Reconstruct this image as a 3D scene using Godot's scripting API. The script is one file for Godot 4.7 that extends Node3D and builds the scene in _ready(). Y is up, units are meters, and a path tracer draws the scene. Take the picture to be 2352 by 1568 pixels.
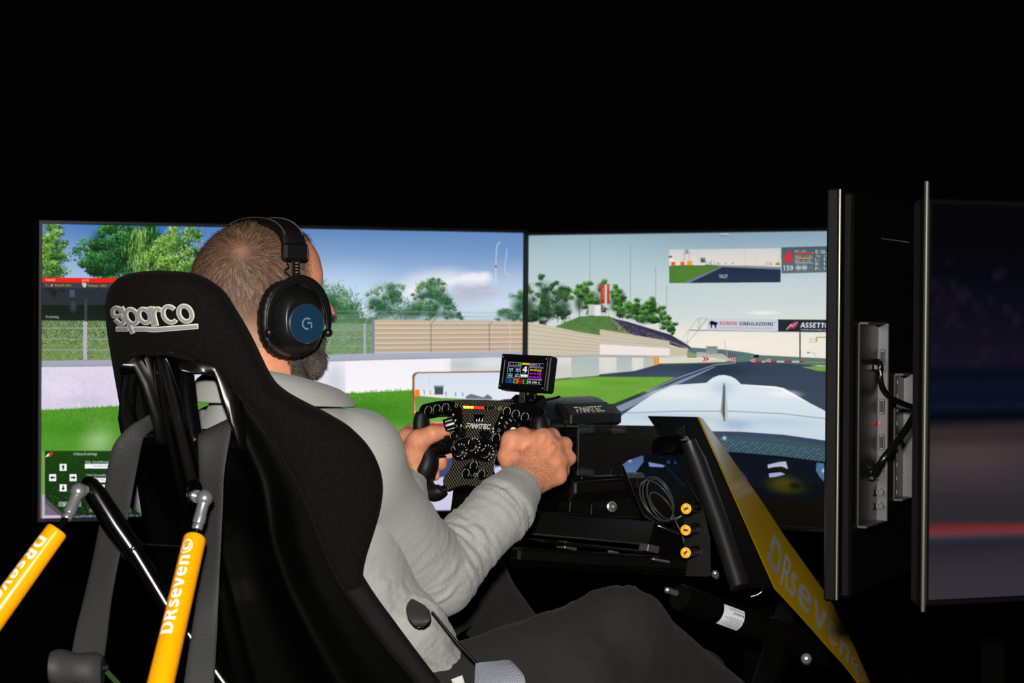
extends Node3D
# A man at a racing simulator in a dark hall. y is up, units are metres.
# R(u, v, w): the rig's own axes - u to the driver's right, v up, w forward - from the middle of the steering wheel.

const FX := 5600.0            # focal length in pixels of the 2352 x 1568 frame
const THETA := 0.628          # the rig points this far to the right of the camera's axis

var eye: Transform3D
var WC: Vector3
var RT: Vector3
var FW: Vector3
var used := {}
var mats := {}
var rng := RandomNumberGenerator.new()


# ------------------------------------------------------------------ places
func P(x: float, y: float, z: float) -> Vector3:
	return eye * Vector3((x - 1176.0) / FX * z, (784.0 - y) / FX * z, -z)

func R(u: float, v: float, w: float) -> Vector3:
	return WC + RT * u + Vector3.UP * v + FW * w

func hit(x: float, y: float, o: Vector3, n: Vector3) -> Vector3:
	var d := P(x, y, 1.0) - eye.origin
	return eye.origin + d * ((o - eye.origin).dot(n) / d.dot(n))

func PW(x: float, y: float, w: float) -> Vector3:      # on the plane w = const of the rig
	return hit(x, y, WC + FW * w, FW)

func PU(x: float, y: float, u: float) -> Vector3:      # on the plane u = const
	return hit(x, y, WC + RT * u, RT)

func PV(x: float, y: float, v: float) -> Vector3:      # on the plane v = const
	return hit(x, y, WC + Vector3.UP * v, Vector3.UP)


# ------------------------------------------------------------------ meshes
class MB:
	var v := PackedVector3Array()
	var n := PackedVector3Array()
	var uv := PackedVector2Array()
	var col := PackedColorArray()
	var idx := PackedInt32Array()
	var tint := Color.WHITE
	var colored := false

	func vert(p: Vector3, t := Vector2.ZERO) -> int:
		v.append(p); n.append(Vector3.ZERO); uv.append(t); col.append(tint)
		return v.size() - 1

	func tri(a: int, b: int, c: int) -> void:
		idx.append(a); idx.append(b); idx.append(c)

	func quad(a: int, b: int, c: int, d: int) -> void:
		tri(a, b, c); tri(a, c, d)

	# turn a closed piece outside out, then give its corners their normals
	func seal(v0: int, i0: int, closed := true) -> void:
		var mid := Vector3.ZERO
		for i in range(v0, v.size()):
			mid += v[i]
		mid /= maxf(1.0, v.size() - v0)
		if closed:
			var vol := 0.0
			for k in range(i0, idx.size(), 3):
				vol += (v[idx[k]] - mid).dot((v[idx[k + 2]] - mid).cross(v[idx[k + 1]] - mid))
			if vol < 0.0:
				for k in range(i0, idx.size(), 3):
					var t := idx[k + 1]
					idx[k + 1] = idx[k + 2]
					idx[k + 2] = t
		for k in range(i0, idx.size(), 3):
			var a := idx[k]
			var b := idx[k + 1]
			var c := idx[k + 2]
			var f := (v[c] - v[a]).cross(v[b] - v[a])
			n[a] += f; n[b] += f; n[c] += f
		for i in range(v0, v.size()):
			n[i] = n[i].normalized() if n[i].length_squared() > 0.0 else Vector3.UP

	# flat-shaded faces of a closed shape given by its corners and faces (each a list of corner numbers)
	func faces(pts: PackedVector3Array, list: Array) -> void:
		var v0 := v.size()
		var i0 := idx.size()
		for f in list:
			var ids := []
			for k in f:
				ids.append(vert(pts[k]))
			for k in range(1, ids.size() - 1):
				tri(ids[0], ids[k], ids[k + 1])
		seal(v0, i0)

	# rows of points joined into a smooth sheet; round closes each row, wrap joins last row to first, caps fan the first and last rows shut
	func sheet(rows: Array, round := false, wrap := false, caps := false, closed := true, uscale := 1.0, vscale := 1.0) -> void:
		var v0 := v.size()
		var i0 := idx.size()
		var m: int = rows[0].size()
		var len_v := 0.0
		for r in rows.size():
			if r > 0:
				len_v += (rows[r][0] as Vector3).distance_to(rows[r - 1][0])
			for k in m:
				vert(rows[r][k], Vector2(float(k) / m * uscale, len_v * vscale))
		var R2 := rows.size() if wrap else rows.size() - 1
		var K2 := m if round else m - 1
		for r in R2:
			for k in K2:
				var a := v0 + r * m + k
				var b := v0 + r * m + (k + 1) % m
				var c := v0 + ((r + 1) % rows.size()) * m + (k + 1) % m
				var d := v0 + ((r + 1) % rows.size()) * m + k
				quad(a, b, c, d)
		if caps:
			for e in [0, rows.size() - 1]:
				var mid := Vector3.ZERO
				for k in m:
					mid += rows[e][k]
				var c0 := vert(mid / m)
				var ring := []
				for k in m:
					ring.append(vert(rows[e][k]))
				for k in K2:
					if e == 0:
						tri(c0, ring[(k + 1) % m], ring[k])
					else:
						tri(c0, ring[k], ring[(k + 1) % m])
		seal(v0, i0, closed)

	func tube(path: PackedVector3Array, rad, sides := 12, caps := true, squash := 1.0, up := Vector3.UP) -> void:
		var rows := []
		for i in path.size():
			var d := (path[mini(i + 1, path.size() - 1)] - path[maxi(i - 1, 0)]).normalized()
			var a := up.cross(d)
			if a.length() < 0.05:
				a = Vector3.RIGHT.cross(d)
			a = a.normalized()
			var b := d.cross(a).normalized()
			var r: float = rad if rad is float else rad[i]
			var row := PackedVector3Array()
			for k in sides:
				var t := TAU * k / sides
				row.append(path[i] + a * cos(t) * r + b * sin(t) * r * squash)
			rows.append(row)
		sheet(rows, true, false, caps)

	# a turned shape: profile of (radius, height) round an axis; breaks = sharp corners are doubled points
	func lathe(o: Vector3, axis: Vector3, prof: PackedVector2Array, sides := 24) -> void:
		axis = axis.normalized()
		var a := axis.cross(Vector3.UP)
		if a.length() < 0.05:
			a = axis.cross(Vector3.RIGHT)
		a = a.normalized()
		var b := axis.cross(a)
		# split at corners so that edges stay crisp
		var run := [prof[0]]
		var segs := []
		for i in range(1, prof.size()):
			run.append(prof[i])
			if i < prof.size() - 1:
				var d1 := (prof[i] - prof[i - 1]).normalized()
				var d2 := (prof[i + 1] - prof[i]).normalized()
				if d1.dot(d2) < 0.75:
					segs.append(run)
					run = [prof[i]]
		segs.append(run)
		var vol := 0.0
		for i in prof.size():
			var q := prof[(i + 1) % prof.size()]
			vol += prof[i].cross(q)
		for s in segs:
			var v0 := v.size()
			var i0 := idx.size()
			for p in s:
				for k in sides + 1:
					var t := TAU * k / sides
					vert(o + axis * p.y + (a * cos(t) + b * sin(t)) * p.x, Vector2(float(k) / sides, p.y))
			for r in s.size() - 1:
				for k in sides:
					var q: int = v0 + r * (sides + 1) + k
					if vol > 0.0:
						quad(q, q + sides + 1, q + sides + 2, q + 1)
					else:
						quad(q, q + 1, q + sides + 2, q + sides + 1)
			seal(v0, i0, false)
			# close the seam's shading
			for r in s.size():
				var q: int = v0 + r * (sides + 1)
				var m := (n[q] + n[q + sides]).normalized()
				n[q] = m
				n[q + sides] = m

	# a rounded box: xf places it, size is full size, c the chamfer
	func box(xf: Transform3D, size: Vector3, c := 0.002) -> void:
		var h := size / 2.0
		c = minf(c, minf(h.x, minf(h.y, h.z)) * 0.9)
		var pts := PackedVector3Array()
		# 24 corners: three for each corner of the box
		for sx in [-1, 1]:
			for sy in [-1, 1]:
				for sz in [-1, 1]:
					pts.append(xf * Vector3(sx * h.x, sy * (h.y - c), sz * (h.z - c)))
					pts.append(xf * Vector3(sx * (h.x - c), sy * h.y, sz * (h.z - c)))
					pts.append(xf * Vector3(sx * (h.x - c), sy * (h.y - c), sz * h.z))
		var list := []
		var id := func(x, y, z, k): return (x * 4 + y * 2 + z) * 3 + k
		for s in 2:
			list.append([id.call(s, 0, 0, 0), id.call(s, 1, 0, 0), id.call(s, 1, 1, 0), id.call(s, 0, 1, 0)] if s else [id.call(s, 0, 1, 0), id.call(s, 1, 1, 0), id.call(s, 1, 0, 0), id.call(s, 0, 0, 0)])
			list.append([id.call(0, s, 0, 1), id.call(0, s, 1, 1), id.call(1, s, 1, 1), id.call(1, s, 0, 1)] if s else [id.call(1, s, 0, 1), id.call(1, s, 1, 1), id.call(0, s, 1, 1), id.call(0, s, 0, 1)])
			list.append([id.call(0, 0, s, 2), id.call(1, 0, s, 2), id.call(1, 1, s, 2), id.call(0, 1, s, 2)] if s else [id.call(0, 1, s, 2), id.call(1, 1, s, 2), id.call(1, 0, s, 2), id.call(0, 0, s, 2)])
		var mid := xf.origin
		for y in 2:
			for z in 2:
				list.append([id.call(0, y, z, 1), id.call(1, y, z, 1), id.call(1, y, z, 2), id.call(0, y, z, 2)])
		for x in 2:
			for z in 2:
				list.append([id.call(x, 0, z, 0), id.call(x, 1, z, 0), id.call(x, 1, z, 2), id.call(x, 0, z, 2)])
		for x in 2:
			for y in 2:
				list.append([id.call(x, y, 0, 0), id.call(x, y, 1, 0), id.call(x, y, 1, 1), id.call(x, y, 0, 1)])
				for z in 2:
					list.append([id.call(x, y, z, 0), id.call(x, y, z, 1), id.call(x, y, z, 2)])
		# each face looks away from the middle
		for f in list:
			var a: Vector3 = pts[f[0]]
			var nn := (pts[f[2]] - a).cross(pts[f[1]] - a)
			if nn.dot(a + pts[f[2]] - 2.0 * mid) < 0.0:
				f.reverse()
			var v0 := v.size()
			var i0 := idx.size()
			var ids := []
			for k in f:
				ids.append(vert(pts[k]))
			for k in range(1, ids.size() - 1):
				tri(ids[0], ids[k], ids[k + 1])
			seal(v0, i0, false)

	# a flat outline given thickness: pts lie in 3D on one plane, off is the thickness vector, c the chamfer
	func slab(pts: PackedVector3Array, off: Vector3, c := 0.0, uvs := PackedVector2Array()) -> void:
		var nrm := off.normalized()
		var ax := (pts[1] - pts[0])
		ax = (ax - nrm * ax.dot(nrm)).normalized()
		var ay := nrm.cross(ax)
		var flat := PackedVector2Array()
		for p in pts:
			flat.append(Vector2((p - pts[0]).dot(ax), (p - pts[0]).dot(ay)))
		var tris := Geometry2D.triangulate_polygon(flat)
		if tris.is_empty():
			return
		var inner := PackedVector3Array(pts)
		if c > 0.0:
			var m := pts.size()
			var cw := Geometry2D.is_polygon_clockwise(flat)
			for i in m:
				var d1 := (flat[i] - flat[(i - 1 + m) % m]).normalized()
				var d2 := (flat[(i + 1) % m] - flat[i]).normalized()
				var s := 1.0 if cw else -1.0
				var q := (Vector2(d1.y, -d1.x) + Vector2(d2.y, -d2.x)) * s
				q = q.normalized() * c / maxf(0.5, q.length() / 2.0)
				inner[i] = pts[i] + (ax * q.x + ay * q.y) * -1.0 if false else pts[i] + ax * q.x + ay * q.y
		var shift := nrm * c
		for side in 2:
			var v0 := v.size()
			var i0 := idx.size()
			for i in pts.size():
				vert(inner[i] + (off if side else Vector3.ZERO), uvs[i] if uvs.size() else flat[i])
			for k in range(0, tris.size(), 3):
				tri(v0 + tris[k], v0 + tris[k + 1], v0 + tris[k + 2])
			var f := (v[idx[i0 + 2]] - v[idx[i0]]).cross(v[idx[i0 + 1]] - v[idx[i0]])
			if f.dot(off) * (1.0 if side else -1.0) < 0.0:
				for k in range(i0, idx.size(), 3):
					var t := idx[k + 1]
					idx[k + 1] = idx[k + 2]
					idx[k + 2] = t
			seal(v0, i0, false)
		var loops := [inner]
		if c > 0.0:
			var l1 := PackedVector3Array()
			var l2 := PackedVector3Array()
			for p in pts:
				l1.append(p + shift)
				l2.append(p + off - shift)
			loops.append(l1)
			loops.append(l2)
		var l3 := PackedVector3Array()
		for p in inner:
			l3.append(p + off)
		loops.append(l3)
		var ccw := not Geometry2D.is_polygon_clockwise(flat)
		for L in loops.size() - 1:
			for i in pts.size():
				var j := (i + 1) % pts.size()
				var v0 := v.size()
				var i0 := idx.size()
				for p in [loops[L][i], loops[L][j], loops[L + 1][j], loops[L + 1][i]]:
					vert(p)
				if ccw:
					quad(v0, v0 + 3, v0 + 2, v0 + 1)
				else:
					quad(v0, v0 + 1, v0 + 2, v0 + 3)
				seal(v0, i0, false)

	func ball(o: Vector3, r: float, rings := 10, sides := 16, stretch := Vector3.ONE) -> void:
		var rows := []
		for i in range(1, rings):
			var a := PI * i / rings
			var row := PackedVector3Array()
			for k in sides:
				var t := TAU * k / sides
				row.append(o + Vector3(cos(t) * sin(a), cos(a), sin(t) * sin(a)) * r * stretch)
			rows.append(row)
		var v0 := v.size()
		sheet(rows, true)
		var i0 := idx.size()
		var top := vert(o + Vector3(0, r * stretch.y, 0))
		var bot := vert(o - Vector3(0, r * stretch.y, 0))
		n[top] = Vector3.UP
		n[bot] = Vector3.DOWN
		var last := v0 + (rings - 2) * sides
		for k in sides:
			idx.append_array([top, v0 + (k + 1) % sides, v0 + k])
			idx.append_array([bot, last + k, last + (k + 1) % sides])
		for k in range(i0, idx.size(), 3):
			var f := (v[idx[k + 2]] - v[idx[k]]).cross(v[idx[k + 1]] - v[idx[k]])
			if f.dot(v[idx[k]] - o) < 0.0:
				var t := idx[k + 1]
				idx[k + 1] = idx[k + 2]
				idx[k + 2] = t

	func mesh(origin: Vector3) -> ArrayMesh:
		var arr := []
		arr.resize(Mesh.ARRAY_MAX)
		var w := PackedVector3Array(v)
		for i in w.size():
			w[i] -= origin
		arr[Mesh.ARRAY_VERTEX] = w
		arr[Mesh.ARRAY_NORMAL] = n
		arr[Mesh.ARRAY_TEX_UV] = uv
		if colored:
			arr[Mesh.ARRAY_COLOR] = col
		arr[Mesh.ARRAY_INDEX] = idx
		var m := ArrayMesh.new()
		m.add_surface_from_arrays(Mesh.PRIMITIVE_TRIANGLES, arr)
		return m


# ------------------------------------------------------------------ objects
func numbered(called: String) -> String:
	if not used.has(called):
		used[called] = 0
		return called
	used[called] += 1
	return "%s_%03d" % [called, used[called]]

func tag(o: Node3D, label: String, category: String, group := "") -> void:
	o.set_meta("label", label)
	o.set_meta("category", category)
	if group:
		o.set_meta("group", group)

# a thing: a Node3D at its base whose children are its parts
func thing(called: String, label: String, category: String, at: Vector3, group := "") -> Node3D:
	var o := Node3D.new()
	o.name = numbered(called)
	add_child(o)
	o.position = at
	tag(o, label, category, group)
	return o

# one mesh under a thing or a part (points are given in the world; the mesh is stored from its parent's origin)
func part(called: String, m: MB, mat: Material, parent: Node3D, label := "") -> MeshInstance3D:
	var o := MeshInstance3D.new()
	o.name = called
	o.mesh = m.mesh(parent.global_position)
	o.material_override = mat
	parent.add_child(o, true)
	if label:
		o.set_meta("label", label)
	return o

func single(called: String, m: MB, mat: Material, label: String, category: String, group := "") -> MeshInstance3D:
	var lo := m.v[0]
	var hi := m.v[0]
	for p in m.v:
		lo = lo.min(p)
		hi = hi.max(p)
	var base := Vector3((lo.x + hi.x) / 2.0, lo.y, (lo.z + hi.z) / 2.0)
	var o := MeshInstance3D.new()
	o.name = numbered(called)
	o.mesh = m.mesh(base)
	o.material_override = mat
	o.position = base
	add_child(o)
	tag(o, label, category, group)
	return o

func struct(called: String, m: MB, mat: Material) -> MeshInstance3D:
	var o := MeshInstance3D.new()
	o.name = called
	o.mesh = m.mesh(Vector3.ZERO)
	o.material_override = mat
	add_child(o)
	o.set_meta("kind", "structure")
	return o

func frame(o: Vector3, x: Vector3, y: Vector3, z: Vector3) -> Transform3D:
	return Transform3D(Basis(x.normalized(), y.normalized(), z.normalized()), o)

func curve(pts: PackedVector3Array, per := 6, closed := false) -> PackedVector3Array:   # a smooth line through the points
	var out := PackedVector3Array()
	var m := pts.size()
	var last := m if closed else m - 1
	for i in last:
		var a := pts[(i - 1 + m) % m] if closed or i > 0 else pts[i] * 2.0 - pts[i + 1]
		var b := pts[i]
		var c := pts[(i + 1) % m]
		var d := pts[(i + 2) % m] if closed or i + 2 < m else c * 2.0 - b
		for k in per:
			out.append(b.cubic_interpolate(c, a, d, float(k) / per))
	if not closed:
		out.append(pts[m - 1])
	return out

func curve2(pts: PackedVector2Array, per := 6, closed := false) -> PackedVector2Array:
	var out := PackedVector2Array()
	var m := pts.size()
	var last := m if closed else m - 1
	for i in last:
		var a := pts[(i - 1 + m) % m] if closed or i > 0 else pts[i] * 2.0 - pts[i + 1]
		var b := pts[i]
		var c := pts[(i + 1) % m]
		var d := pts[(i + 2) % m] if closed or i + 2 < m else c * 2.0 - b
		for k in per:
			out.append(b.cubic_interpolate(c, a, d, float(k) / per))
	if not closed:
		out.append(pts[m - 1])
	return out

func xy(a: Array) -> PackedVector2Array:               # [x, y, x, y ...] -> points
	var out := PackedVector2Array()
	for i in range(0, a.size(), 2):
		out.append(Vector2(a[i], a[i + 1]))
	return out


# ------------------------------------------------------------------ materials
func mat(key: String, color: Color, rough: float, metal := 0.0, spec := 0.5) -> StandardMaterial3D:
	if mats.has(key):
		return mats[key]
	var m := StandardMaterial3D.new()
	m.resource_name = key
	m.albedo_color = color
	m.roughness = rough
	m.metallic = metal
	m.metallic_specular = spec
	m.cull_mode = BaseMaterial3D.CULL_DISABLED
	mats[key] = m
	return m

func noise_tex(freq: float, size := 256, normal := false, bump := 4.0, lo := Color.BLACK, hi := Color.WHITE, kind := FastNoiseLite.TYPE_SIMPLEX_SMOOTH) -> NoiseTexture2D:
	var t := NoiseTexture2D.new()
	var nz := FastNoiseLite.new()
	nz.noise_type = kind
	nz.frequency = freq
	nz.seed = 7
	t.width = size
	t.height = size
	t.seamless = true
	t.as_normal_map = normal
	t.bump_strength = bump
	if not normal:
		var g := Gradient.new()
		g.set_color(0, lo)
		g.set_color(1, hi)
		t.color_ramp = g
	t.noise = nz
	return t

func weave_image(n: int, draw: Callable) -> ImageTexture:      # n x n picture from a function (x, y) -> Color
	var im := Image.create(n, n, false, Image.FORMAT_RGBA8)
	for y in n:
		for x in n:
			im.set_pixel(x, y, draw.call(x, y))
	return ImageTexture.create_from_image(im)


# ------------------------------------------------------------------ what the screens show
# A picture for a flat screen, drawn in the coordinates of its own panel: o is its lower left corner, ax and ay its edges.
class Pnt:
	var im: Image
	var w: int
	var h: int
	var at: Callable            # (x, y) of a sketch -> texel
	var rng := RandomNumberGenerator.new()
	var stamps := {}
	var ss := 2                 # drawn this much finer, then reduced
	var metrics := {}

	func _init(ww: int, hh: int, f: Callable) -> void:
		w = ww * ss
		h = hh * ss
		at = func(x, y): return f.call(x, y) * ss
		im = Image.create(w, h, false, Image.FORMAT_RGBA8)
		im.fill(Color.BLACK)
		rng.seed = 11

	func raw(p: PackedVector2Array, c1: Color, c2: Color) -> void:
		var lo := INF
		var hi := -INF
		for q in p:
			lo = minf(lo, q.y)
			hi = maxf(hi, q.y)
		var m := p.size()
		var same := c1 == c2
		for y in range(maxi(0, int(floor(lo))), mini(h - 1, int(ceil(hi))) + 1):
			var yy := y + 0.5
			var xs := []
			for i in m:
				var a := p[i]
				var b := p[(i + 1) % m]
				if (a.y <= yy) != (b.y <= yy):
					xs.append(a.x + (yy - a.y) / (b.y - a.y) * (b.x - a.x))
			xs.sort()
			var c := c1 if same else c1.lerp(c2, clampf((yy - lo) / maxf(1.0, hi - lo), 0.0, 1.0))
			for k in range(0, xs.size() - 1, 2):
				var x0 := maxi(0, int(round(xs[k])))
				var x1 := mini(w, int(round(xs[k + 1])))
				if x1 > x0:
					im.fill_rect(Rect2i(x0, y, x1 - x0, 1), c)

	func conv(p: PackedVector2Array) -> PackedVector2Array:
		var out := PackedVector2Array()
		for q in p:
			out.append(at.call(q.x, q.y))
		return out

	func poly(a: Array, c1: Color, c2 = null) -> void:
		var p := PackedVector2Array()
		for i in range(0, a.size(), 2):
			p.append(at.call(a[i], a[i + 1]))
		raw(p, c1, c1 if c2 == null else c2)

	func rect(x0: float, y0: float, x1: float, y1: float, c1: Color, c2 = null) -> void:
		poly([x0, y0, x1, y0, x1, y1, x0, y1], c1, c2)

	func line(a: Array, wd: float, c: Color) -> void:
		for i in range(0, a.size() - 2, 2):
			var p := Vector2(a[i], a[i + 1])
			var q := Vector2(a[i + 2], a[i + 3])
			var s := (q - p).normalized().orthogonal() * wd / 2.0
			poly([p.x + s.x, p.y + s.y, q.x + s.x, q.y + s.y, q.x - s.x, q.y - s.y, p.x - s.x, p.y - s.y], c)

	# a soft round spot
	func glow(x: float, y: float, rx: float, ry: float, c: Color, a := 1.0) -> void:
		var t0: Vector2 = at.call(x - rx, y - ry)
		var t1: Vector2 = at.call(x + rx, y + ry)
		var n := 24
		var d := PackedByteArray()
		d.resize(n * n * 4)
		var k := 0
		for j in n:
			for i in n:
				var r := Vector2(i - 11.5, j - 11.5).length() / 12.0
				var f := clampf(1.0 - r, 0.0, 1.0)
				d[k] = c.r8; d[k + 1] = c.g8; d[k + 2] = c.b8; d[k + 3] = int(255.0 * a * f * f * (3.0 - 2.0 * f))
				k += 4
		var s := Image.create_from_data(n, n, false, Image.FORMAT_RGBA8, d)
		s.resize(maxi(1, int(abs(t1.x - t0.x))), maxi(1, int(abs(t1.y - t0.y))), Image.INTERPOLATE_BILINEAR)
		im.blend_rect(s, Rect2i(0, 0, s.get_width(), s.get_height()), Vector2i(int(minf(t0.x, t1.x)), int(minf(t0.y, t1.y))))

	func veil(x0: float, y0: float, x1: float, y1: float, c: Color, a: float) -> void:   # a see-through panel
		var t0: Vector2 = at.call(x0, y0)
		var t1: Vector2 = at.call(x1, y1)
		var s := Image.create(maxi(1, int(t1.x - t0.x)), maxi(1, int(t1.y - t0.y)), false, Image.FORMAT_RGBA8)
		s.fill(Color(c, a))
		im.blend_rect(s, Rect2i(0, 0, s.get_width(), s.get_height()), Vector2i(t0))

	# a small ragged leaf clump, made once for each colour and size
	func stamp(c: Color, size: int, kind: int, soft := 1.0) -> Image:
		var key := [c.to_rgba32(), size, kind, soft]
		if not stamps.has(key):
			var s := Image.create(size, size, false, Image.FORMAT_RGBA8)
			var r2 := RandomNumberGenerator.new()
			r2.seed = kind * 77 + 5
			var ph := r2.randf() * TAU
			var el := r2.randf_range(0.45, 1.0)
			for j in size:
				for i in size:
					var q := Vector2(i + 0.5 - size / 2.0, j + 0.5 - size / 2.0).rotated(ph)
					q.y /= el
					var rr := q.length() / (size / 2.0) + 0.22 * sin(q.angle() * 3.0 + kind)
					s.set_pixel(i, j, Color(c, clampf((0.95 - rr) * size * 0.4 / soft, 0.0, 1.0)))
			stamps[key] = s
		return stamps[key]

	func done() -> ImageTexture:
		im.resize(w / ss, h / ss, Image.INTERPOLATE_BILINEAR)
		return ImageTexture.create_from_image(im)

	func dab(t: Vector2, c: Color, size: int, kind: int, soft := 1.0) -> void:
		size *= ss
		var s := stamp(c, size, kind, soft)
		im.blend_rect(s, Rect2i(0, 0, size, size), Vector2i(int(t.x) - size / 2, int(t.y) - size / 2))

	# leaves in clumps over a shaded mass, the lighter ones on top of each clump
	func crown(x: float, y: float, rx: float, ry: float, n: int, tones: Array, size: int, soft := 1.0) -> void:
		glow(x, y + ry * 0.1, rx * 0.9, ry * 0.9, tones[1], 0.6)
		glow(x + rx * 0.1, y + ry * 0.25, rx * 0.7, ry * 0.65, tones[0], 0.5)
		var clumps := maxi(7, int(rx * ry / 70.0))
		var cr := clampf(minf(rx, ry) * 0.34, 4.0, 16.0)
		var each := int(n * 3.4 / clumps)
		for j in clumps:
			var r := sqrt(rng.randf()) * 0.95
			var t := rng.randf() * TAU
			var c := Vector2(x + cos(t) * r * rx, y + sin(t) * r * ry)
			var lit0 := 0.40 - 0.22 * sin(t) * r - 0.10 * cos(t) * r + rng.randf_range(-0.12, 0.12)
			var wide := rng.randf_range(0.8, 1.5)
			for i in each:
				var q := Vector2(rng.randfn(0.0, 0.42), rng.randfn(0.0, 0.36))
				var lit := clampf(lit0 - 0.38 * q.y - 0.1 * q.x + rng.randf_range(-0.26, 0.26), 0.0, 0.999)
				dab(at.call(c.x + q.x * cr * wide, c.y + q.y * cr), tones[int(lit * tones.size())], maxi(2, size - 2 + rng.randi_range(-2, 2)), rng.randi_range(0, 5), soft)

	# short strokes (grass, gravel) over a four-cornered field
	func field(a: Array, n: int, tones: Array, sx: int, soft := 2.0) -> void:
		for i in n:
			var u := rng.randf()
			var v := rng.randf()
			var p := Vector2(a[0], a[1]).lerp(Vector2(a[2], a[3]), u)
			var q := Vector2(a[6], a[7]).lerp(Vector2(a[4], a[5]), u)
			var r := p.lerp(q, v)
			dab(at.call(r.x, r.y), tones[rng.randi() % tones.size()], sx + rng.randi_range(-1, 1), rng.randi_range(0, 5), soft)

	func text(s: String, x: float, y: float, cap: float, c: Color, width := 0.0, mono := false, skew := 0.0, slope := 0.0, bold := false, serif := false) -> void:
		var t := TextMesh.new()
		var f := SystemFont.new()
		f.font_names = PackedStringArray(["Droid Sans Mono" if mono else "Droid Serif" if serif else "Droid Sans"])
		if bold:
			f.font_weight = 700
		t.font = f
		t.font_size = 32
		t.depth = 0.0
		t.curve_step = 1.0
		t.pixel_size = 0.01
		t.text = s
		var arr := t.get_mesh_arrays()
		if arr.is_empty() or arr[Mesh.ARRAY_VERTEX] == null:
			return
		var v: PackedVector3Array = arr[Mesh.ARRAY_VERTEX]
		var lo := v[0]
		var hi := v[0]
		for p in v:
			lo = lo.min(p)
			hi = hi.max(p)
		if not metrics.has(f.font_names[0] + str(bold)):
			var hm: TextMesh = t.duplicate()
			hm.text = "H"
			var hv: PackedVector3Array = hm.get_mesh_arrays()[Mesh.ARRAY_VERTEX]
			var b0 := INF
			var b1 := -INF
			for q in hv:
				b0 = minf(b0, q.y)
				b1 = maxf(b1, q.y)
			metrics[f.font_names[0] + str(bold)] = Vector2(b0, b1 - b0)
		var base: float = metrics[f.font_names[0] + str(bold)].x
		var k: float = cap / metrics[f.font_names[0] + str(bold)].y
		var kx := width / maxf(0.001, hi.x - lo.x) if width > 0.0 else k
		var p2 := PackedVector2Array()
		for p in v:
			var yy := (p.y - base) * k
			var xx := (p.x - lo.x) * kx
			p2.append(at.call(x + xx + skew * yy, y - yy + slope * xx))
		var ix: PackedInt32Array = arr[Mesh.ARRAY_INDEX] if arr[Mesh.ARRAY_INDEX] != null else PackedInt32Array(range(v.size()))
		for i in range(0, ix.size(), 3):
			if absf(v[ix[i]].z - hi.z) < 1e-4:
				raw(PackedVector2Array([p2[ix[i]], p2[ix[i + 1]], p2[ix[i + 2]]]), c, c)

	func soften(k: int) -> void:
		im.resize(w / k, h / k, Image.INTERPOLATE_LANCZOS)
		im.resize(w, h, Image.INTERPOLATE_CUBIC)


func rgb(r: int, g: int, b: int) -> Color:
	return Color8(r, g, b)


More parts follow.
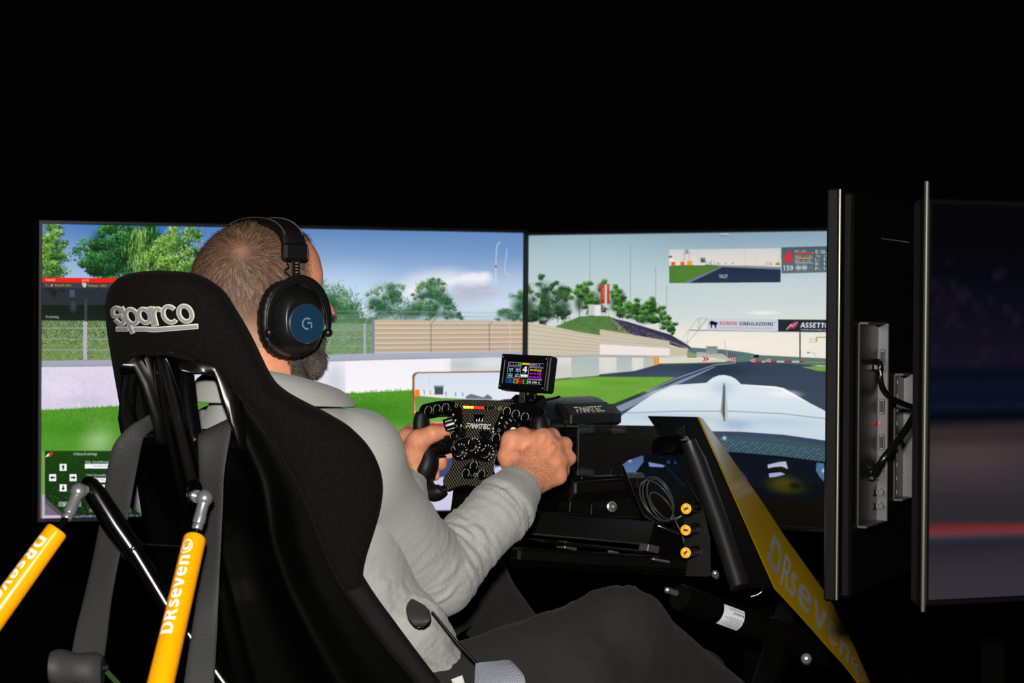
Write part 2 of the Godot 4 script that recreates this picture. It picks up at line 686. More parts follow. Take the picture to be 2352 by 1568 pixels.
func paint_left(p: Pnt) -> void:
	# sky
	p.rect(80, 500, 1230, 690, rgb(74, 118, 180), rgb(196, 216, 238))
	p.rect(80, 690, 1230, 900, rgb(196, 214, 236), rgb(232, 236, 242))
	p.glow(1300, 545, 460, 130, rgb(112, 144, 196), 0.55)
	p.glow(330, 500, 260, 130, rgb(44, 102, 190), 0.8)
	p.glow(780, 680, 240, 110, rgb(206, 226, 246), 0.75)
	p.glow(1230, 690, 260, 120, rgb(214, 222, 236), 0.6)
	for c in [[990, 640, 90, 40], [1040, 634, 70, 34], [1100, 645, 60, 36], [1085, 640, 60, 24], [960, 660, 90, 44], [1110, 640, 30, 22], [1020, 650, 120, 40], [930, 680, 110, 50]]:
		p.glow(c[0], c[1], c[2], c[3], rgb(248, 244, 248), 0.42)
	for i in 46:
		var u := p.rng.randf()
		p.glow(lerpf(930, 1118, u), 640 + 26 * (1.0 - u) + p.rng.randfn(0.0, 8.0), p.rng.randf_range(10, 40), p.rng.randf_range(5, 13), rgb(250, 246, 248), 0.4)
	for i in 14:
		p.glow(lerpf(1040, 1130, p.rng.randf()), 672 + p.rng.randfn(0.0, 8.0), p.rng.randf_range(14, 40), p.rng.randf_range(4, 9), rgb(176, 176, 196), 0.35)
	for c in [[1090, 672, 80, 22], [1120, 665, 45, 22], [1060, 690, 90, 24], [1070, 662, 60, 14]]:
		p.glow(c[0], c[1], c[2], c[3], rgb(190, 188, 204), 0.5)
	# tall trees at the left
	var dark := [rgb(12, 40, 20), rgb(20, 60, 26), rgb(30, 84, 34), rgb(44, 110, 44), rgb(72, 140, 72), rgb(120, 176, 110)]
	var lime := [rgb(20, 52, 22), rgb(40, 84, 30), rgb(70, 120, 44), rgb(108, 156, 60), rgb(150, 190, 84), rgb(196, 216, 122)]
	p.crown(108, 575, 34, 90, 900, lime, 8)
	p.crown(120, 620, 40, 60, 500, lime, 8)
	p.crown(130, 560, 24, 40, 240, lime, 8)
	p.crown(300, 600, 110, 70, 1500, dark, 10)
	p.crown(232, 590, 60, 44, 600, dark, 10)
	p.crown(230, 545, 34, 30, 300, dark, 10)
	p.crown(300, 545, 66, 50, 900, dark, 10)
	p.crown(390, 600, 60, 60, 800, lime, 10)
	p.crown(420, 560, 40, 46, 420, lime, 9)
	p.crown(430, 620, 50, 50, 420, lime, 9)
	for i in 420:
		var x := 320.0 + p.rng.randfn(0.0, 13.0)
		var y := p.rng.randf_range(520, 650)
		p.line([x, y, x + p.rng.randf_range(-2, 2), y + p.rng.randf_range(6, 22)], 0.8, lime[p.rng.randi_range(1, 5)])
	for i in 60:
		p.dab(p.at.call(p.rng.randf_range(400, 470), p.rng.randf_range(540, 640)), rgb(200, 220, 244), 6, i % 5)
	p.crown(440, 640, 60, 40, 300, lime, 9)
	# the verge behind the mesh fence
	p.rect(80, 700, 480, 830, rgb(60, 92, 36), rgb(96, 142, 52))
	p.field([80, 705, 480, 705, 480, 790, 80, 790], 1300, dark, 9)
	p.field([80, 740, 480, 740, 480, 828, 80, 828], 900, [rgb(72, 124, 42), rgb(104, 158, 56), rgb(128, 176, 70), rgb(58, 92, 34)], 9)
	p.field([80, 810, 480, 810, 480, 830, 80, 830], 300, [rgb(96, 110, 60), rgb(120, 150, 66), rgb(80, 70, 44)], 8)
	p.rect(480, 730, 865, 815, rgb(70, 110, 52), rgb(90, 140, 62))
	p.field([480, 735, 865, 735, 865, 815, 480, 815], 1600, [rgb(60, 104, 44), rgb(96, 150, 66), rgb(130, 176, 88), rgb(40, 72, 36)], 8)
	# middle trees
	var mid := [rgb(28, 64, 44), rgb(40, 84, 54), rgb(54, 104, 64), rgb(74, 128, 76), rgb(98, 152, 92), rgb(132, 178, 112)]
	p.crown(770, 700, 60, 44, 700, mid, 7, 2.0)
	p.crown(740, 690, 60, 50, 500, mid, 7, 2.0)
	p.crown(800, 720, 40, 40, 300, mid, 7, 2.0)
	p.crown(880, 700, 42, 46, 520, mid, 7, 1.6)
	p.crown(905, 672, 28, 26, 190, mid, 6, 1.4)
	p.crown(858, 690, 26, 20, 130, mid, 6, 1.4)
	p.crown(940, 715, 60, 30, 260, mid, 6, 1.6)
	p.crown(960, 700, 30, 30, 70, mid, 6, 1.6)
	p.crown(990, 668, 34, 30, 270, mid, 7, 1.4)
	p.crown(996, 650, 26, 16, 110, mid, 6, 1.4)
	p.crown(1012, 684, 36, 34, 300, mid, 7, 1.4)
	p.crown(975, 676, 36, 14, 150, mid, 6, 1.4)
	p.crown(990, 715, 44, 24, 300, mid, 7, 1.6)
	p.crown(1030, 720, 40, 18, 170, mid, 7, 1.6)
	p.crown(1190, 700, 30, 36, 300, mid, 7, 1.6)
	p.crown(1170, 722, 40, 20, 200, mid, 7, 1.6)
	p.crown(1205, 690, 20, 30, 120, mid, 7, 1.6)
	p.line([990, 650, 988, 735], 1.6, rgb(60, 80, 70))
	p.line([790, 690, 791, 705], 1.4, rgb(120, 150, 140))
	p.line([1000, 700, 1012, 672], 1.2, rgb(90, 120, 100))
	p.line([886, 660, 892, 730], 1.2, rgb(80, 110, 84))
	p.glow(800, 745, 90, 40, rgb(130, 170, 130), 0.6)
	p.glow(900, 735, 60, 20, rgb(110, 150, 110), 0.35)
	# the mesh above the wall, then the stepped wall
	for i in 60:
		p.line([845 + i * 6, 712 + i * 0.1, 846 + i * 6, 738], 0.55, rgb(128, 152, 146))
	for y in [714, 724, 731]:
		p.line([760, y, 1206, y + 4], 0.7, rgb(132, 156, 140))
	p.poly([856, 734, 1206, 738, 1206, 806, 856, 810], rgb(204, 184, 158), rgb(190, 176, 156))
	for i in 7:
		var y0 := 734.0 + i * 11.4
		p.poly([856, y0 + 7, 1206, y0 * 0.94 + 51, 1206, y0 * 0.94 + 54, 856, y0 + 10.4], rgb(220, 206, 196))
		p.line([860, y0 + 11.4, 1206, y0 * 0.94 + 55], 1.3, rgb(156, 126, 66))
		p.line([860, y0 + 5, 1206, y0 * 0.94 + 49.4], 0.6, rgb(196, 164, 104))
		p.line([860, y0 + 2, 1206, y0 * 0.94 + 46], 0.5, rgb(178, 158, 132))
	for i in 110:
		p.line([860 + i * 3.2, 736, 861 + i * 3.2, 808], 0.3, rgb(186, 166, 142))
	p.poly([854, 733, 861, 733, 861, 811, 854, 812], rgb(122, 128, 150))
	p.line([861, 734, 861, 811], 1.0, rgb(210, 200, 200))
	for q in [[990, 744, 809, 1016, 714], [1124, 744, 806, 1132, 738]]:
		p.line([q[0], q[1], q[0], q[2]], 2.2, rgb(134, 128, 122))
		p.line([q[0], q[1], q[3], q[4]], 2.0, rgb(122, 134, 152))
	p.line([1026, 738, 1026, 808], 1.2, rgb(198, 182, 172))
	p.line([1172, 738, 1172, 806], 1.4, rgb(214, 204, 200))
	# chain link, its rails and posts
	for side in [[80, 480, 722, 826, 6.4, rgb(176, 164, 156)], [480, 856, 742, 814, 4.6, rgb(170, 176, 172)]]:
		var step: float = side[4]
		var k := int((side[1] - side[0]) / step)
		for i in range(-14, k + 1):
			var x: float = side[0] + i * step
			var hh: float = side[3] - side[2]
			for s in [0, 1]:
				var xa := x if s == 0 else x + hh * 0.62
				var xb := x + hh * 0.62 if s == 0 else x
				var ta := clampf((side[0] - xa) / (xb - xa), 0.0, 1.0)
				var tb := clampf((side[1] - xa) / (xb - xa), 0.0, 1.0)
				if absf(tb - ta) < 0.01:
					continue
				var p0 := Vector2(xa, side[2]).lerp(Vector2(xb, side[3]), minf(ta, tb))
				var p1 := Vector2(xa, side[2]).lerp(Vector2(xb, side[3]), maxf(ta, tb))
				p.line([p0.x, p0.y, p1.x, p1.y], 0.7, side[5])
	for y in [753, 778, 803]:
		p.line([80, y, 480, y + 1], 1.5, rgb(176, 166, 172))
	for y in [757, 775, 795]:
		p.line([480, y, 856, y], 1.0, rgb(160, 166, 180))
	p.rect(191, 735, 200, 826, rgb(182, 176, 186))
	p.rect(835, 744, 840, 813, rgb(170, 176, 196))
	p.line([837, 744, 863, 704], 2.0, rgb(150, 164, 180))
	for i in 3:
		p.rect(330 + i * 130, 735, 337 + i * 130, 826, rgb(182, 176, 186))
	# guard rail and white wall
	p.poly([80, 828, 480, 824, 860, 811, 1206, 806, 1206, 817, 860, 826, 480, 838, 80, 842], rgb(176, 178, 196), rgb(160, 164, 184))
	p.line([80, 842, 480, 838, 860, 826, 1206, 818], 1.0, rgb(110, 112, 90))
	p.poly([80, 843, 480, 839, 860, 827, 1206, 819, 1206, 925, 860, 908, 480, 924, 80, 948], rgb(226, 218, 236), rgb(216, 206, 228))
	p.poly([793, 829, 860, 827, 1035, 823, 1035, 920, 793, 912], rgb(246, 242, 248), rgb(252, 250, 253))
	p.poly([1035, 823, 1206, 819, 1206, 905, 1035, 912], rgb(206, 212, 212), rgb(224, 224, 232))
	p.poly([690, 833, 793, 829, 793, 912, 690, 918], rgb(238, 238, 244), rgb(214, 220, 226))
	p.glow(770, 870, 30, 60, rgb(186, 196, 204), 0.5)
	p.glow(1060, 840, 50, 22, rgb(176, 186, 186), 0.5)
	p.glow(1130, 832, 60, 20, rgb(232, 232, 240), 0.6)
	p.glow(130, 890, 80, 40, rgb(236, 228, 246), 0.6)
	p.glow(200, 920, 60, 20, rgb(196, 186, 214), 0.5)
	p.field([80, 850, 480, 846, 480, 918, 80, 936], 500, [rgb(232, 224, 242), rgb(206, 196, 220), rgb(220, 210, 232)], 12, 9.0)
	# grass
	var g2 := [rgb(62, 132, 20), rgb(78, 150, 30), rgb(94, 166, 44), rgb(54, 118, 18)]
	p.poly([80, 943, 480, 921, 760, 905, 960, 895, 1206, 890, 1206, 1200, 80, 1200], rgb(88, 152, 46), rgb(74, 142, 42))
	for i in 420:
		var x := p.rng.randf_range(80, 960)
		var yb := 943.0 + (x - 80) * -0.0555
		p.line([x, yb + 2, x + p.rng.randf_range(-2, 2), yb - p.rng.randf_range(1, 5)], 0.9, g2[i % 4])
	p.field([80, 945, 960, 900, 960, 960, 80, 1000], 2600, [rgb(72, 140, 28), rgb(80, 148, 36), rgb(88, 156, 44), rgb(66, 132, 26)], 12, 8.0)
	p.field([80, 1000, 960, 960, 960, 1180, 80, 1190], 1800, [rgb(80, 146, 44), rgb(92, 158, 54), rgb(86, 152, 48)], 14, 10.0)
	p.glow(840, 935, 160, 26, rgb(46, 116, 22), 0.45)
	p.glow(860, 960, 220, 24, rgb(56, 132, 24), 0.6)
	p.glow(880, 1010, 130, 60, rgb(122, 190, 96), 0.55)
	p.glow(225, 1010, 60, 60, rgb(178, 206, 160), 0.7)
	p.glow(160, 985, 120, 30, rgb(60, 130, 20), 0.5)
	p.glow(205, 1052, 80, 40, rgb(140, 190, 110), 0.5)
	# the mirror on the car and the body below it
	p.poly([905, 1040, 975, 958, 1206, 970, 1206, 1172, 880, 1172], rgb(58, 74, 128), rgb(60, 76, 126))
	p.poly([900, 1172, 955, 1130, 990, 1100, 1206, 1060, 1206, 1172], rgb(206, 204, 232), rgb(196, 192, 226))
	p.poly([1000, 1030, 1040, 1028, 1040, 1050, 1000, 1060], rgb(214, 150, 120))
	var fr := [947, 862, 952, 856, 960, 854, 1206, 851, 1206, 975, 1000, 976, 962, 974, 954, 966, 949, 950]
	p.poly(fr, rgb(196, 40, 16), rgb(210, 44, 16))
	p.poly([947, 900, 947, 862, 952, 856, 960, 854, 1206, 851, 1206, 858, 952, 862, 950, 900], rgb(150, 84, 20))
	p.poly([952, 866, 956, 859, 962, 857, 1206, 854, 1206, 970, 1000, 971, 965, 969, 957, 962, 952, 946], rgb(214, 226, 242), rgb(240, 238, 240))
	p.poly([952, 908, 1030, 914, 1206, 922, 1206, 970, 960, 970, 953, 940], rgb(96, 150, 60), rgb(120, 172, 80))
	p.poly([1060, 916, 1206, 920, 1206, 970, 1030, 970], rgb(120, 132, 132), rgb(150, 170, 180))
	p.poly([953, 895, 963, 894, 965, 910, 953, 910], rgb(240, 132, 40))
	p.poly([965, 898, 1000, 896, 1020, 906, 1020, 914, 965, 909], rgb(236, 232, 240))
	p.rect(996, 885, 1019, 890, rgb(132, 140, 140))
	p.rect(998, 889, 1018, 906, rgb(64, 82, 84))
	for q in [[974, 895], [988, 896], [1024, 899], [1046, 900], [1062, 900]]:
		p.line([q[0], q[1], q[0] + 1, q[1] + 10], 2.0, rgb(104, 112, 76))
	p.poly([1070, 910, 1082, 904, 1095, 908, 1110, 912, 1120, 905, 1130, 912, 1130, 917, 1070, 915], rgb(110, 116, 130))
	p.line([986, 858, 986, 888], 0.7, rgb(190, 200, 214))
	p.poly([1000, 976, 1206, 970, 1206, 1000, 980, 1010], rgb(92, 100, 160), rgb(72, 84, 140))
	p.line([1005, 973, 1024, 974], 1.6, rgb(196, 40, 20))
	p.poly([985, 1172, 1035, 1100, 1040, 1100, 1036, 1172], rgb(218, 216, 240), rgb(204, 198, 228))
	# the small map
	var loop := curve2(xy([1139, 650, 1139, 612, 1140, 580, 1142, 563, 1149, 555]), 6)
	for i in loop.size() - 1:
		p.line([loop[i].x, loop[i].y, loop[i + 1].x, loop[i + 1].y], 1.3, rgb(226, 232, 242))
	loop = curve2(xy([1139, 650, 1142, 662, 1150, 668, 1158, 667]), 6)
	for i in loop.size() - 1:
		p.line([loop[i].x, loop[i].y, loop[i + 1].x, loop[i + 1].y], 0.9, rgb(206, 214, 230))
	loop = curve2(xy([1165, 570, 1162, 595, 1159, 612, 1162, 626, 1176, 635]), 6)
	for i in loop.size() - 1:
		p.line([loop[i].x, loop[i].y, loop[i + 1].x, loop[i + 1].y], 1.2, rgb(206, 218, 238))
	p.poly([1139, 608, 1143, 614, 1135, 614], rgb(232, 52, 30))
	# the lap table
	p.veil(92, 640, 460, 738, rgb(12, 16, 20), 0.84)
	p.rect(160, 665, 172, 682, rgb(64, 84, 106))
	p.rect(194, 685, 200, 738, rgb(58, 64, 70))
	p.glow(168, 705, 14, 22, rgb(76, 76, 100), 0.7)
	p.glow(135, 690, 24, 16, rgb(44, 46, 36), 0.6)
	p.poly([92, 637, 460, 641, 460, 652, 92, 648], rgb(236, 34, 22))
	p.poly([92, 649, 460, 653, 460, 664, 92, 661], rgb(62, 60, 72))
	p.text("FAHRER", 104.5, 645, 4.6, Color.WHITE, 22, true, 0.1, 0.01, true)
	p.text("AUTO", 188, 646, 4.6, Color.WHITE, 15.5, true, 0.1, 0.01, true)
	p.text("T.", 277, 647, 4.6, Color.WHITE, 0, true)
	p.text("1.", 105, 656.6, 5.2, rgb(240, 228, 20), 7, true, 0, 0.01, true)
	p.poly([116, 656, 121, 652, 122, 655, 117, 657], Color.WHITE)
	p.glow(122, 654, 4, 4, rgb(240, 30, 40), 1.0)
	p.text("Azizdrives", 126, 656.8, 5.0, rgb(240, 228, 20), 37, true, 0, 0.01, true)
	p.poly([189, 649, 198, 650, 199, 654, 196, 660, 190, 659, 192, 655, 188, 655], rgb(206, 206, 214))
	p.text("Tatuus FA01 '10", 202, 658, 5.0, rgb(240, 228, 20), 60, true, 0, 0.01, true)
	p.text("Training", 104.5, 730, 5.0, Color.WHITE, 30, true, 0, 0.0, true)
	# the settings panel
	p.poly([80, 1035, 450, 1035, 450, 1192, 80, 1192], rgb(96, 150, 62), rgb(120, 130, 110))
	p.rect(103, 1035, 450, 1182, rgb(24, 66, 12), rgb(16, 44, 14))
	p.field([104, 1050, 440, 1050, 440, 1178, 104, 1178], 700, [rgb(22, 60, 14), rgb(34, 84, 26), rgb(14, 40, 14), rgb(18, 52, 18)], 9, 4.0)
	p.field([104, 1110, 440, 1110, 440, 1178, 104, 1178], 420, [rgb(60, 110, 56), rgb(12, 34, 14), rgb(30, 70, 28)], 7, 2.0)
	p.poly([103, 1142, 146, 1180, 150, 1184, 103, 1184], rgb(92, 86, 96), rgb(76, 70, 80))
	p.poly([103, 1155, 135, 1183, 103, 1183], rgb(116, 106, 122))
	p.rect(97, 1036, 103, 1135, rgb(112, 166, 74))
	p.rect(97, 1135, 103, 1192, rgb(190, 172, 200))
	p.poly([97, 1183, 145, 1183, 138, 1194, 97, 1194], rgb(206, 186, 214))
	p.rect(140, 1182, 460, 1194, rgb(60, 70, 84))
	p.field([150, 1182, 330, 1182, 330, 1192, 150, 1192], 200, [rgb(150, 160, 186), rgb(30, 40, 40), rgb(96, 110, 120)], 7, 2.0)
	p.poly([103, 1050, 112, 1040, 114, 1046, 106, 1049], Color.WHITE)
	p.poly([112, 1044, 117, 1037, 122, 1040, 118, 1046, 113, 1049], rgb(238, 44, 34))
	p.line([114, 1045, 121, 1041], 0.8, rgb(120, 20, 14))
	p.text("Onboard settings", 169, 1045, 6.0, Color.WHITE, 54)
	for a in [[145, 1073, 0.0], [121, 1096.5, -PI / 2], [168, 1096.5, PI / 2], [145, 1120, PI]]:
		p.rect(a[0] - 8, a[1] - 8, a[0] + 8, a[1] + 8, rgb(250, 248, 255))
		var pts := []
		for q in [Vector2(0, -6), Vector2(4.6, -0.6), Vector2(1.7, -0.8), Vector2(1.7, 5.4), Vector2(-1.7, 5.4), Vector2(-1.7, -0.8), Vector2(-4.6, -0.6)]:
			var r: Vector2 = q.rotated(a[2])
			pts.append(a[0] + r.x)
			pts.append(a[1] + r.y)
		p.poly(pts, rgb(20, 10, 12))
	p.text("Allg. Einstellungen", 195.5, 1063, 5.4, rgb(240, 240, 244), 62)
	p.rect(195, 1065, 300, 1075.5, rgb(250, 248, 255))
	p.line([205.5, 1065, 205.5, 1075.5], 0.6, rgb(170, 170, 180))
	p.text("-", 199, 1072.4, 5.0, rgb(90, 90, 96))
	p.text("Sichtfeld (56)", 213, 1072, 4.4, rgb(128, 128, 140), 36)
	p.text("Sitz1 Einstellungen", 199, 1093.5, 5.4, rgb(240, 240, 244), 62)
	p.rect(205, 1097, 300, 1107.5, rgb(250, 248, 255))
	p.text("SITZ POS.", 214, 1104, 4.4, rgb(128, 128, 140), 28)
	p.rect(205, 1113, 300, 1124, rgb(250, 248, 255))
	p.text("(35)", 236, 1121, 4.4, rgb(128, 128, 140), 14)
	p.rect(134.5, 1152, 186, 1163, rgb(176, 190, 176))
	p.rect(135.5, 1153, 185, 1162, rgb(116, 136, 112))
	p.text("Speichern", 145, 1160.5, 5.6, Color.WHITE, 33)
	p.rect(204, 1167, 300, 1176, rgb(90, 110, 92))


func paint_right(p: Pnt) -> void:
	# sky
	p.rect(1200, 500, 2220, 640, rgb(112, 146, 168), rgb(190, 208, 212))
	p.rect(1200, 640, 2220, 850, rgb(192, 209, 212), rgb(244, 236, 222))
	p.glow(1330, 640, 420, 200, rgb(186, 206, 212), 0.6)
	p.glow(1720, 790, 420, 70, rgb(248, 238, 222), 0.8)
	for c in [[1880, 660, 60, 24], [1840, 690, 90, 18]]:
		p.glow(c[0], c[1], c[2], c[3], rgb(206, 206, 210), 0.5)
	p.glow(1755, 718, 60, 8, rgb(252, 248, 240), 0.7)
	for q in [[1355, 540, 660], [1448, 562, 690], [1506, 612, 690], [1531, 655, 724]]:
		p.line([q[0], q[1], q[0], q[2]], 1.3, rgb(136, 156, 158))
	# trees on the bank
	var deep := [rgb(20, 40, 26), rgb(26, 54, 32), rgb(36, 70, 40), rgb(48, 88, 48), rgb(64, 108, 56), rgb(92, 140, 70)]
	var fresh := [rgb(18, 42, 18), rgb(28, 66, 24), rgb(44, 92, 34), rgb(66, 120, 46), rgb(94, 152, 60), rgb(128, 182, 80)]
	for c in [[1216, 700, 24, 50], [1252, 668, 24, 40], [1256, 710, 34, 34], [1290, 670, 20, 30], [1294, 700, 28, 34], [1230, 725, 30, 20]]:
		p.crown(c[0], c[1], c[2], c[3], 420, deep, 7, 2.0)
	for c in [[1330, 690, 20, 36], [1345, 668, 18, 22], [1370, 690, 24, 40], [1380, 660, 16, 20], [1412, 690, 20, 36], [1428, 680, 16, 24], [1432, 712, 20, 20], [1452, 715, 16, 24], [1466, 705, 16, 20], [1495, 712, 22, 36], [1500, 700, 14, 20], [1520, 725, 14, 26], [1534, 742, 16, 22], [1480, 730, 30, 20], [1545, 754, 8, 16]]:
		p.crown(c[0], c[1], c[2], c[3], 380, fresh, 7, 1.4)
	for x in [1280, 1330, 1355, 1256, 1240]:
		p.line([x, 700, x + 1, 740], 1.6, rgb(44, 50, 44))
	# the mound, the white hut and the red tower
	p.poly([1212, 742, 1270, 752, 1330, 727, 1360, 724, 1400, 726, 1420, 740, 1455, 772, 1212, 772], rgb(84, 124, 66), rgb(96, 130, 66))
	p.field([1290, 738, 1400, 728, 1430, 765, 1270, 760], 420, [rgb(86, 124, 66), rgb(104, 140, 78), rgb(70, 106, 58)], 9, 5.0)
	p.poly([1404, 728, 1412, 730, 1450, 768, 1425, 765], rgb(136, 166, 84))
	p.rect(1352, 699, 1366, 724, rgb(196, 198, 202))
	p.rect(1366, 700, 1380, 725, rgb(230, 228, 226))
	for q in [[1383, 697, 1383, 726], [1398, 697, 1398, 726], [1383, 712, 1398, 713], [1383, 698, 1398, 712], [1398, 698, 1383, 712], [1384, 726, 1398, 713], [1366, 690, 1366, 668]]:
		p.line(q, 1.0, rgb(150, 160, 160))
	p.rect(1379, 653, 1390, 697, rgb(196, 70, 42), rgb(170, 52, 34))
	p.rect(1389, 653, 1394, 697, rgb(206, 200, 204))
	p.rect(1394, 653, 1400, 697, rgb(206, 78, 48), rgb(178, 56, 38))
	p.line([1381, 653, 1382, 645, 1392, 645, 1393, 652], 0.9, rgb(90, 100, 90))
	for i in 9:
		p.line([1384, 662 + i * 3, 1387, 662 + i * 3], 1.0, rgb(232, 160, 130))
	# the crowd on its stand
	p.poly([1405, 730, 1440, 738, 1500, 756, 1540, 768, 1580, 792, 1598, 806, 1570, 800, 1480, 776, 1450, 768], rgb(52, 52, 76))
	for i in 1500:
		var t := p.rng.randf()
		var x := 1408.0 + t * 190.0
		var top := 730.0 + t * 74.0
		var bot := minf(770.0 + maxf(0.0, t - 0.25) * 42.0, top + 26.0)
		p.dab(p.at.call(x, lerpf(top, bot, p.rng.randf())), [rgb(40, 44, 84), rgb(90, 92, 130), rgb(150, 140, 150), rgb(70, 50, 60), rgb(30, 28, 44), rgb(120, 100, 96)][p.rng.randi() % 6], 4, i % 5, 0.8)
	# the stepped wall
	p.poly([1206, 738, 1265, 748, 1330, 762, 1378, 770, 1378, 756, 1420, 763, 1538, 783, 1538, 794, 1580, 800, 1580, 818, 1206, 818], rgb(206, 196, 172), rgb(200, 192, 174))
	for i in 6:
		var f := i / 6.0
		p.line([1206, 745 + f * 66, 1380, 774 + f * 40], 1.4, rgb(180, 168, 136))
		p.line([1206, 748 + f * 66, 1380, 777 + f * 40], 1.2, rgb(216, 206, 186))
	for i in 3:
		p.line([1378, 760 + i * 10, 1538, 786 + i * 4], 1.3, rgb(184, 172, 142))
	p.poly([1378, 790, 1538, 800, 1538, 816, 1378, 814], rgb(238, 230, 222))
	for i in 4:
		p.line([1538, 796 + i * 5.5, 1580, 802 + i * 4.4], 1.1, rgb(196, 186, 158))
	p.line([1540, 785, 1582, 800], 1.0, rgb(170, 160, 136))
	# hills, walls far off
	p.poly([1578, 806, 1590, 798, 1622, 800, 1660, 802, 1720, 810, 1740, 815, 1900, 823, 2220, 830, 2220, 846, 1578, 832], rgb(86, 114, 112), rgb(92, 122, 112))
	p.field([1660, 806, 1735, 815, 1735, 826, 1660, 822], 240, [rgb(72, 104, 98), rgb(110, 140, 124), rgb(90, 124, 110)], 6, 2.0)
	p.poly([1648, 806, 1700, 812, 1690, 822, 1640, 815], rgb(84, 100, 120))
	p.poly([1578, 806, 1616, 818, 1578, 820], rgb(142, 152, 106))
	p.poly([1600, 808, 1660, 812, 1680, 828, 1600, 822], rgb(168, 176, 164), rgb(196, 196, 180))
	p.rect(1622, 795, 1648, 813, rgb(126, 136, 138), rgb(148, 154, 152))
	p.rect(1732, 814, 1743, 821, rgb(24, 30, 26))
	p.line([1664, 783, 1671, 822], 1.4, rgb(196, 176, 60))
	p.rect(1400, 826, 1580, 834, rgb(160, 166, 150))
	# white wall and rail
	p.poly([1206, 850, 1520, 836, 1600, 840, 1560, 872, 1206, 900], rgb(54, 68, 84), rgb(62, 76, 92))
	p.poly([1206, 818, 1378, 814, 1580, 820, 1580, 826, 1378, 822, 1206, 823], rgb(170, 174, 170))
	p.poly([1206, 822, 1380, 820, 1514, 822, 1514, 846, 1380, 859, 1206, 878], rgb(222, 222, 216), rgb(206, 204, 200))
	for q in [[1312, 1376, 868], [1416, 1452, 856], [1478, 1500, 850]]:
		p.poly([q[0], 821, q[1], 821, q[1], q[2] - 6, q[0], q[2]], rgb(176, 188, 186), rgb(190, 196, 190))
	p.glow(1290, 850, 40, 24, rgb(198, 196, 196), 0.6)
	p.glow(1395, 842, 20, 20, rgb(226, 224, 220), 0.7)
	p.glow(1460, 840, 16, 16, rgb(228, 226, 222), 0.7)
	p.poly([1500, 821, 1514, 821, 1514, 846, 1502, 847], rgb(236, 146, 56))
	p.line([1507, 822, 1508, 846], 1.4, rgb(250, 180, 96))
	p.poly([1514, 820, 1640, 822, 1674, 829, 1660, 831, 1514, 834], rgb(232, 228, 214))
	for i in 3:
		p.line([1514, 823 + i * 3.5, 1660, 826 + i * 1.6], 0.8, rgb(186, 180, 160))
	p.poly([1514, 834, 1720, 830, 2220, 832, 2220, 838, 1514, 838], rgb(118, 152, 62))
	# road
	p.poly([1514, 836, 1620, 834, 1720, 830, 1780, 831, 1860, 838, 1980, 852, 2220, 880, 2220, 1010, 1360, 960, 1380, 876, 1420, 862], rgb(54, 68, 84), rgb(66, 78, 96))
	p.poly([1780, 832, 2220, 838, 2220, 852, 1860, 838], rgb(88, 112, 122))
	p.poly([1840, 842, 1900, 840, 2220, 848, 2220, 862, 1880, 852], rgb(116, 160, 66))
	p.glow(1660, 850, 110, 26, rgb(34, 46, 66), 0.7)
	p.glow(1540, 868, 140, 24, rgb(70, 92, 104), 0.6)
	p.glow(1470, 880, 60, 14, rgb(60, 76, 92), 0.7)
	# grass in front
	p.poly([1206, 878, 1280, 873, 1360, 865, 1552, 866, 1480, 900, 1400, 935, 1330, 965, 1206, 985], rgb(112, 166, 60), rgb(104, 160, 54))
	p.field([1206, 880, 1540, 868, 1420, 930, 1206, 960], 700, [rgb(106, 160, 55), rgb(118, 170, 64), rgb(100, 152, 50)], 12, 9.0)
	p.glow(1300, 880, 120, 18, rgb(132, 186, 78), 0.6)
	p.glow(1420, 880, 90, 10, rgb(90, 142, 48), 0.5)
	p.line([1420, 930, 1556, 868, 1640, 838, 1690, 833], 1.8, rgb(150, 164, 180))
	p.poly([1390, 935, 1480, 898, 1490, 902, 1440, 926, 1405, 945], rgb(46, 62, 50))
	p.poly([1400, 940, 1500, 898, 1640, 842, 1646, 841, 1520, 900, 1430, 944], rgb(132, 146, 170))
	# signs on the far side
	for q in [[1614, 818, 14], [1677, 821, 11], [1725, 824, 9], [1760, 824, 9]]:
		var s: float = q[2] / 16.0
		p.rect(q[0], q[1], q[0] + 17 * s, q[1] + 13 * s, rgb(232, 226, 226))
		for k in 2:
			var x: float = q[0] + k * 7.4 * s
			p.poly([x, q[1], x + 4 * s, q[1], x + 9.4 * s, q[1] + 6.5 * s, x + 4 * s, q[1] + 13 * s, x, q[1] + 13 * s, x + 4 * s, q[1] + 6.5 * s], rgb(196, 34, 34))
	for q in [[1735, 1750], [1770, 1784], [1801, 1819], [1836, 1846]]:
		p.rect(q[0], 828, q[1], 832.5, rgb(150, 56, 44))
	for q in [[1750, 1757], [1784, 1801], [1819, 1836]]:
		p.rect(q[0], 828.5, q[1], 832, rgb(196, 204, 206))
	# the gantry
	for q in [[1564, 782, 1603, 731, 1625, 731, 1577, 790], [1577, 790, 1582, 757, 1625, 759], [1581, 785, 1623, 732], [1604, 731, 1604, 757], [1608, 732, 1608, 756], [1568, 784, 1584, 785]]:
		p.line(q, 0.9, rgb(146, 158, 150))
	p.poly([1584, 757, 1786, 760, 2220, 764, 2220, 766, 1786, 762, 1584, 759], rgb(120, 130, 124))
	p.poly([1625, 731, 1786, 733, 1786, 761, 1625, 758], rgb(200, 206, 218))
	p.poly([1787, 733, 2220, 737, 2220, 764, 1787, 761], rgb(34, 42, 52))
	p.poly([1786, 733, 2220, 737, 2220, 739, 1786, 734], rgb(70, 82, 78))
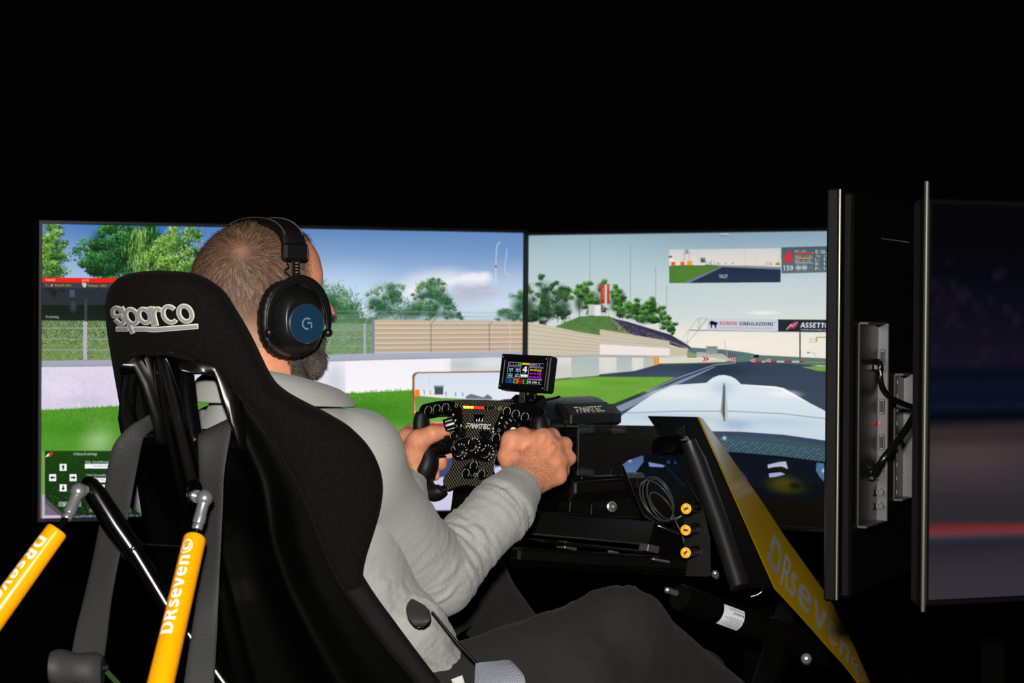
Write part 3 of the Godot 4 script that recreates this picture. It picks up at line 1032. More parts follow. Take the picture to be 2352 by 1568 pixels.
	p.poly([1628, 746, 1630, 739, 1635, 736, 1640, 738, 1645, 740, 1649, 740, 1648, 744, 1645, 747, 1645, 752, 1646, 754, 1643, 754, 1641, 747, 1637, 745, 1635, 749, 1636, 753, 1633, 753, 1632, 745, 1631, 741, 1629, 746], rgb(16, 18, 16))
	p.text("KUNOS", 1653, 746, 8.0, rgb(206, 46, 36), 40, false, 0, 0.01, true)
	p.text("SIMULAZIONI", 1698, 747, 7.8, rgb(38, 44, 48), 78, false, 0, 0.01, true)
	p.text("®", 1778, 742, 3.0, rgb(90, 100, 110), 3)
	p.text("Professional Solutions for Simulation Software", 1653, 754, 3.9, rgb(140, 148, 160), 123, false, 0, 0.012)
	p.poly([1804, 758, 1826, 737, 1826, 741, 1814, 756, 1812, 754], rgb(206, 60, 84))
	p.line([1806, 757, 1817, 744, 1819, 750, 1832, 739], 1.6, rgb(226, 200, 210))
	p.poly([1818, 753, 1833, 740, 1832, 745, 1824, 754], rgb(206, 52, 78))
	p.text("ASSETTO CORSA", 1838, 752, 11.5, rgb(232, 234, 238), 124, false, 0.12, 0.012, true)
	p.text("YOUR RACING SIMULATOR", 1838, 758.4, 3.4, rgb(186, 194, 210), 96, false, 0.15, 0.014, true)
	p.rect(1836, 763, 1839, 822, rgb(50, 58, 56))
	p.line([1874, 786, 1876, 774, 1900, 774.5], 1.8, rgb(140, 140, 50))
	p.line([1860, 777, 1877, 778, 1876, 786, 1859, 785, 1860, 777], 0.8, rgb(160, 160, 90))
	for i in 4:
		p.line([1863 + i * 3.5, 777, 1863 + i * 3.5, 785], 0.5, rgb(170, 170, 110))
	p.line([1855, 810, 1872, 811, 1872, 820], 0.7, rgb(120, 130, 130))
	p.rect(1854, 808, 1859, 811, rgb(100, 112, 120))
	# the car's white nose with its fin
	p.poly([1360, 1000, 1400, 975, 1450, 938, 1500, 905, 1545, 884, 1590, 881, 1622, 879, 1636, 868, 1650, 862, 1664, 861, 1678, 864, 1690, 870, 1702, 882, 1780, 887, 1800, 891, 1840, 915, 1893, 942, 2220, 1110, 2220, 1170, 1360, 1170], rgb(228, 236, 240), rgb(160, 186, 208))
	p.glow(1662, 890, 46, 30, rgb(180, 204, 222), 0.75)
	p.glow(1560, 905, 110, 24, rgb(238, 242, 242), 0.8)
	p.glow(1800, 905, 60, 16, rgb(240, 244, 244), 0.9)
	p.poly([1700, 883, 1780, 887, 1800, 891, 1860, 925, 1840, 918, 1790, 893], rgb(246, 248, 248))
	p.glow(1560, 960, 200, 22, rgb(178, 200, 216), 0.8)
	p.glow(1790, 970, 160, 26, rgb(184, 204, 220), 0.8)
	p.glow(1690, 975, 60, 22, rgb(148, 176, 202), 0.7)
	p.line([1440, 948, 1560, 944, 1680, 944, 1800, 950, 1893, 961, 2000, 980], 1.6, rgb(116, 132, 144))
	p.poly([1657, 962, 1655, 950, 1661, 880, 1664, 879, 1666, 884, 1673, 952, 1665, 968], rgb(138, 144, 148), rgb(120, 124, 128))
	p.poly([1661, 955, 1662, 885, 1664, 884, 1665, 960], rgb(64, 72, 84))
	p.poly([1665, 960, 1666, 890, 1673, 952, 1668, 966], rgb(196, 196, 188))
	p.poly([1650, 948, 1657, 947, 1662, 964, 1656, 962], rgb(206, 204, 196))
	# cowl, cockpit
	p.poly([1360, 1055, 1420, 1040, 1500, 1010, 1600, 990, 1630, 990, 1700, 991, 1800, 998, 1893, 1011, 2220, 1050, 2220, 1220, 1360, 1220], rgb(60, 74, 96), rgb(10, 14, 22))
	p.poly([1625, 1002, 1700, 1001, 1800, 1008, 1893, 1022, 2220, 1060, 2220, 1120, 1893, 1060, 1800, 1048, 1700, 1039, 1640, 1036], rgb(58, 86, 96), rgb(44, 66, 76))
	for i in 30:
		for j in 9:
			var x := 1634.0 + i * 9.4 + (j % 2) * 4.7
			var y := 1006.0 + j * 4.4 + i * 0.9
			if x < 1900 and y < 1041 + (x - 1640) * 0.075 and y > 1002 + maxf(0.0, x - 1720) * 0.11:
				p.line([x, y + 2.6, x + 4, y - 0.4], 1.5, rgb(104, 134, 142) if (i + j) % 3 else rgb(76, 104, 112))
	p.poly([1420, 1040, 1640, 1036, 1700, 1039, 1800, 1048, 1893, 1060, 2220, 1120, 2220, 1220, 1360, 1220, 1360, 1060], rgb(8, 14, 20), rgb(10, 10, 8))
	for i in 26:
		for j in 20:
			var x := 1664.0 + i * 8.6 + (j % 2) * 4.3
			var y := 1043.0 + j * 3.7 + i * 0.6
			if x < 1895 and y < 1120 - absf(x - 1780) * 0.1:
				p.line([x, y, x + 2.4, y + 2.0], 1.1, rgb(26, 40, 78) if x > 1700 else rgb(24, 40, 70))
	p.glow(1800, 1110, 60, 34, rgb(74, 74, 14), 0.9)
	p.glow(1812, 1122, 70, 26, rgb(60, 58, 10), 0.7)
	p.glow(1826, 1116, 20, 14, rgb(12, 12, 6), 0.9)
	p.glow(1795, 1078, 60, 22, rgb(20, 20, 8), 0.9)
	p.glow(1790, 1065, 40, 20, rgb(44, 46, 20), 0.5)
	p.poly([1763, 1067, 1788, 1061, 1805, 1059, 1810, 1077, 1796, 1071, 1779, 1072, 1764, 1075], rgb(176, 184, 212))
	p.poly([1766, 1087, 1793, 1084, 1804, 1089, 1780, 1095, 1767, 1096], rgb(160, 168, 206))
	p.poly([1692, 1080, 1706, 1084, 1716, 1096, 1719, 1115, 1712, 1118, 1700, 1104], rgb(24, 30, 150))
	p.poly([1700, 1096, 1706, 1097, 1710, 1106, 1707, 1108], rgb(206, 226, 250))
	p.poly([1876, 1062, 1893, 1064, 1893, 1106, 1882, 1094, 1874, 1080], rgb(74, 110, 140))
	p.glow(1891, 1081, 5, 9, rgb(190, 214, 250), 1.0)
	p.glow(1664, 1006, 8, 8, rgb(214, 220, 232), 1.0)
	p.poly([1648, 1138, 2220, 1180, 2220, 1220, 1360, 1220, 1360, 1150], rgb(12, 11, 4), rgb(8, 7, 2))
	# the car's left side behind the wheel base
	p.poly([1424, 1072, 1452, 1048, 1478, 1046, 1478, 1060, 1460, 1084, 1440, 1098, 1430, 1092], rgb(70, 92, 132), rgb(92, 120, 168))
	p.glow(1447, 1058, 7, 7, rgb(160, 184, 232), 1.0)
	p.poly([1489, 1061, 1527, 1068, 1524, 1073, 1492, 1071], rgb(120, 136, 196))
	p.rect(1532, 1058, 1539, 1064, rgb(30, 70, 130))
	p.rect(1549, 1058, 1553, 1065, rgb(30, 70, 130))
	for i in 12:
		p.line([1524 + i * 4, 1068 + i * 4.2, 1529 + i * 4, 1066 + i * 4.4], 2.6, rgb(18, 34, 66))
	# the mirror view
	p.poly([1537, 573, 1793, 570, 1793, 648, 1537, 650], rgb(214, 210, 202), rgb(236, 228, 216))
	p.poly([1537, 573, 1793, 570, 1793, 590, 1537, 595], rgb(206, 208, 208), rgb(222, 216, 208))
	p.poly([1537, 610, 1620, 607, 1700, 612, 1793, 616, 1793, 648, 1537, 650], rgb(84, 120, 58), rgb(76, 128, 46))
	for i in 26:
		p.line([1537 + p.rng.randf() * 60, 612 + i * 1.4, 1600 + p.rng.randf() * 30, 612 + i * 1.3], 0.8, rgb(96, 146, 62) if i % 2 else rgb(66, 112, 44))
	p.poly([1566, 650, 1655, 613, 1670, 612, 1793, 618, 1793, 648], rgb(36, 46, 68), rgb(44, 54, 76))
	p.poly([1566, 650, 1655, 613, 1658, 614, 1582, 650], rgb(110, 122, 152))
	p.poly([1637, 608, 1700, 610, 1793, 613, 1793, 619, 1660, 613], rgb(136, 146, 150), rgb(110, 128, 150))
	for i in 12:
		p.line([1700 + i * 5, 610, 1702 + i * 5, 610], 1.6, rgb(150, 96, 76))
	for q in [[1542, 601, 1551, 610, rgb(226, 96, 40)], [1553, 600, 1561, 609, rgb(224, 218, 214)], [1563, 601, 1572, 609, rgb(226, 96, 40)], [1578, 599, 1590, 609, rgb(226, 158, 48)], [1592, 602, 1620, 609, rgb(222, 222, 220)]]:
		p.rect(q[0], q[1], q[2], q[3], q[4])
	p.poly([1537, 592, 1546, 594, 1551, 600, 1537, 601], rgb(236, 232, 230))
	p.glow(1540, 590, 6, 4, rgb(60, 44, 30), 1.0)
	p.rect(1608, 591, 1620, 594, rgb(150, 152, 144))
	p.rect(1609, 594, 1620, 603, rgb(84, 96, 92))
	for q in [[1570, 577, 1570, 600], [1573, 575, 1573, 598], [1582, 577, 1582, 600], [1585, 575, 1585, 598], [1569, 583, 1585, 582]]:
		p.line(q, 0.8, rgb(150, 160, 150))
	p.rect(1574, 573, 1581, 583, rgb(140, 156, 146))
	for q in [[1603, 573, 606], [1711, 576, 608], [1736, 583, 608]]:
		p.line([q[0], q[1], q[0], q[2]], 0.6, rgb(168, 172, 172))
	for x in [1622, 1634, 1641]:
		p.line([x, 598, x, 608], 1.0, rgb(120, 116, 84))
	for i in 4:
		p.line([1759 + i * 4.4, 601, 1759 + i * 4.4, 611], 0.9, rgb(106, 96, 70) if i % 2 else rgb(170, 80, 56))
	p.line([1793, 585, 1785, 604], 1.2, rgb(206, 196, 40))
	p.poly([1781, 604, 1790, 602, 1792, 609, 1781, 609], rgb(150, 150, 34))
	for q in [[1630, 604, 4], [1650, 605, 5], [1667, 605, 4], [1683, 605, 4]]:
		p.glow(q[0], q[1], q[2], 3, rgb(120, 126, 130), 0.9)
	p.text("16:21", 1652, 638, 8.2, Color.WHITE, 18)
	# the dials at the right
	p.poly([1795, 568, 2010, 562, 2010, 622, 1795, 628], rgb(72, 92, 104), rgb(96, 110, 116))
	p.text("4", 1799.5, 604.5, 28, rgb(236, 30, 48), 20, false, 0, 0, true)
	p.text("159", 1799, 620.5, 11, Color.WHITE, 22, true, 0, 0, true)
	p.text("RPM: 5961", 1826, 579, 4.4, rgb(224, 230, 232), 25, true)
	p.rect(1826, 580, 1865, 583, rgb(226, 44, 44))
	p.rect(1865, 579.6, 1868, 582.6, rgb(140, 150, 154))
	p.text("Boost: 1.1 bar", 1826, 590, 4.4, rgb(224, 230, 232), 40, true)
	p.rect(1826, 591.5, 1860, 594, rgb(236, 142, 34))
	p.rect(1860, 591.3, 1868, 593.8, rgb(140, 150, 154))
	p.text("KERS: 0% left", 1826, 601, 4.4, rgb(224, 230, 232), 37, true)
	p.rect(1826, 602, 1868, 605, rgb(150, 158, 162))
	for q in [[1834, 614.5, rgb(220, 226, 228)], [1848, 614.5, rgb(220, 226, 228)]]:
		p.glow(q[0], q[1], 10, 10, q[2], 1.0)
		p.glow(q[0], q[1], 7, 7, rgb(96, 112, 116), 1.0)
		p.line([q[0] - 4, q[1], q[0] + 4, q[1]], 2.4, q[2])
	p.line([1858, 617, 1864, 612, 1866, 618], 1.0, rgb(140, 156, 158))
	p.text("0:36.8", 1873, 582, 8.0, Color.WHITE, 34, true, 0, 0, true)
	p.text("Tmp: 18C/26C", 1874, 589.6, 4.2, rgb(224, 230, 232), 42, true)
	for q in [["L: 1:28.915", 598.6], ["B: 1:28.915", 609.0], ["P: 1:28.915", 619.6]]:
		p.text(q[0], 1873, q[1], 6.2, Color.WHITE, 66, true)
	p.text("7h25m", 1655, 540, 5.0, rgb(226, 230, 232), 19, true)
	p.line([1655, 541.6, 1673, 541.4], 1.4, rgb(96, 112, 120))


func paint_dash(p: Pnt) -> void:                       # 400 x 300 sketch
	p.rect(0, 0, 400, 300, rgb(2, 2, 6))
	var edge := rgb(206, 180, 226)
	var box := func(x0, y0, x1, y1, c, wd):
		p.line([x0, y0, x1, y0, x1, y1, x0, y1, x0, y0], wd, c)
		for q in [[x0, y0], [x1, y0], [x1, y1], [x0, y1]]:
			p.glow(q[0], q[1], wd, wd, c, 1.0)
	box.call(26, 22, 160, 64, edge, 3.5)
	box.call(26, 80, 160, 222, edge, 3.5)
	box.call(244, 24, 392, 66, edge, 3.5)
	box.call(244, 80, 392, 226, edge, 3.5)
	box.call(246, 238, 392, 286, edge, 3.5)
	p.rect(90, 78, 104, 84, edge)
	p.rect(304, 78, 326, 84, edge)
	for q in [[48, "D"], [78, "II"], [108, "Q"]]:
		p.text(q[1], q[0] - 6, 52, 13, rgb(150, 150, 170), 0, false, 0, 0, true)
	p.rect(126, 32, 154, 60, rgb(10, 190, 16))
	p.text("P", 134, 53, 13, rgb(20, 90, 20), 0, false, 0, 0, true)
	p.rect(170, 22, 240, 46, rgb(244, 204, 24))
	p.text("+0.100", 186, 39, 9, rgb(120, 96, 10), 40)
	p.rect(172, 50, 238, 158, rgb(22, 20, 28))
	p.text("4", 180, 140, 72, rgb(250, 246, 255), 48, false, 0, 0, true)
	p.text("5961", 190, 159, 10, rgb(220, 216, 230), 24)
	p.rect(168, 168, 238, 176, rgb(20, 214, 30))
	p.rect(168, 177, 238, 202, rgb(246, 238, 252))
	p.text("157", 192, 195, 10, rgb(150, 146, 166), 22)
	p.text("N 47 / -19", 174, 216, 9, rgb(226, 222, 234), 54, false, 0, 0, true)
	for q in [["24.0", 40, 118], ["23.5", 108, 118], ["25.6", 40, 208], ["25.3", 108, 208]]:
		p.text(q[0], q[1], q[2], 17, Color.WHITE, 42, false, 0, 0, true)
	for q in [[52, 124, rgb(10, 210, 226), rgb(20, 90, 230)], [120, 124, rgb(20, 90, 230), rgb(10, 210, 226)], [52, 164, rgb(30, 220, 90), rgb(20, 90, 230)], [120, 164, rgb(20, 110, 230), rgb(30, 220, 90)]]:
		p.rect(q[0], q[1], q[0] + 9, q[1] + 22, q[2])
		p.rect(q[0] + 9, q[1], q[0] + 17, q[1] + 22, q[3])
		p.rect(q[0] - 14, q[1] + 8, q[0] - 4, q[1] + 15, rgb(206, 206, 226))
		p.rect(q[0] + 22, q[1] + 8, q[0] + 31, q[1] + 15, rgb(206, 206, 226))
	p.text("07:25", 254, 50, 14, Color.WHITE, 44, false, 0, 0, true)
	p.text("1/1", 304, 50, 14, Color.WHITE, 22, false, 0, 0, true)
	p.text("3", 342, 50, 14, Color.WHITE, 10, false, 0, 0, true)
	for q in [[256, 30], [310, 12], [336, 14]]:
		p.rect(q[0], 56, q[0] + q[1], 59, rgb(130, 130, 150))
	p.text("01:29.015", 258, 122, 22, rgb(250, 228, 20), 118, false, 0, 0, true)
	p.text("01:28.915", 258, 166, 22, rgb(240, 20, 250), 118, false, 0, 0, true)
	p.text("01:28.915", 258, 208, 22, rgb(240, 20, 250), 118, false, 0, 0, true)
	for q in [[334, 128], [350, 170], [350, 213]]:
		p.rect(q[0], q[1], 378, q[1] + 3, rgb(150, 140, 170))
	for q in [[22, 60, "1", rgb(20, 130, 240)], [64, 102, "0", rgb(20, 110, 240)], [106, 144, "1", rgb(250, 206, 30)], [148, 200, "53.0", rgb(244, 24, 34)], [204, 242, "-", rgb(10, 226, 30)]]:
		box.call(q[0], 240, q[1], 288, q[3], 4.0)
		p.text(q[2], (q[0] + q[1]) / 2.0 - (5 if q[2].length() == 1 else 19), 274, 19, q[3].lerp(Color.WHITE, 0.25), 10 if q[2].length() == 1 else 38, false, 0, 0, true)
	for q in [["30", 254, 26], ["0.00", 296, 44], ["0", 358, 12]]:
		p.text(q[0], q[1], 274, 19, Color.WHITE, q[2], false, 0, 0, true)


func paint_far(p: Pnt) -> void:                        # the neighbour's dim picture, in a 100 x 56 sketch
	p.rect(0, 0, 100, 10, rgb(2, 2, 5), rgb(4, 4, 10))
	p.rect(0, 10, 100, 24, rgb(5, 5, 14), rgb(20, 17, 32))
	for i in 260:
		var y := p.rng.randf_range(8, 23)
		p.dab(p.at.call(p.rng.randf() * 100, y), [rgb(24, 18, 36), rgb(30, 18, 34), rgb(12, 12, 28), rgb(34, 26, 40), rgb(20, 24, 44)][i % 5], 16, i % 5, 10.0)
	p.rect(21, 9, 40, 21, rgb(34, 2, 14))
	p.rect(0, 23, 100, 25, rgb(6, 8, 22))
	p.rect(0, 25, 100, 30, rgb(9, 14, 34), rgb(12, 17, 38))
	p.line([0, 27.4, 100, 27.4], 0.7, rgb(6, 9, 24))
	p.rect(0, 29, 100, 31, rgb(5, 8, 20))
	p.poly([0, 31, 100, 30, 100, 37, 0, 36], rgb(40, 34, 36), rgb(54, 44, 46))
	p.rect(0, 34, 100, 44, rgb(56, 49, 54), rgb(50, 46, 52))
	p.poly([0, 41, 100, 40, 100, 46, 0, 46], rgb(46, 44, 46), rgb(40, 38, 44))
	p.poly([0, 45.2, 100, 46.8, 100, 48.2, 0, 46.8], rgb(104, 42, 46))
	p.poly([0, 46.8, 100, 48.2, 100, 49, 0, 47.4], rgb(74, 68, 80))
	p.rect(0, 47.4, 100, 56, rgb(36, 34, 44), rgb(50, 46, 54))
	p.glow(6, 36, 18, 5, rgb(84, 66, 64), 0.5)
	p.glow(10, 54, 40, 7, rgb(54, 50, 58), 0.6)
	p.soften(14)


# ------------------------------------------------------------------ the scene
func _ready() -> void:
	rng.seed = 5
	# camera: 86 mm, nearly level, at the eye height of someone standing bent behind the rig
	var cam := Camera3D.new()
	cam.name = "camera"
	add_child(cam)
	eye = Transform3D(Basis.from_euler(Vector3(-0.0098, 0.0, 0.0)) * Basis(Vector3(0, 0, 1), 0.0071), Vector3(0, 1.16, 0))
	cam.transform = eye
	cam.current = true
	var ca := CameraAttributesPhysical.new()
	ca.frustum_focal_length = 12.0 * FX / 784.0
	ca.frustum_focus_distance = 3.7
	ca.frustum_near = 0.1
	ca.frustum_far = 60.0
	ca.exposure_aperture = 7.0
	cam.attributes = ca
	cam.fov = rad_to_deg(2.0 * atan(784.0 / FX))
	# no sky: a dark hall
	var we := WorldEnvironment.new()
	we.name = "environment"
	var env := Environment.new()
	env.background_mode = Environment.BG_COLOR
	env.background_color = Color.BLACK
	env.tonemap_mode = Environment.TONE_MAPPER_LINEAR
	env.tonemap_exposure = 1.0
	env.sdfgi_enabled = true
	env.ssao_enabled = true
	env.ssil_enabled = true
	we.environment = env
	add_child(we)
	# the photographer's flash, on the camera
	var flash := SpotLight3D.new()
	flash.name = "flash"
	flash.light_energy = 21.0
	flash.light_color = Color(1.0, 0.985, 0.955)
	flash.light_size = 0.06
	flash.spot_range = 20.0
	flash.spot_attenuation = 2.0
	flash.spot_angle = 24.0
	flash.spot_angle_attenuation = 0.6
	flash.shadow_enabled = true
	add_child(flash)
	flash.position = eye.origin + Vector3(-0.06, 0.27, 0.05)
	flash.look_at(Vector3(-0.05, 1.05, -3.7))

	WC = P(1095, 1015, 3.95)
	RT = Vector3(cos(THETA), 0, sin(THETA))
	FW = Vector3(sin(THETA), 0, -cos(THETA))

	room()
	displays()
	seat()
	belts()
	struts()
	person()
	headset()
	wheel()
	wheel_base()
	dash_display()
	frame_parts()
	rig_frame()
	far_side()


func room() -> void:
	var cloth := mat("black molton", Color(0.018, 0.018, 0.02), 0.95, 0.0, 0.1)
	var lo := Vector3(-3.2, 0, -7.2)
	var hi := Vector3(4.2, 3.4, 2.0)
	var t := 0.12
	var mid := (lo + hi) / 2.0
	var sz := hi - lo
	for q in [["floor", Vector3(mid.x, -t / 2, mid.z), Vector3(sz.x + 2 * t, t, sz.z + 2 * t)], ["ceiling", Vector3(mid.x, hi.y + t / 2, mid.z), Vector3(sz.x + 2 * t, t, sz.z + 2 * t)],
			["wall_back", Vector3(mid.x, mid.y, lo.z - t / 2), Vector3(sz.x, sz.y, t)], ["wall_front", Vector3(mid.x, mid.y, hi.z + t / 2), Vector3(sz.x, sz.y, t)],
			["wall_left", Vector3(lo.x - t / 2, mid.y, mid.z), Vector3(t, sz.y, sz.z)], ["wall_right", Vector3(hi.x + t / 2, mid.y, mid.z), Vector3(t, sz.y, sz.z)]]:
		var m := MB.new()
		m.box(Transform3D(Basis(), q[1]), q[2], 0.004)
		struct(q[0], m, cloth)


# a flat panel: o is the picture's lower left corner, ax and ay its edges, back points away from the viewer
func panel(called: String, label: String, o: Vector3, ax: Vector3, ay: Vector3, painter: Callable, tw: int, th: int, sketch: Rect2, energy: float, thick := 0.045, rim := 0.009, edge: Material = null) -> Node3D:
	var x := ax.normalized()
	var y := ay.normalized()
	var z := x.cross(y)                                  # towards the viewer
	var t := thing(called, label, "monitor", Vector3(o.x, 0, o.z) + ax / 2.0 - z * 0.02)
	var gloss := mat("black gloss plastic", Color(0.03, 0.03, 0.033), 0.22, 0.0, 0.6)
	var matte := mat("black casing", Color(0.035, 0.035, 0.037), 0.55, 0.0, 0.4)
	var w := ax.length()
	var h := ay.length()
	var c := o + ax / 2.0 + ay / 2.0
	# casing behind
	var m := MB.new()
	m.box(frame(c - z * (thick / 2.0 + 0.004), x, y, z), Vector3(w + rim * 2, h + rim * 2, thick), 0.006)
	part("casing", m, matte, t)
	# bezel: four mitred bars with a rounded lip
	m = MB.new()
	var prof := [Vector2(0.0, -0.004), Vector2(0.0, 0.003), Vector2(0.0015, 0.006), Vector2(rim - 0.003, 0.006), Vector2(rim - 0.001, 0.0045), Vector2(rim, 0.002), Vector2(rim, -0.012)]
	var cs := [Vector2(-1, -1), Vector2(1, -1), Vector2(1, 1), Vector2(-1, 1)]
	for k in 4:
		for j in prof.size() - 1:
			var v0 := m.v.size()
			var i0 := m.idx.size()
			for q in [[cs[k], prof[j]], [cs[(k + 1) % 4], prof[j]], [cs[(k + 1) % 4], prof[j + 1]], [cs[k], prof[j + 1]]]:
				var s: Vector2 = q[0]
				var pr: Vector2 = q[1]
				m.vert(c + x * s.x * (w / 2.0 + pr.x) + y * s.y * (h / 2.0 + pr.x) + z * pr.y)
			m.quad(v0, v0 + 1, v0 + 2, v0 + 3)
			m.seal(v0, i0, false)
	part("bezel", m, edge if edge else gloss, t)
	# the picture
	var mapper := func(px, py): return Vector2((px - sketch.position.x) / sketch.size.x * tw, (py - sketch.position.y) / sketch.size.y * th)
	if sketch.size.x == 0.0:
		mapper = func(px, py):
			var q: Vector3 = hit(px, py, o, z) - o
			return Vector2(q.dot(x) / w * tw, (1.0 - q.dot(y) / h) * th)
	var p := Pnt.new(tw, th, mapper)
	painter.call(p)
	var tex := p.done()
	var sm := StandardMaterial3D.new()
	sm.resource_name = "lit screen"
	sm.albedo_color = Color(0.01, 0.01, 0.012)
	sm.roughness = 0.3
	sm.metallic_specular = 0.12
	sm.emission_enabled = true
	sm.emission = Color.BLACK
	sm.emission_texture = tex
	sm.emission_energy_multiplier = energy
	sm.cull_mode = BaseMaterial3D.CULL_DISABLED
	m = MB.new()
	m.vert(o, Vector2(0, 1))
	m.vert(o + ax, Vector2(1, 1))
	m.vert(o + ax + ay, Vector2(1, 0))
	m.vert(o + ay, Vector2(0, 0))
	m.quad(0, 3, 2, 1)
	m.seal(0, 0, false)
	part("screen", m, sm, t, "lit screen")
	return t


func glow_of(called: String, o: Vector3, ax: Vector3, ay: Vector3, c: Color, e: float) -> void:   # the light that a screen gives its surroundings
	var x := ax.normalized()
	var y := ay.normalized()
	var z := x.cross(y)
	var a := AreaLight3D.new()
	a.name = called
	a.area_size = Vector2(ax.length(), ay.length())
	a.light_color = c
	a.light_energy = e
	a.area_range = 12.0
	a.area_attenuation = 2.0
	a.shadow_enabled = true
	a.transform = frame(o + ax / 2.0 + ay / 2.0 + z * 0.03, x, y, z)
	add_child(a)


func stand(of: Vector3, x: Vector3, z: Vector3, label: String) -> void:
	var t := thing("monitor_stand", label, "stand", Vector3(of.x, 0, of.z), "stands behind the monitors")
	var k := mat("black stand paint", Color(0.012, 0.012, 0.012), 0.8, 0.0, 0.1)
	var m := MB.new()
	m.box(frame(Vector3(of.x, 0.6, of.z), x, Vector3.UP, z), Vector3(0.06, 1.2, 0.04), 0.004)
	part("post", m, k, t)
	m = MB.new()
	m.box(frame(Vector3(of.x, 0.02, of.z), x, Vector3.UP, z), Vector3(0.5, 0.04, 0.4), 0.006)
	part("foot", m, k, t)
	m = MB.new()
	m.box(frame(Vector3(of.x, 1.02, of.z) + z * 0.022, x, Vector3.UP, z), Vector3(0.2, 0.2, 0.012), 0.003)
	part("mounting_plate", m, k, t)


func displays() -> void:
	var pic := Rect2(0, 0, 0, 0)
	# left and middle monitors meet in a corner behind the wheel
	var bl := P(97, 1190, 4.432)
	var tl := P(97, 514, 4.432)
	var tr := P(1204, 536, 4.742)
	var y := Vector3.UP * 0.5355
	var o1 := Vector3(tl.x, tl.y - y.y, tl.z)
	var x1 := Vector3(tr.x - tl.x, 0, tr.z - tl.z)
	var n1 := x1.normalized().cross(Vector3.UP)
	panel("racing_monitor", "large lit monitor at the left showing tall trees, a fence and a white wall", o1, x1, y, paint_left, 2048, 1168, pic, 1.0)
	stand(o1 + x1 / 2.0 - n1 * 0.075, x1.normalized(), n1, "dark stand behind the monitor showing tall trees")
	var tl2 := P(1212, 541, 4.742)
	var far := P(1900, 525, 4.393)
	var d2 := Vector3(far.x - tl2.x, 0, far.z - tl2.z).normalized()
	var x2 := d2 * 0.951
	var o2 := Vector3(tl2.x, tl2.y - y.y, tl2.z)
	var n2 := d2.cross(Vector3.UP)
	panel("racing_monitor", "large lit monitor in the middle showing the white nose of a race car", o2, x2, y, paint_right, 2048, 1152, pic, 1.0)
	stand(o2 + x2 / 2.0 - n2 * 0.075, d2, n2, "dark stand behind the monitor showing the race car nose")
	glow_of("left_screen", o1, x1, y, Color(0.8, 0.95, 0.85), 0.03)
	glow_of("middle_screen", o2, x2, y, Color(0.85, 0.95, 1.0), 0.04)


# ------------------------------------------------------------------ the seat
const WRAP := 3.07                                     # how strongly the seat back wraps forward round the driver
var sc0: Vector3                                       # a point of the seat back's middle line
var sct: Vector3                                       # the middle line's direction, downwards
var scn: Vector3                                       # square to the back, away from the driver

func seat_frame() -> void:
	sc0 = PU(352, 735, 0.0)
	sct = (PU(378, 850, 0.0) - sc0).normalized()
	scn = -(FW - sct * FW.dot(sct)).normalized()

# seat back surface: u across, d down along the back, r outwards (to the rear)
func S(u: float, d: float, r := 0.0) -> Vector3:
	var slope := 2.0 * WRAP * u
	var nn := (scn + RT * slope * 0.8).normalized()
	return sc0 + RT * u + sct * d - scn * (WRAP * u * u) + nn * r

func seat_uv(x: float, y: float, r := 0.0) -> Vector2: # where the line of sight through a pixel meets that surface
	var d := P(x, y, 1.0) - eye.origin
	var o := eye.origin - sc0 - scn * r
	var a := o.dot(RT)
	var b := d.dot(RT)
	var c := -o.dot(scn)
	var e := -d.dot(scn)
	# c + e t = WRAP (a + b t)^2
	var A := WRAP * b * b
	var B := 2.0 * WRAP * a * b - e
	var C := WRAP * a * a - c
	var disc := maxf(0.0, B * B - 4.0 * A * C)
	var t := (-B - sqrt(disc)) / (2.0 * A)
	var p := o + d * t
	return Vector2(p.dot(RT), p.dot(sct))

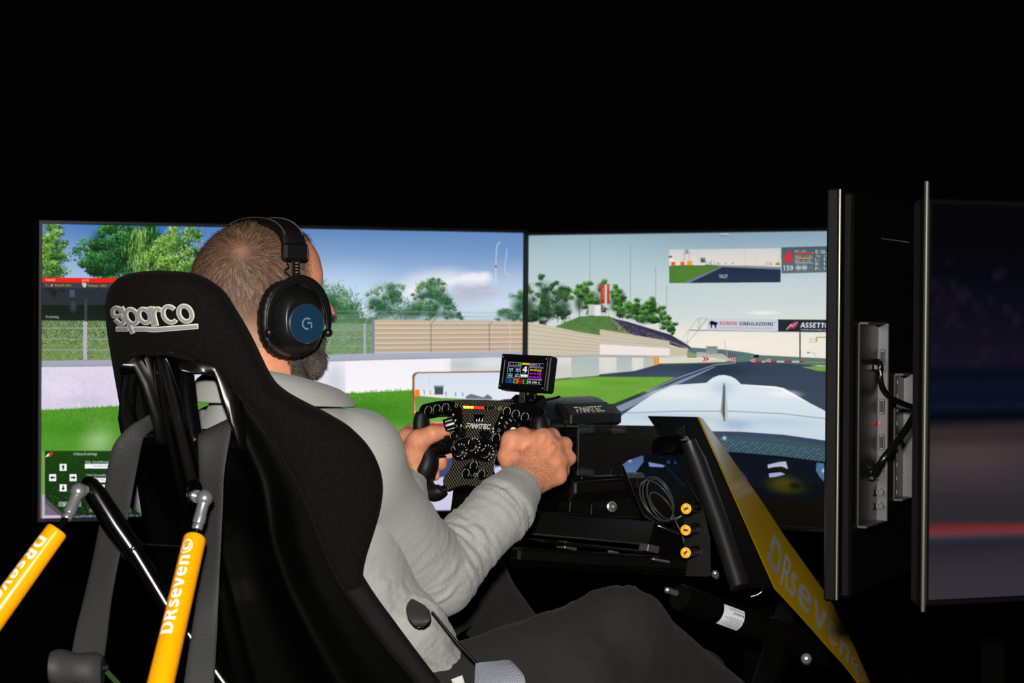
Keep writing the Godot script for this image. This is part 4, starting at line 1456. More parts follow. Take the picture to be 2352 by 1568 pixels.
func seat() -> void:
	seat_frame()
	var floor_at := sc0 - Vector3.UP * sc0.y + FW * 0.25
	var t := thing("racing_chair", "black bucket racing seat with a shiny shell, fabric wings and white stitched logo", "seat", floor_at)
	var fab := mat("black seat velour", Color(0.075, 0.073, 0.073), 0.92, 0.0, 0.15)
	fab.rim_enabled = true
	fab.rim = 0.06
	fab.rim_tint = 0.5
	fab.normal_enabled = true
	fab.normal_texture = noise_tex(0.12, 256, true, 3.0)
	fab.normal_scale = 0.45
	fab.uv1_triplanar = true
	fab.uv1_scale = Vector3(14, 14, 14)
	fab.albedo_texture = noise_tex(0.03, 256, false, 0, Color(0.72, 0.72, 0.72), Color.WHITE, FastNoiseLite.TYPE_SIMPLEX)
	var lac := mat("black lacquered shell", Color(0.006, 0.006, 0.006), 0.32, 0.0, 0.35)
	lac.clearcoat_enabled = true
	lac.clearcoat = 0.7
	lac.clearcoat_roughness = 0.06
	var plas := mat("black satin plastic", Color(0.02, 0.022, 0.024), 0.3, 0.0, 0.5)

	var outer := xy([329, 632, 385, 634, 437, 643, 494, 674, 532, 725, 570, 786, 618, 878, 650, 910, 700, 936, 760, 962, 810, 990, 850, 1030, 874, 1075, 882, 1115, 876, 1165, 858, 1225, 842, 1275, 835, 1310, 838, 1335, 870, 1385, 920, 1450, 970, 1515, 1015, 1572, 1060, 1630])
	var inner := xy([368, 806, 392, 807, 420, 812, 455, 824, 490, 846, 520, 872, 553, 903, 580, 935, 600, 960, 620, 992, 640, 1030, 655, 1059, 672, 1090, 687, 1120, 710, 1170, 735, 1235, 760, 1295, 775, 1325, 791, 1350, 815, 1385, 862, 1450, 915, 1515, 965, 1572, 1010, 1630])
	var ou := PackedVector2Array()
	var iu := PackedVector2Array()
	for k in outer.size():
		ou.append(seat_uv(outer[k].x, outer[k].y))
		iu.append(seat_uv(inner[k].x, inner[k].y))
	ou[0].x = 0.0
	iu[0].x = 0.0
	var O := curve2(ou, 4)
	var I := curve2(iu, 4)
	var m := O.size()

	# fabric wings and headrest: from the shell's rim over a padded roll to the front
	var cov: MB
	var prof := [[0.0, -0.012], [0.0, 0.002], [0.03, 0.010], [0.12, 0.015], [0.3, 0.018], [0.5, 0.019], [0.72, 0.017], [0.86, 0.013], [0.95, 0.006], [0.99, -0.003], [1.0, -0.014], [0.985, -0.028], [0.95, -0.04], [0.85, -0.05], [0.6, -0.056], [0.2, -0.054], [-0.1, -0.05]]
	var seam := 72
	var low := mat("dark grey seat velour", Color(0.105, 0.103, 0.102), 0.92, 0.0, 0.15)
	low.normal_enabled = true
	low.normal_texture = fab.normal_texture
	low.normal_scale = 0.45
	low.uv1_triplanar = true
	low.uv1_scale = Vector3(14, 14, 14)
	for piece in 3:
		cov = MB.new()
		var rows := []
		for q in prof:
			var row := PackedVector3Array()
			var from: int = [-seam, seam, -(m - 1)][piece]
			var to: int = [seam, m - 1, -seam][piece]
			for i in range(from, to + 1):
				var a := I[absi(i)].lerp(O[absi(i)], q[0])
				row.append(S(a.x * (-1.1 if i < 0 else 1.0), a.y, q[1] - (0.0 if piece == 0 else 0.001)))
			rows.append(row)
		cov.sheet(rows, false, false, false, true, 4.0, 4.0)
		part("fabric_cover" if piece == 0 else "side_bolster", cov, fab if piece == 0 else low, t, "black velour back of headrest and wings" if piece == 0 else "dark grey lower wing")

	# piping along the rim
	var pip := MB.new()
	var path := PackedVector3Array()
	for i in range(m - 1, 0, -1):
		path.append(S(-(I[i].x + (O[i].x - I[i].x) * 0.02) * 1.1, I[i].y, 0.011))
	for i in m:
		path.append(S(I[i].x + (O[i].x - I[i].x) * 0.02, I[i].y, 0.011))
	pip.tube(path, 0.0035, 6)
	part("rim_piping", pip, fab, t)

	# the lacquered shell between the wings, with two slots for the belts
	var slotR := PackedVector2Array()
	for q in xy([430, 862, 440, 851, 476, 862, 492, 880, 534, 985, 528, 1006, 460, 1000, 446, 988]):
		slotR.append(seat_uv(q.x, q.y, 0.012))
	slotR = curve2(slotR, 3, true)
	var slotL := PackedVector2Array()
	for q in slotR:
		slotL.append(Vector2(-q.x, q.y))
	var wideR := Geometry2D.offset_polygon(slotR, 0.05)[0]
	var wideL := Geometry2D.offset_polygon(slotL, 0.05)[0]
	var relief := func(s: float, d: float) -> float:
		var a := absf(s)
		var mid := 0.006 * exp(-pow(a / 0.045, 4.0)) - 0.004 * exp(-pow((a - 0.11) / 0.035, 2.0)) + 0.003 * exp(-pow((a - 0.17) / 0.02, 2.0))
		var lower := smoothstep(0.22, 0.34, d)
		var ridge := (0.018 + 0.012 * lower) * exp(-pow((a - 0.80 + 0.10 * lower) / 0.11, 2.0))
		var bowl := -0.018 * lower * exp(-pow((a - 0.42) / 0.25, 2.0))
		return mid * (1.0 - 0.4 * lower) + ridge + bowl + 0.002
	var width_at := func(d: float) -> float:
		for i in range(1, m):
			if I[i].y >= d and I[i].y > I[i - 1].y + 1e-5:
				return lerpf(I[i - 1].x, I[i].x, clampf((d - I[i - 1].y) / (I[i].y - I[i - 1].y), 0.0, 1.0))
		return I[m - 1].x
	for layer in 2:
		var sh := MB.new()
		var nd := 110
		var nu := 90
		var d0 := I[0].y + 0.0005
		var d1 := I[m - 1].y
		var ids := {}
		for j in nd + 1:
			var d := lerpf(d0, d1, pow(float(j) / nd, 1.25))
			var wd: float = width_at.call(d)
			for i in nu + 1:
				var s := float(i) / nu * 2.0 - 1.0
				var u := s * wd * (1.1 if s < 0.0 else 1.0)
				var r: float = relief.call(s, d) if layer == 0 else -0.045
				ids[Vector2i(i, j)] = sh.vert(S(u, d, r), Vector2(s, d))
		var v0 := 0
		for j in nd:
			for i in nu:
				var d := lerpf(d0, d1, pow((j + 0.5) / nd, 1.25))
				var s := (i + 0.5) / nu * 2.0 - 1.0
				var u: float = s * width_at.call(d) * (1.1 if s < 0.0 else 1.0)
				var q := Vector2(u, d)
				if Geometry2D.is_point_in_polygon(q, slotR if layer == 0 else wideR) or Geometry2D.is_point_in_polygon(q, slotL if layer == 0 else wideL):
					continue
				sh.quad(ids[Vector2i(i, j)], ids[Vector2i(i + 1, j)], ids[Vector2i(i + 1, j + 1)], ids[Vector2i(i, j + 1)])
		sh.seal(v0, 0, false)
		for i in sh.n.size():
			if layer == 0 and sh.n[i].dot(scn) < 0.0 or layer == 1 and sh.n[i].dot(scn) > 0.0:
				sh.n[i] = -sh.n[i]
		if sh.idx.size() and (sh.v[sh.idx[2]] - sh.v[sh.idx[0]]).cross(sh.v[sh.idx[1]] - sh.v[sh.idx[0]]).dot(sh.n[sh.idx[0]]) < 0.0:
			for k in range(0, sh.idx.size(), 3):
				var tt := sh.idx[k + 1]
				sh.idx[k + 1] = sh.idx[k + 2]
				sh.idx[k + 2] = tt
		if layer == 0:
			part("shell", sh, lac, t, "shiny black shell")
		else:
			part("front_padding", sh, fab, t)

	# bezels of the belt slots: a rounded frame that runs through the back
	for side in [1.0, -1.0]:
		var fr := MB.new()
		var ring := slotR
		var mid := Vector2.ZERO
		for q in ring:
			mid += q / ring.size()
		var rws := []
		for pr in [[1.40, -0.002], [1.40, 0.004], [1.36, 0.0095], [1.29, 0.0135], [1.20, 0.0155], [1.11, 0.0145], [1.04, 0.011], [1.0, 0.005], [0.985, -0.004], [1.05, -0.008], [1.3, -0.008]]:
			var row := PackedVector3Array()
			for q in ring:
				var e := (q - mid)
				var far := e.length()
				e = mid + e * (1.0 + (pr[0] - 1.0) * 0.05 / far * 1.0)
				row.append(S(e.x * side, e.y, pr[1] + relief.call(e.x / width_at.call(e.y), e.y)))
			rws.append(row)
		fr.sheet(rws, true)
		part("slot_bezel", fr, plas, t)

	# the pan under the thighs, below the frame
	var pan := MB.new()
	var rw := []
	for q in [[-0.60, -0.40], [-0.55, -0.52], [-0.35, -0.575], [-0.12, -0.56], [0.0, -0.52], [0.01, -0.535], [-0.12, -0.585], [-0.35, -0.605], [-0.57, -0.55], [-0.63, -0.40]]:
		var row := PackedVector3Array()
		for k in 13:
			var u := lerpf(-0.24, 0.24, k / 12.0)
			row.append(R(u, q[1] + 1.5 * u * u, q[0]))
		rw.append(row)
	pan.sheet(rw, false, true, false)
	part("seat_pan", pan, lac, t)

	# stitched logo on the headrest: raised strokes with a cream edge
	var grey := mat("light grey embroidery", Color(0.50, 0.51, 0.54), 0.65, 0.0, 0.3)
	var edge := mat("cream edging stitch", Color(0.80, 0.78, 0.68), 0.65, 0.0, 0.3)
	var oval := func(cx, cy, rx, ry, lean, a0, a1):
		var o := PackedVector2Array()
		for k in 25:
			var q: float = lerpf(a0, a1, k / 24.0)
			var yy: float = sin(q) * ry
			o.append(Vector2(cx + cos(q) * rx + lean * yy, cy + yy))
		return o
	var strokes := [curve2(xy([876, 938, 855, 900, 822, 892, 800, 918, 803, 955, 812, 968]), 4), xy([806, 966, 880, 968]), curve2(xy([880, 972, 895, 1000, 884, 1036, 856, 1032, 824, 1000]), 4),
		xy([872, 886, 905, 960, 966, 1116]), oval.call(958, 968, 48, 66, 0.22, 0, TAU), oval.call(1062, 962, 46, 62, 0.22, 0, TAU), xy([1098, 884, 1140, 1048]),
		xy([1122, 884, 1162, 1048]), curve2(xy([1140, 940, 1150, 905, 1172, 898, 1196, 912]), 4), oval.call(1272, 950, 56, 72, 0.2, -0.75, -5.5), oval.call(1400, 944, 54, 70, 0.2, 0, TAU),
		xy([836, 1083, 930, 1082]), curve2(xy([978, 1082, 1060, 1080, 1150, 1086, 1300, 1074, 1505, 1058]), 4)]
	for layer in 2:
		var lg := MB.new()
		for k in strokes.size():
			var st: PackedVector2Array = strokes[k]
			var wd := (33.0 if k < 11 else 38.0) + (8.0 if layer == 0 else -4.0)
			var n := st.size()
			var rws := []
			for i in n:
				var dir := (st[mini(i + 1, n - 1)] - st[maxi(i - 1, 0)]).normalized()
				if n > 20 and (i == 0 or i == n - 1) and st[0].distance_to(st[n - 1]) < 1.0:
					dir = (st[1] - st[n - 2]).normalized()
				var sd := dir.orthogonal()
				var ext := dir * ((-6.0 if i == 0 else 6.0 if i == n - 1 else 0.0) * (1.0 if layer == 0 else 0.0))
				var row := PackedVector3Array()
				for q in [[-0.5, 0.0], [-0.42, 0.7], [-0.2, 1.0], [0.2, 1.0], [0.42, 0.7], [0.5, 0.0]]:
					var e: Vector2 = st[i] + ext + sd * wd * q[0]
					var su := seat_uv(60.0 + e.x / 3.92, 480.0 + e.y / 3.92, 0.0195)
					row.append(S(su.x, su.y, 0.0190 + (0.0006 if layer == 0 else 0.0011) * q[1]))
				rws.append(row)
			lg.sheet(rws, false, false, false, false)
		for k in lg.n.size():
			if lg.n[k].dot(scn) < 0.0:
				lg.n[k] = -lg.n[k]
		part("logo_edging" if layer == 0 else "logo", lg, edge if layer == 0 else grey, t, "white stitched logo")


# ------------------------------------------------------------------ belts, struts and frame behind the seat
# a belt: its two edges as pixel and depth, [left x, y, right x, y, depth]
func strap(rows_in: Array, per := 5, thick := 0.0022) -> MB:
	var l := PackedVector3Array()
	var r := PackedVector3Array()
	for q in rows_in:
		var dz: float = q[5] if q.size() > 5 else 0.0
		l.append(P(q[0], q[1], q[4] + dz))
		r.append(P(q[2], q[3], q[4] - dz))
	l = curve(l, per)
	r = curve(r, per)
	var m := MB.new()
	var rows := []
	for i in l.size():
		var along := (l[mini(i + 1, l.size() - 1)] - l[maxi(i - 1, 0)])
		var n := along.cross(r[i] - l[i]).normalized() * thick
		var row := PackedVector3Array()
		for k in 9:
			var q := l[i].lerp(r[i], k / 8.0)
			row.append(q + n * (1.0 if k > 0 and k < 8 else 0.4))
		for k in 9:
			var q := r[i].lerp(l[i], k / 8.0)
			row.append(q - n * (1.0 if k > 0 and k < 8 else 0.4))
		rows.append(row)
	m.sheet(rows, true, false, true, true, 1.0, 1.0)
	# cloth runs straight: across 0..1, along in metres
	var cnt := 18
	for i in l.size():
		for k in cnt:
			m.uv[i * cnt + k].x = k / 8.0 if k < 9 else 1.0 - (k - 9) / 8.0
	return m

func webbing() -> StandardMaterial3D:
	if mats.has("dark grey webbing"):
		return mats["dark grey webbing"]
	var w := mat("dark grey webbing", Color.WHITE, 0.62, 0.0, 0.4)
	# rows of thread knuckles, each a light oval on near-black
	w.albedo_texture = weave_image(64, func(x, y):
		var cx: float = (x % 16) - 7.5
		var row: int = y / 8
		if row % 2 == 1:
			cx = ((x + 8) % 16) - 7.5
		var cy: float = (y % 8) - 3.5
		var d := Vector2(cx / 6.0, cy / 3.2).length()
		var g := clampf(1.15 - d, 0.0, 1.0)
		return Color(0.085, 0.088, 0.09).lerp(Color(0.40, 0.40, 0.385), g * 0.9))
	w.uv1_scale = Vector3(3.6, 62.0, 1)
	w.normal_enabled = true
	w.normal_texture = w.albedo_texture
	w.normal_enabled = false
	w.heightmap_enabled = false
	return w

func belts() -> void:
	var web := webbing()
	var t := thing("shoulder_belt", "dark woven shoulder belt through the left slot of the seat back, rolled at its end", "belt", P(200, 1560, 3.12), "shoulder belts behind the seat")
	part("webbing", strap([[372, 930, 370, 972, 3.44], [356, 943, 354, 985, 3.405], [324, 963, 342, 994, 3.385], [300, 977, 331, 1004, 3.375], [272, 1005, 324, 1028, 3.365], [256, 1035, 318, 1058, 3.355, 0.005], [246, 1085, 309, 1104, 3.34, 0.01], [237, 1150, 299, 1160, 3.32, 0.01], [226, 1220, 287, 1222, 3.295, 0.01], [210, 1300, 270, 1300, 3.26, 0.008], [190, 1385, 255, 1385, 3.21], [174, 1450, 246, 1462, 3.17], [165, 1500, 240, 1505, 3.145], [160, 1530, 236, 1535, 3.13]]), web, t)
	var m := MB.new()
	var a := P(116, 1532, 3.07)
	var b := P(236, 1542, 3.10)
	var rows := []
	for i in 13:
		var f := i / 12.0
		var row := PackedVector3Array()
		var r := 0.0215 * (1.0 - 0.12 * pow(absf(f * 2.0 - 1.0), 6.0)) + 0.0015 * sin(f * 9.0)
		for k in 30:
			var an := TAU * k / 30.0
			var rr := r * (1.0 + 0.05 * (k / 30.0))
			row.append(a.lerp(b, f) + Vector3(0, cos(an) * rr, sin(an) * rr))
		rows.append(row)
	m.sheet(rows, true, false, true, true, 1.0, 1.0)
	for i in m.uv.size():
		m.uv[i] = Vector2(m.uv[i].y * 15.0, m.uv[i].x * 0.14)
	part("rolled_end", m, web, t)
	m = MB.new()
	m.tube(PackedVector3Array([P(150, 1540, 3.08), P(246, 1532, 3.105)]), 0.005, 12)
	part("tail_rod", m, mat("black steel", Color(0.03, 0.03, 0.03), 0.5, 0.0, 0.4), t)

	t = thing("shoulder_belt", "dark woven shoulder belt through the right slot of the seat back, beside the strut", "belt", P(455, 1620, 3.15), "shoulder belts behind the seat")
	part("webbing", strap([[470, 1012, 536, 980, 3.40], [463, 998, 532, 964, 3.375], [457, 998, 530, 964, 3.35], [455, 1015, 532, 982, 3.335], [457, 1060, 522, 1040, 3.325, 0.006], [459, 1110, 514, 1095, 3.32, 0.012], [462, 1160, 512, 1150, 3.315, 0.014], [462, 1240, 508, 1235, 3.30, 0.012], [455, 1340, 503, 1338, 3.27, 0.008], [442, 1440, 499, 1440, 3.24], [428, 1530, 494, 1530, 3.21], [415, 1630, 488, 1630, 3.18]]), web, t)


# a thick printed yellow tube: text runs along it
func tube_print(flip: bool) -> ImageTexture:
	var p := Pnt.new(1024, 256, func(x, y): return Vector2(x, y))
	p.rect(0, 0, 1024, 256, rgb(250, 160, 6))
	p.text("DRseven©", 70 if flip else 470, 126, 46, rgb(244, 240, 232), 510, false, 0, 0, true)
	if flip:
		p.im.rotate_180()
	return p.done()

func strut(called: String, label: String, ball: Vector3, neck: Vector3, a: Vector3, b: Vector3, r0: float, r1: float, stud_to: Vector3, flip: bool, turn: float) -> void:
	var t := thing(called, label, "gas strut", b, "yellow gas struts behind the seat")
	var zinc := mat("zinc plated steel", Color(0.62, 0.63, 0.64), 0.27, 0.72, 0.6)
	var dark := mat("dark steel rod", Color(0.10, 0.10, 0.10), 0.25, 0.8, 0.5)
	var yel := StandardMaterial3D.new()
	yel.resource_name = "yellow gloss paint with print"
	yel.albedo_texture = tube_print(flip)
	yel.roughness = 0.2
	yel.metallic_specular = 0.5
	yel.clearcoat_enabled = true
	yel.clearcoat = 0.5
	yel.clearcoat_roughness = 0.08
	r1 = lerpf(r0, r1, 1.2)
	b = a.lerp(b, 1.6)
	var dir := (b - a).normalized()
	var len := a.distance_to(b)
	# cylinder with rounded end, printed along its length
	var m := MB.new()
	var side := dir.cross(eye.origin - a).normalized()
	var front := side.cross(dir).normalized()
	var rows := []
	var sides := 40
	for q in [[0.0, 0.0], [0.0, 0.80], [0.0006, 0.90], [0.002, 0.97], [0.0045, 1.0], [len * 0.25, 1.0], [len * 0.5, 1.0], [len * 0.75, 1.0], [len, 1.0], [len, 0.0]]:
		var row := PackedVector3Array()
		var r: float = lerpf(r0, r1, q[0] / len) * q[1]
		for k in sides + 1:
			var an := TAU * k / sides + turn
			row.append(a + dir * q[0] + (front * cos(an) + side * sin(an)) * maxf(r, 0.0001))
		rows.append(row)
	m.sheet(rows, false)
	var at := 0
	for q in rows.size():
		for k in sides + 1:
			m.uv[at] = Vector2(clampf(1.0 - (rows[q][0] - a).dot(dir) / 0.29, 0.0, 1.0), 1.0 - float(k) / sides)
			at += 1
	for k in range(0, m.n.size()):
		pass
	part("cylinder", m, yel, t, "yellow cylinder with white lettering")
	# rod, lock nut, socket, ball and stud
	var up := -dir
	m = MB.new()
	m.lathe(a, neck - a, PackedVector2Array([Vector2(0, -0.004), Vector2(0.0042, -0.004), Vector2(0.0042, a.distance_to(neck)), Vector2(0, a.distance_to(neck))]), 16)
	part("rod", m, dark, t)
	var ax := (ball - neck)
	var L := ax.length()
	m = MB.new()
	m.lathe(neck, ax, PackedVector2Array([Vector2(0, -0.008), Vector2(0.007, -0.008), Vector2(0.0078, -0.0065), Vector2(0.0078, -0.001), Vector2(0.007, 0), Vector2(0, 0)]), 6)
	part("lock_nut", m, zinc, t)
	m = MB.new()
	m.lathe(neck, ax, PackedVector2Array([Vector2(0, 0), Vector2(0.0078, 0), Vector2(0.0084, 0.001), Vector2(0.0084, L * 0.32), Vector2(0.0078, L * 0.34), Vector2(0.0078, L * 0.72), Vector2(0.0086, L * 0.82), Vector2(0.004, L * 0.95), Vector2(0, L)]), 20)
	m.ball(ball, 0.0112, 14, 20)
	part("socket", m, zinc, t, "silver ball socket")
	m = MB.new()
	var sd := stud_to - ball
	m.lathe(ball, sd, PackedVector2Array([Vector2(0, 0), Vector2(0.005, 0), Vector2(0.005, sd.length() * 0.5), Vector2(0.0085, sd.length() * 0.5), Vector2(0.0085, sd.length() * 0.62), Vector2(0.0055, sd.length() * 0.62), Vector2(0.0055, sd.length()), Vector2(0, sd.length())]), 18)
	part("stud", m, zinc, t)

func struts() -> void:
	var steel := mat("black painted tube", Color(0.012, 0.012, 0.012), 0.17, 0.0, 0.6)
	strut("gas_strut", "yellow gas strut running up to the silver ball joint in front of the seat back", P(470, 1144, 3.2), P(456, 1202, 3.19), P(448, 1234, 3.185), P(352, 1640, 3.02), 0.0150, 0.0182, P(436, 1136, 3.235), false, -TAU * 0.50)
	strut("gas_strut", "yellow gas strut slanting out of the left edge, on the end of the black tube", P(180, 1128, 3.24), P(158, 1180, 3.225), P(133, 1215, 3.21), P(-60, 1480, 3.163), 0.0150, 0.0192, P(200, 1124, 3.25), true, -TAU * 0.27)
	# the slanting tube of the tilting frame
	var t := thing("frame_tube", "thick glossy black tube slanting down behind the seat from the left strut", "frame tube", P(500, 1600, 3.3))
	var m := MB.new()
	var path := PackedVector3Array([P(196, 1096, 3.262), P(199, 1101, 3.262), P(206, 1112, 3.262), P(222, 1138, 3.261), P(265, 1206, 3.259), P(310, 1268, 3.257)])
	m.tube(path, [0.0035, 0.0085, 0.0122, 0.0150, 0.0162, 0.0162], 24)
	part("upper_tube", m, steel, t)
	m = MB.new()
	m.tube(PackedVector3Array([P(300, 1254, 3.258), P(380, 1384, 3.254), P(465, 1500, 3.250), P(560, 1630, 3.245)]), 0.0135, 24)
	part("lower_tube", m, steel, t)
	m = MB.new()
	var w := PackedVector3Array()
	for k in 13:
		var an := TAU * k / 12.0
		var d := (P(380, 1384, 3.254) - P(300, 1254, 3.258)).normalized()
		var sx := d.cross(Vector3.BACK).normalized()
		w.append(P(306, 1263, 3.257) + sx * cos(an) * 0.0158 + sx.cross(d) * sin(an) * 0.0158 + d * 0.004 * sin(an * 2.0))
	m.tube(w, 0.003, 8, false)
	part("weld_bead", m, steel, t)
	m = MB.new()
	m.tube(PackedVector3Array([P(240, 1180, 3.246), P(243, 1184, 3.243)]), 0.0022, 8)
	part("grub_screw", m, mat("dark steel rod", Color.BLACK, 0.3), t)
	# the bracket that carries the right ball joint
	m = MB.new()
	var o := curve2(xy([430, 1112, 436, 1103, 450, 1100, 462, 1112, 466, 1140, 460, 1166, 448, 1172, 436, 1160, 430, 1140]), 4, true)
	var pts := PackedVector3Array()
	for q in o:
		pts.append(P(q.x, q.y, 3.238 + (q.x - 448.0) * 0.0009))
	m.slab(pts, Vector3(0, 0, -0.006), 0.001)
	single("joint_bracket", m, steel, "small black bracket behind the right ball joint", "bracket")
	m = MB.new()
	m.box(frame(P(372, 1250, 3.42), P(410, 1250, 3.42) - P(330, 1245, 3.42), Vector3.UP, Vector3(0, 0, 1)), Vector3(0.10, 0.003, 0.02), 0.001)
	single("cross_bar", m, steel, "thin black bar crossing behind the slanting tube", "bar")


# ------------------------------------------------------------------ rounded bodies: tapered bones melted into one skin
class Flesh:
	var lo: Vector3
	var cell: float
	var nx: int
	var ny: int
	var nz: int
	var acc := PackedFloat32Array()
	var k: float

	func _init(a: Vector3, b: Vector3, c: float, soft: float) -> void:
		lo = a
		cell = c
		k = soft
		nx = int((b.x - a.x) / c) + 2
		ny = int((b.y - a.y) / c) + 2
		nz = int((b.z - a.z) / c) + 2
		acc.resize(nx * ny * nz)

	func span(a: Vector3, b: Vector3) -> Array:
		var i0 := Vector3i(((a - lo) / cell).floor()).clamp(Vector3i.ZERO, Vector3i(nx - 1, ny - 1, nz - 1))
		var i1 := Vector3i(((b - lo) / cell).ceil()).clamp(Vector3i.ZERO, Vector3i(nx - 1, ny - 1, nz - 1))
		return [i0, i1]

	# a tapered bone; sharp > 1 makes it melt less into its neighbours
	func bone(a: Vector3, b: Vector3, ra: float, rb: float, sharp := 1.0) -> void:
		var reach := maxf(ra, rb) + 4.0 * k + 2.0 * cell
		var s := span(a.min(b) - Vector3.ONE * reach, a.max(b) + Vector3.ONE * reach)
		var i0: Vector3i = s[0]
		var i1: Vector3i = s[1]
		var ab := b - a
		var ll := maxf(ab.length_squared(), 1e-9)
		var kk := sharp / k
		var lim := 4.0 * k + 2.0 * cell
		for z in range(i0.z, i1.z + 1):
			for y in range(i0.y, i1.y + 1):
				var at := (z * ny + y) * nx
				var p := Vector3(lo.x + i0.x * cell, lo.y + y * cell, lo.z + z * cell)
				for x in range(i0.x, i1.x + 1):
					var t := clampf((p - a).dot(ab) / ll, 0.0, 1.0)
					var d := (p - a - ab * t).length() - ra - (rb - ra) * t
					if d < lim:
						acc[at + x] += exp(minf(60.0, -d * kk))
					p.x += cell

	# an egg with its own axes
	func egg(o: Vector3, bx: Basis, r: Vector3, sharp := 1.0) -> void:
		var big := maxf(r.x, maxf(r.y, r.z)) + 4.0 * k + 2.0 * cell
		var s := span(o - Vector3.ONE * big, o + Vector3.ONE * big)
		var i0: Vector3i = s[0]
		var i1: Vector3i = s[1]
		var inv := bx.transposed()
		var kk := sharp / k
		var lim := 4.0 * k + 2.0 * cell
		for z in range(i0.z, i1.z + 1):
			for y in range(i0.y, i1.y + 1):
				var at := (z * ny + y) * nx
				for x in range(i0.x, i1.x + 1):
					var p := inv * (Vector3(lo.x + x * cell, lo.y + y * cell, lo.z + z * cell) - o)
					var q := p / r
					var l := q.length()
					var g := (q / r).length()
					var d := l * (l - 1.0) / maxf(g, 1e-6) if l > 1e-6 else -minf(r.x, minf(r.y, r.z))
					if d < lim:
						acc[at + x] += exp(minf(60.0, -d * kk))

	# carve a rounded hollow
	func dent(o: Vector3, r: float, depth: float) -> void:
		var s := span(o - Vector3.ONE * r, o + Vector3.ONE * r)
		for z in range(s[0].z, s[1].z + 1):
			for y in range(s[0].y, s[1].y + 1):
				for x in range(s[0].x, s[1].x + 1):
					var p := Vector3(lo.x + x * cell, lo.y + y * cell, lo.z + z * cell) - o
					var q := 1.0 - p.length() / r
					if q > 0.0:
						acc[(z * ny + y) * nx + x] *= exp(-depth / k * q * q * (3.0 - 2.0 * q))

	# surface nets: one vertex in every cell that the skin crosses, one quad round every crossed edge
	func skin(m: MB, keep = null) -> void:
		var v0 := m.v.size()
		var i0 := m.idx.size()
		var f := PackedFloat32Array()
		f.resize(acc.size())
		var near := PackedInt32Array()
		for i in acc.size():
			var a := acc[i]
			if a > 0.0:
				f[i] = -log(a) * k
				near.append(i)
			else:
				f[i] = 1.0
		var id := {}
		var sx := 1
		var sy := nx
		var sz := nx * ny
		var offs := [0, sx, sy, sx + sy, sz, sx + sz, sy + sz, sx + sy + sz]
		var edges := [[0, 1], [2, 3], [4, 5], [6, 7], [0, 2], [1, 3], [4, 6], [5, 7], [0, 4], [1, 5], [2, 6], [3, 7]]
		var lim := acc.size() - sx - sy - sz
		for i in near:
			if i >= lim or absf(f[i]) > cell * 4.5:
				continue
			var neg := 0
			for o in offs:
				if f[i + o] < 0.0:
					neg += 1
			if neg == 0 or neg == 8:
				continue
			var x := i % nx
			var y := (i / nx) % ny
			var z := i / sz
			var sum := Vector3.ZERO
			var cnt := 0
			for e in edges:
				var fa := f[i + offs[e[0]]]
				var fb := f[i + offs[e[1]]]
				if (fa < 0.0) != (fb < 0.0):
					var t := fa / (fa - fb)
					var pa := Vector3(e[0] & 1, (e[0] >> 1) & 1, e[0] >> 2)
					var pb := Vector3(e[1] & 1, (e[1] >> 1) & 1, e[1] >> 2)
					sum += pa.lerp(pb, t)
					cnt += 1
			id[i] = m.vert(lo + (Vector3(x, y, z) + sum / cnt) * cell)
		for i in id:
			if i < sx + sy + sz:
				continue
			var inside := f[i] < 0.0
			for q in [[sx, sy, sz], [sy, sz, sx], [sz, sx, sy]]:
				if i + q[0] < f.size() and (f[i + q[0]] < 0.0) != inside:
					var a = id.get(i)
					var b = id.get(i - q[1])
					var c = id.get(i - q[1] - q[2])
					var d = id.get(i - q[2])
					if a == null or b == null or c == null or d == null:
						continue
					if inside:
						m.quad(a, b, c, d)
					else:
						m.quad(a, d, c, b)
		if keep != null:
			var kept := PackedInt32Array()
			for q in range(i0, m.idx.size(), 3):
				if keep.call((m.v[m.idx[q]] + m.v[m.idx[q + 1]] + m.v[m.idx[q + 2]]) / 3.0):
					kept.append_array([m.idx[q], m.idx[q + 1], m.idx[q + 2]])
			m.idx.resize(i0)
			m.idx.append_array(kept)
		m.seal(v0, i0, keep == null)


func respin(m: MB, v0: int, i0: int) -> void:           # fresh normals after the points have moved
	for i in range(v0, m.v.size()):
		m.n[i] = Vector3.ZERO
	m.seal(v0, i0, false)


# thin tapering hairs: each [root, direction, length, width, normal]
func hair_blade(m: MB, root: Vector3, d1: Vector3, d2: Vector3, length: float, wd: float, nrm: Vector3, c: Color) -> void:
	m.tint = c
	var sd := d1.cross(nrm).normalized() * wd / 2.0
	var a := m.vert(root - sd)
	var b := m.vert(root + sd)
	var p := root + d1 * length * 0.5
	var q := m.vert(p - sd * 0.8)
	m.tint = c.lightened(0.12)
	var e := m.vert(p + sd * 0.8)
	var g := m.vert(p + d2 * length * 0.5)
	m.idx.append_array([a, q, b, b, q, e, q, g, e])
	for i in [a, b, q, e, g]:
		m.n[i] = (nrm * 0.8 + d1 * 0.15 + sd.normalized() * (0.35 if i == b or i == e else -0.35 if i == a or i == q else 0.0)).normalized()
	m.tint = Color.WHITE


# ------------------------------------------------------------------ the driver
var HR: Vector3
var HF: Vector3
var HC: Vector3

func H(r: float, u: float, f: float) -> Vector3:        # in the head's own axes: right, up, forward
	return HC + HR * r + Vector3.UP * u + HF * f

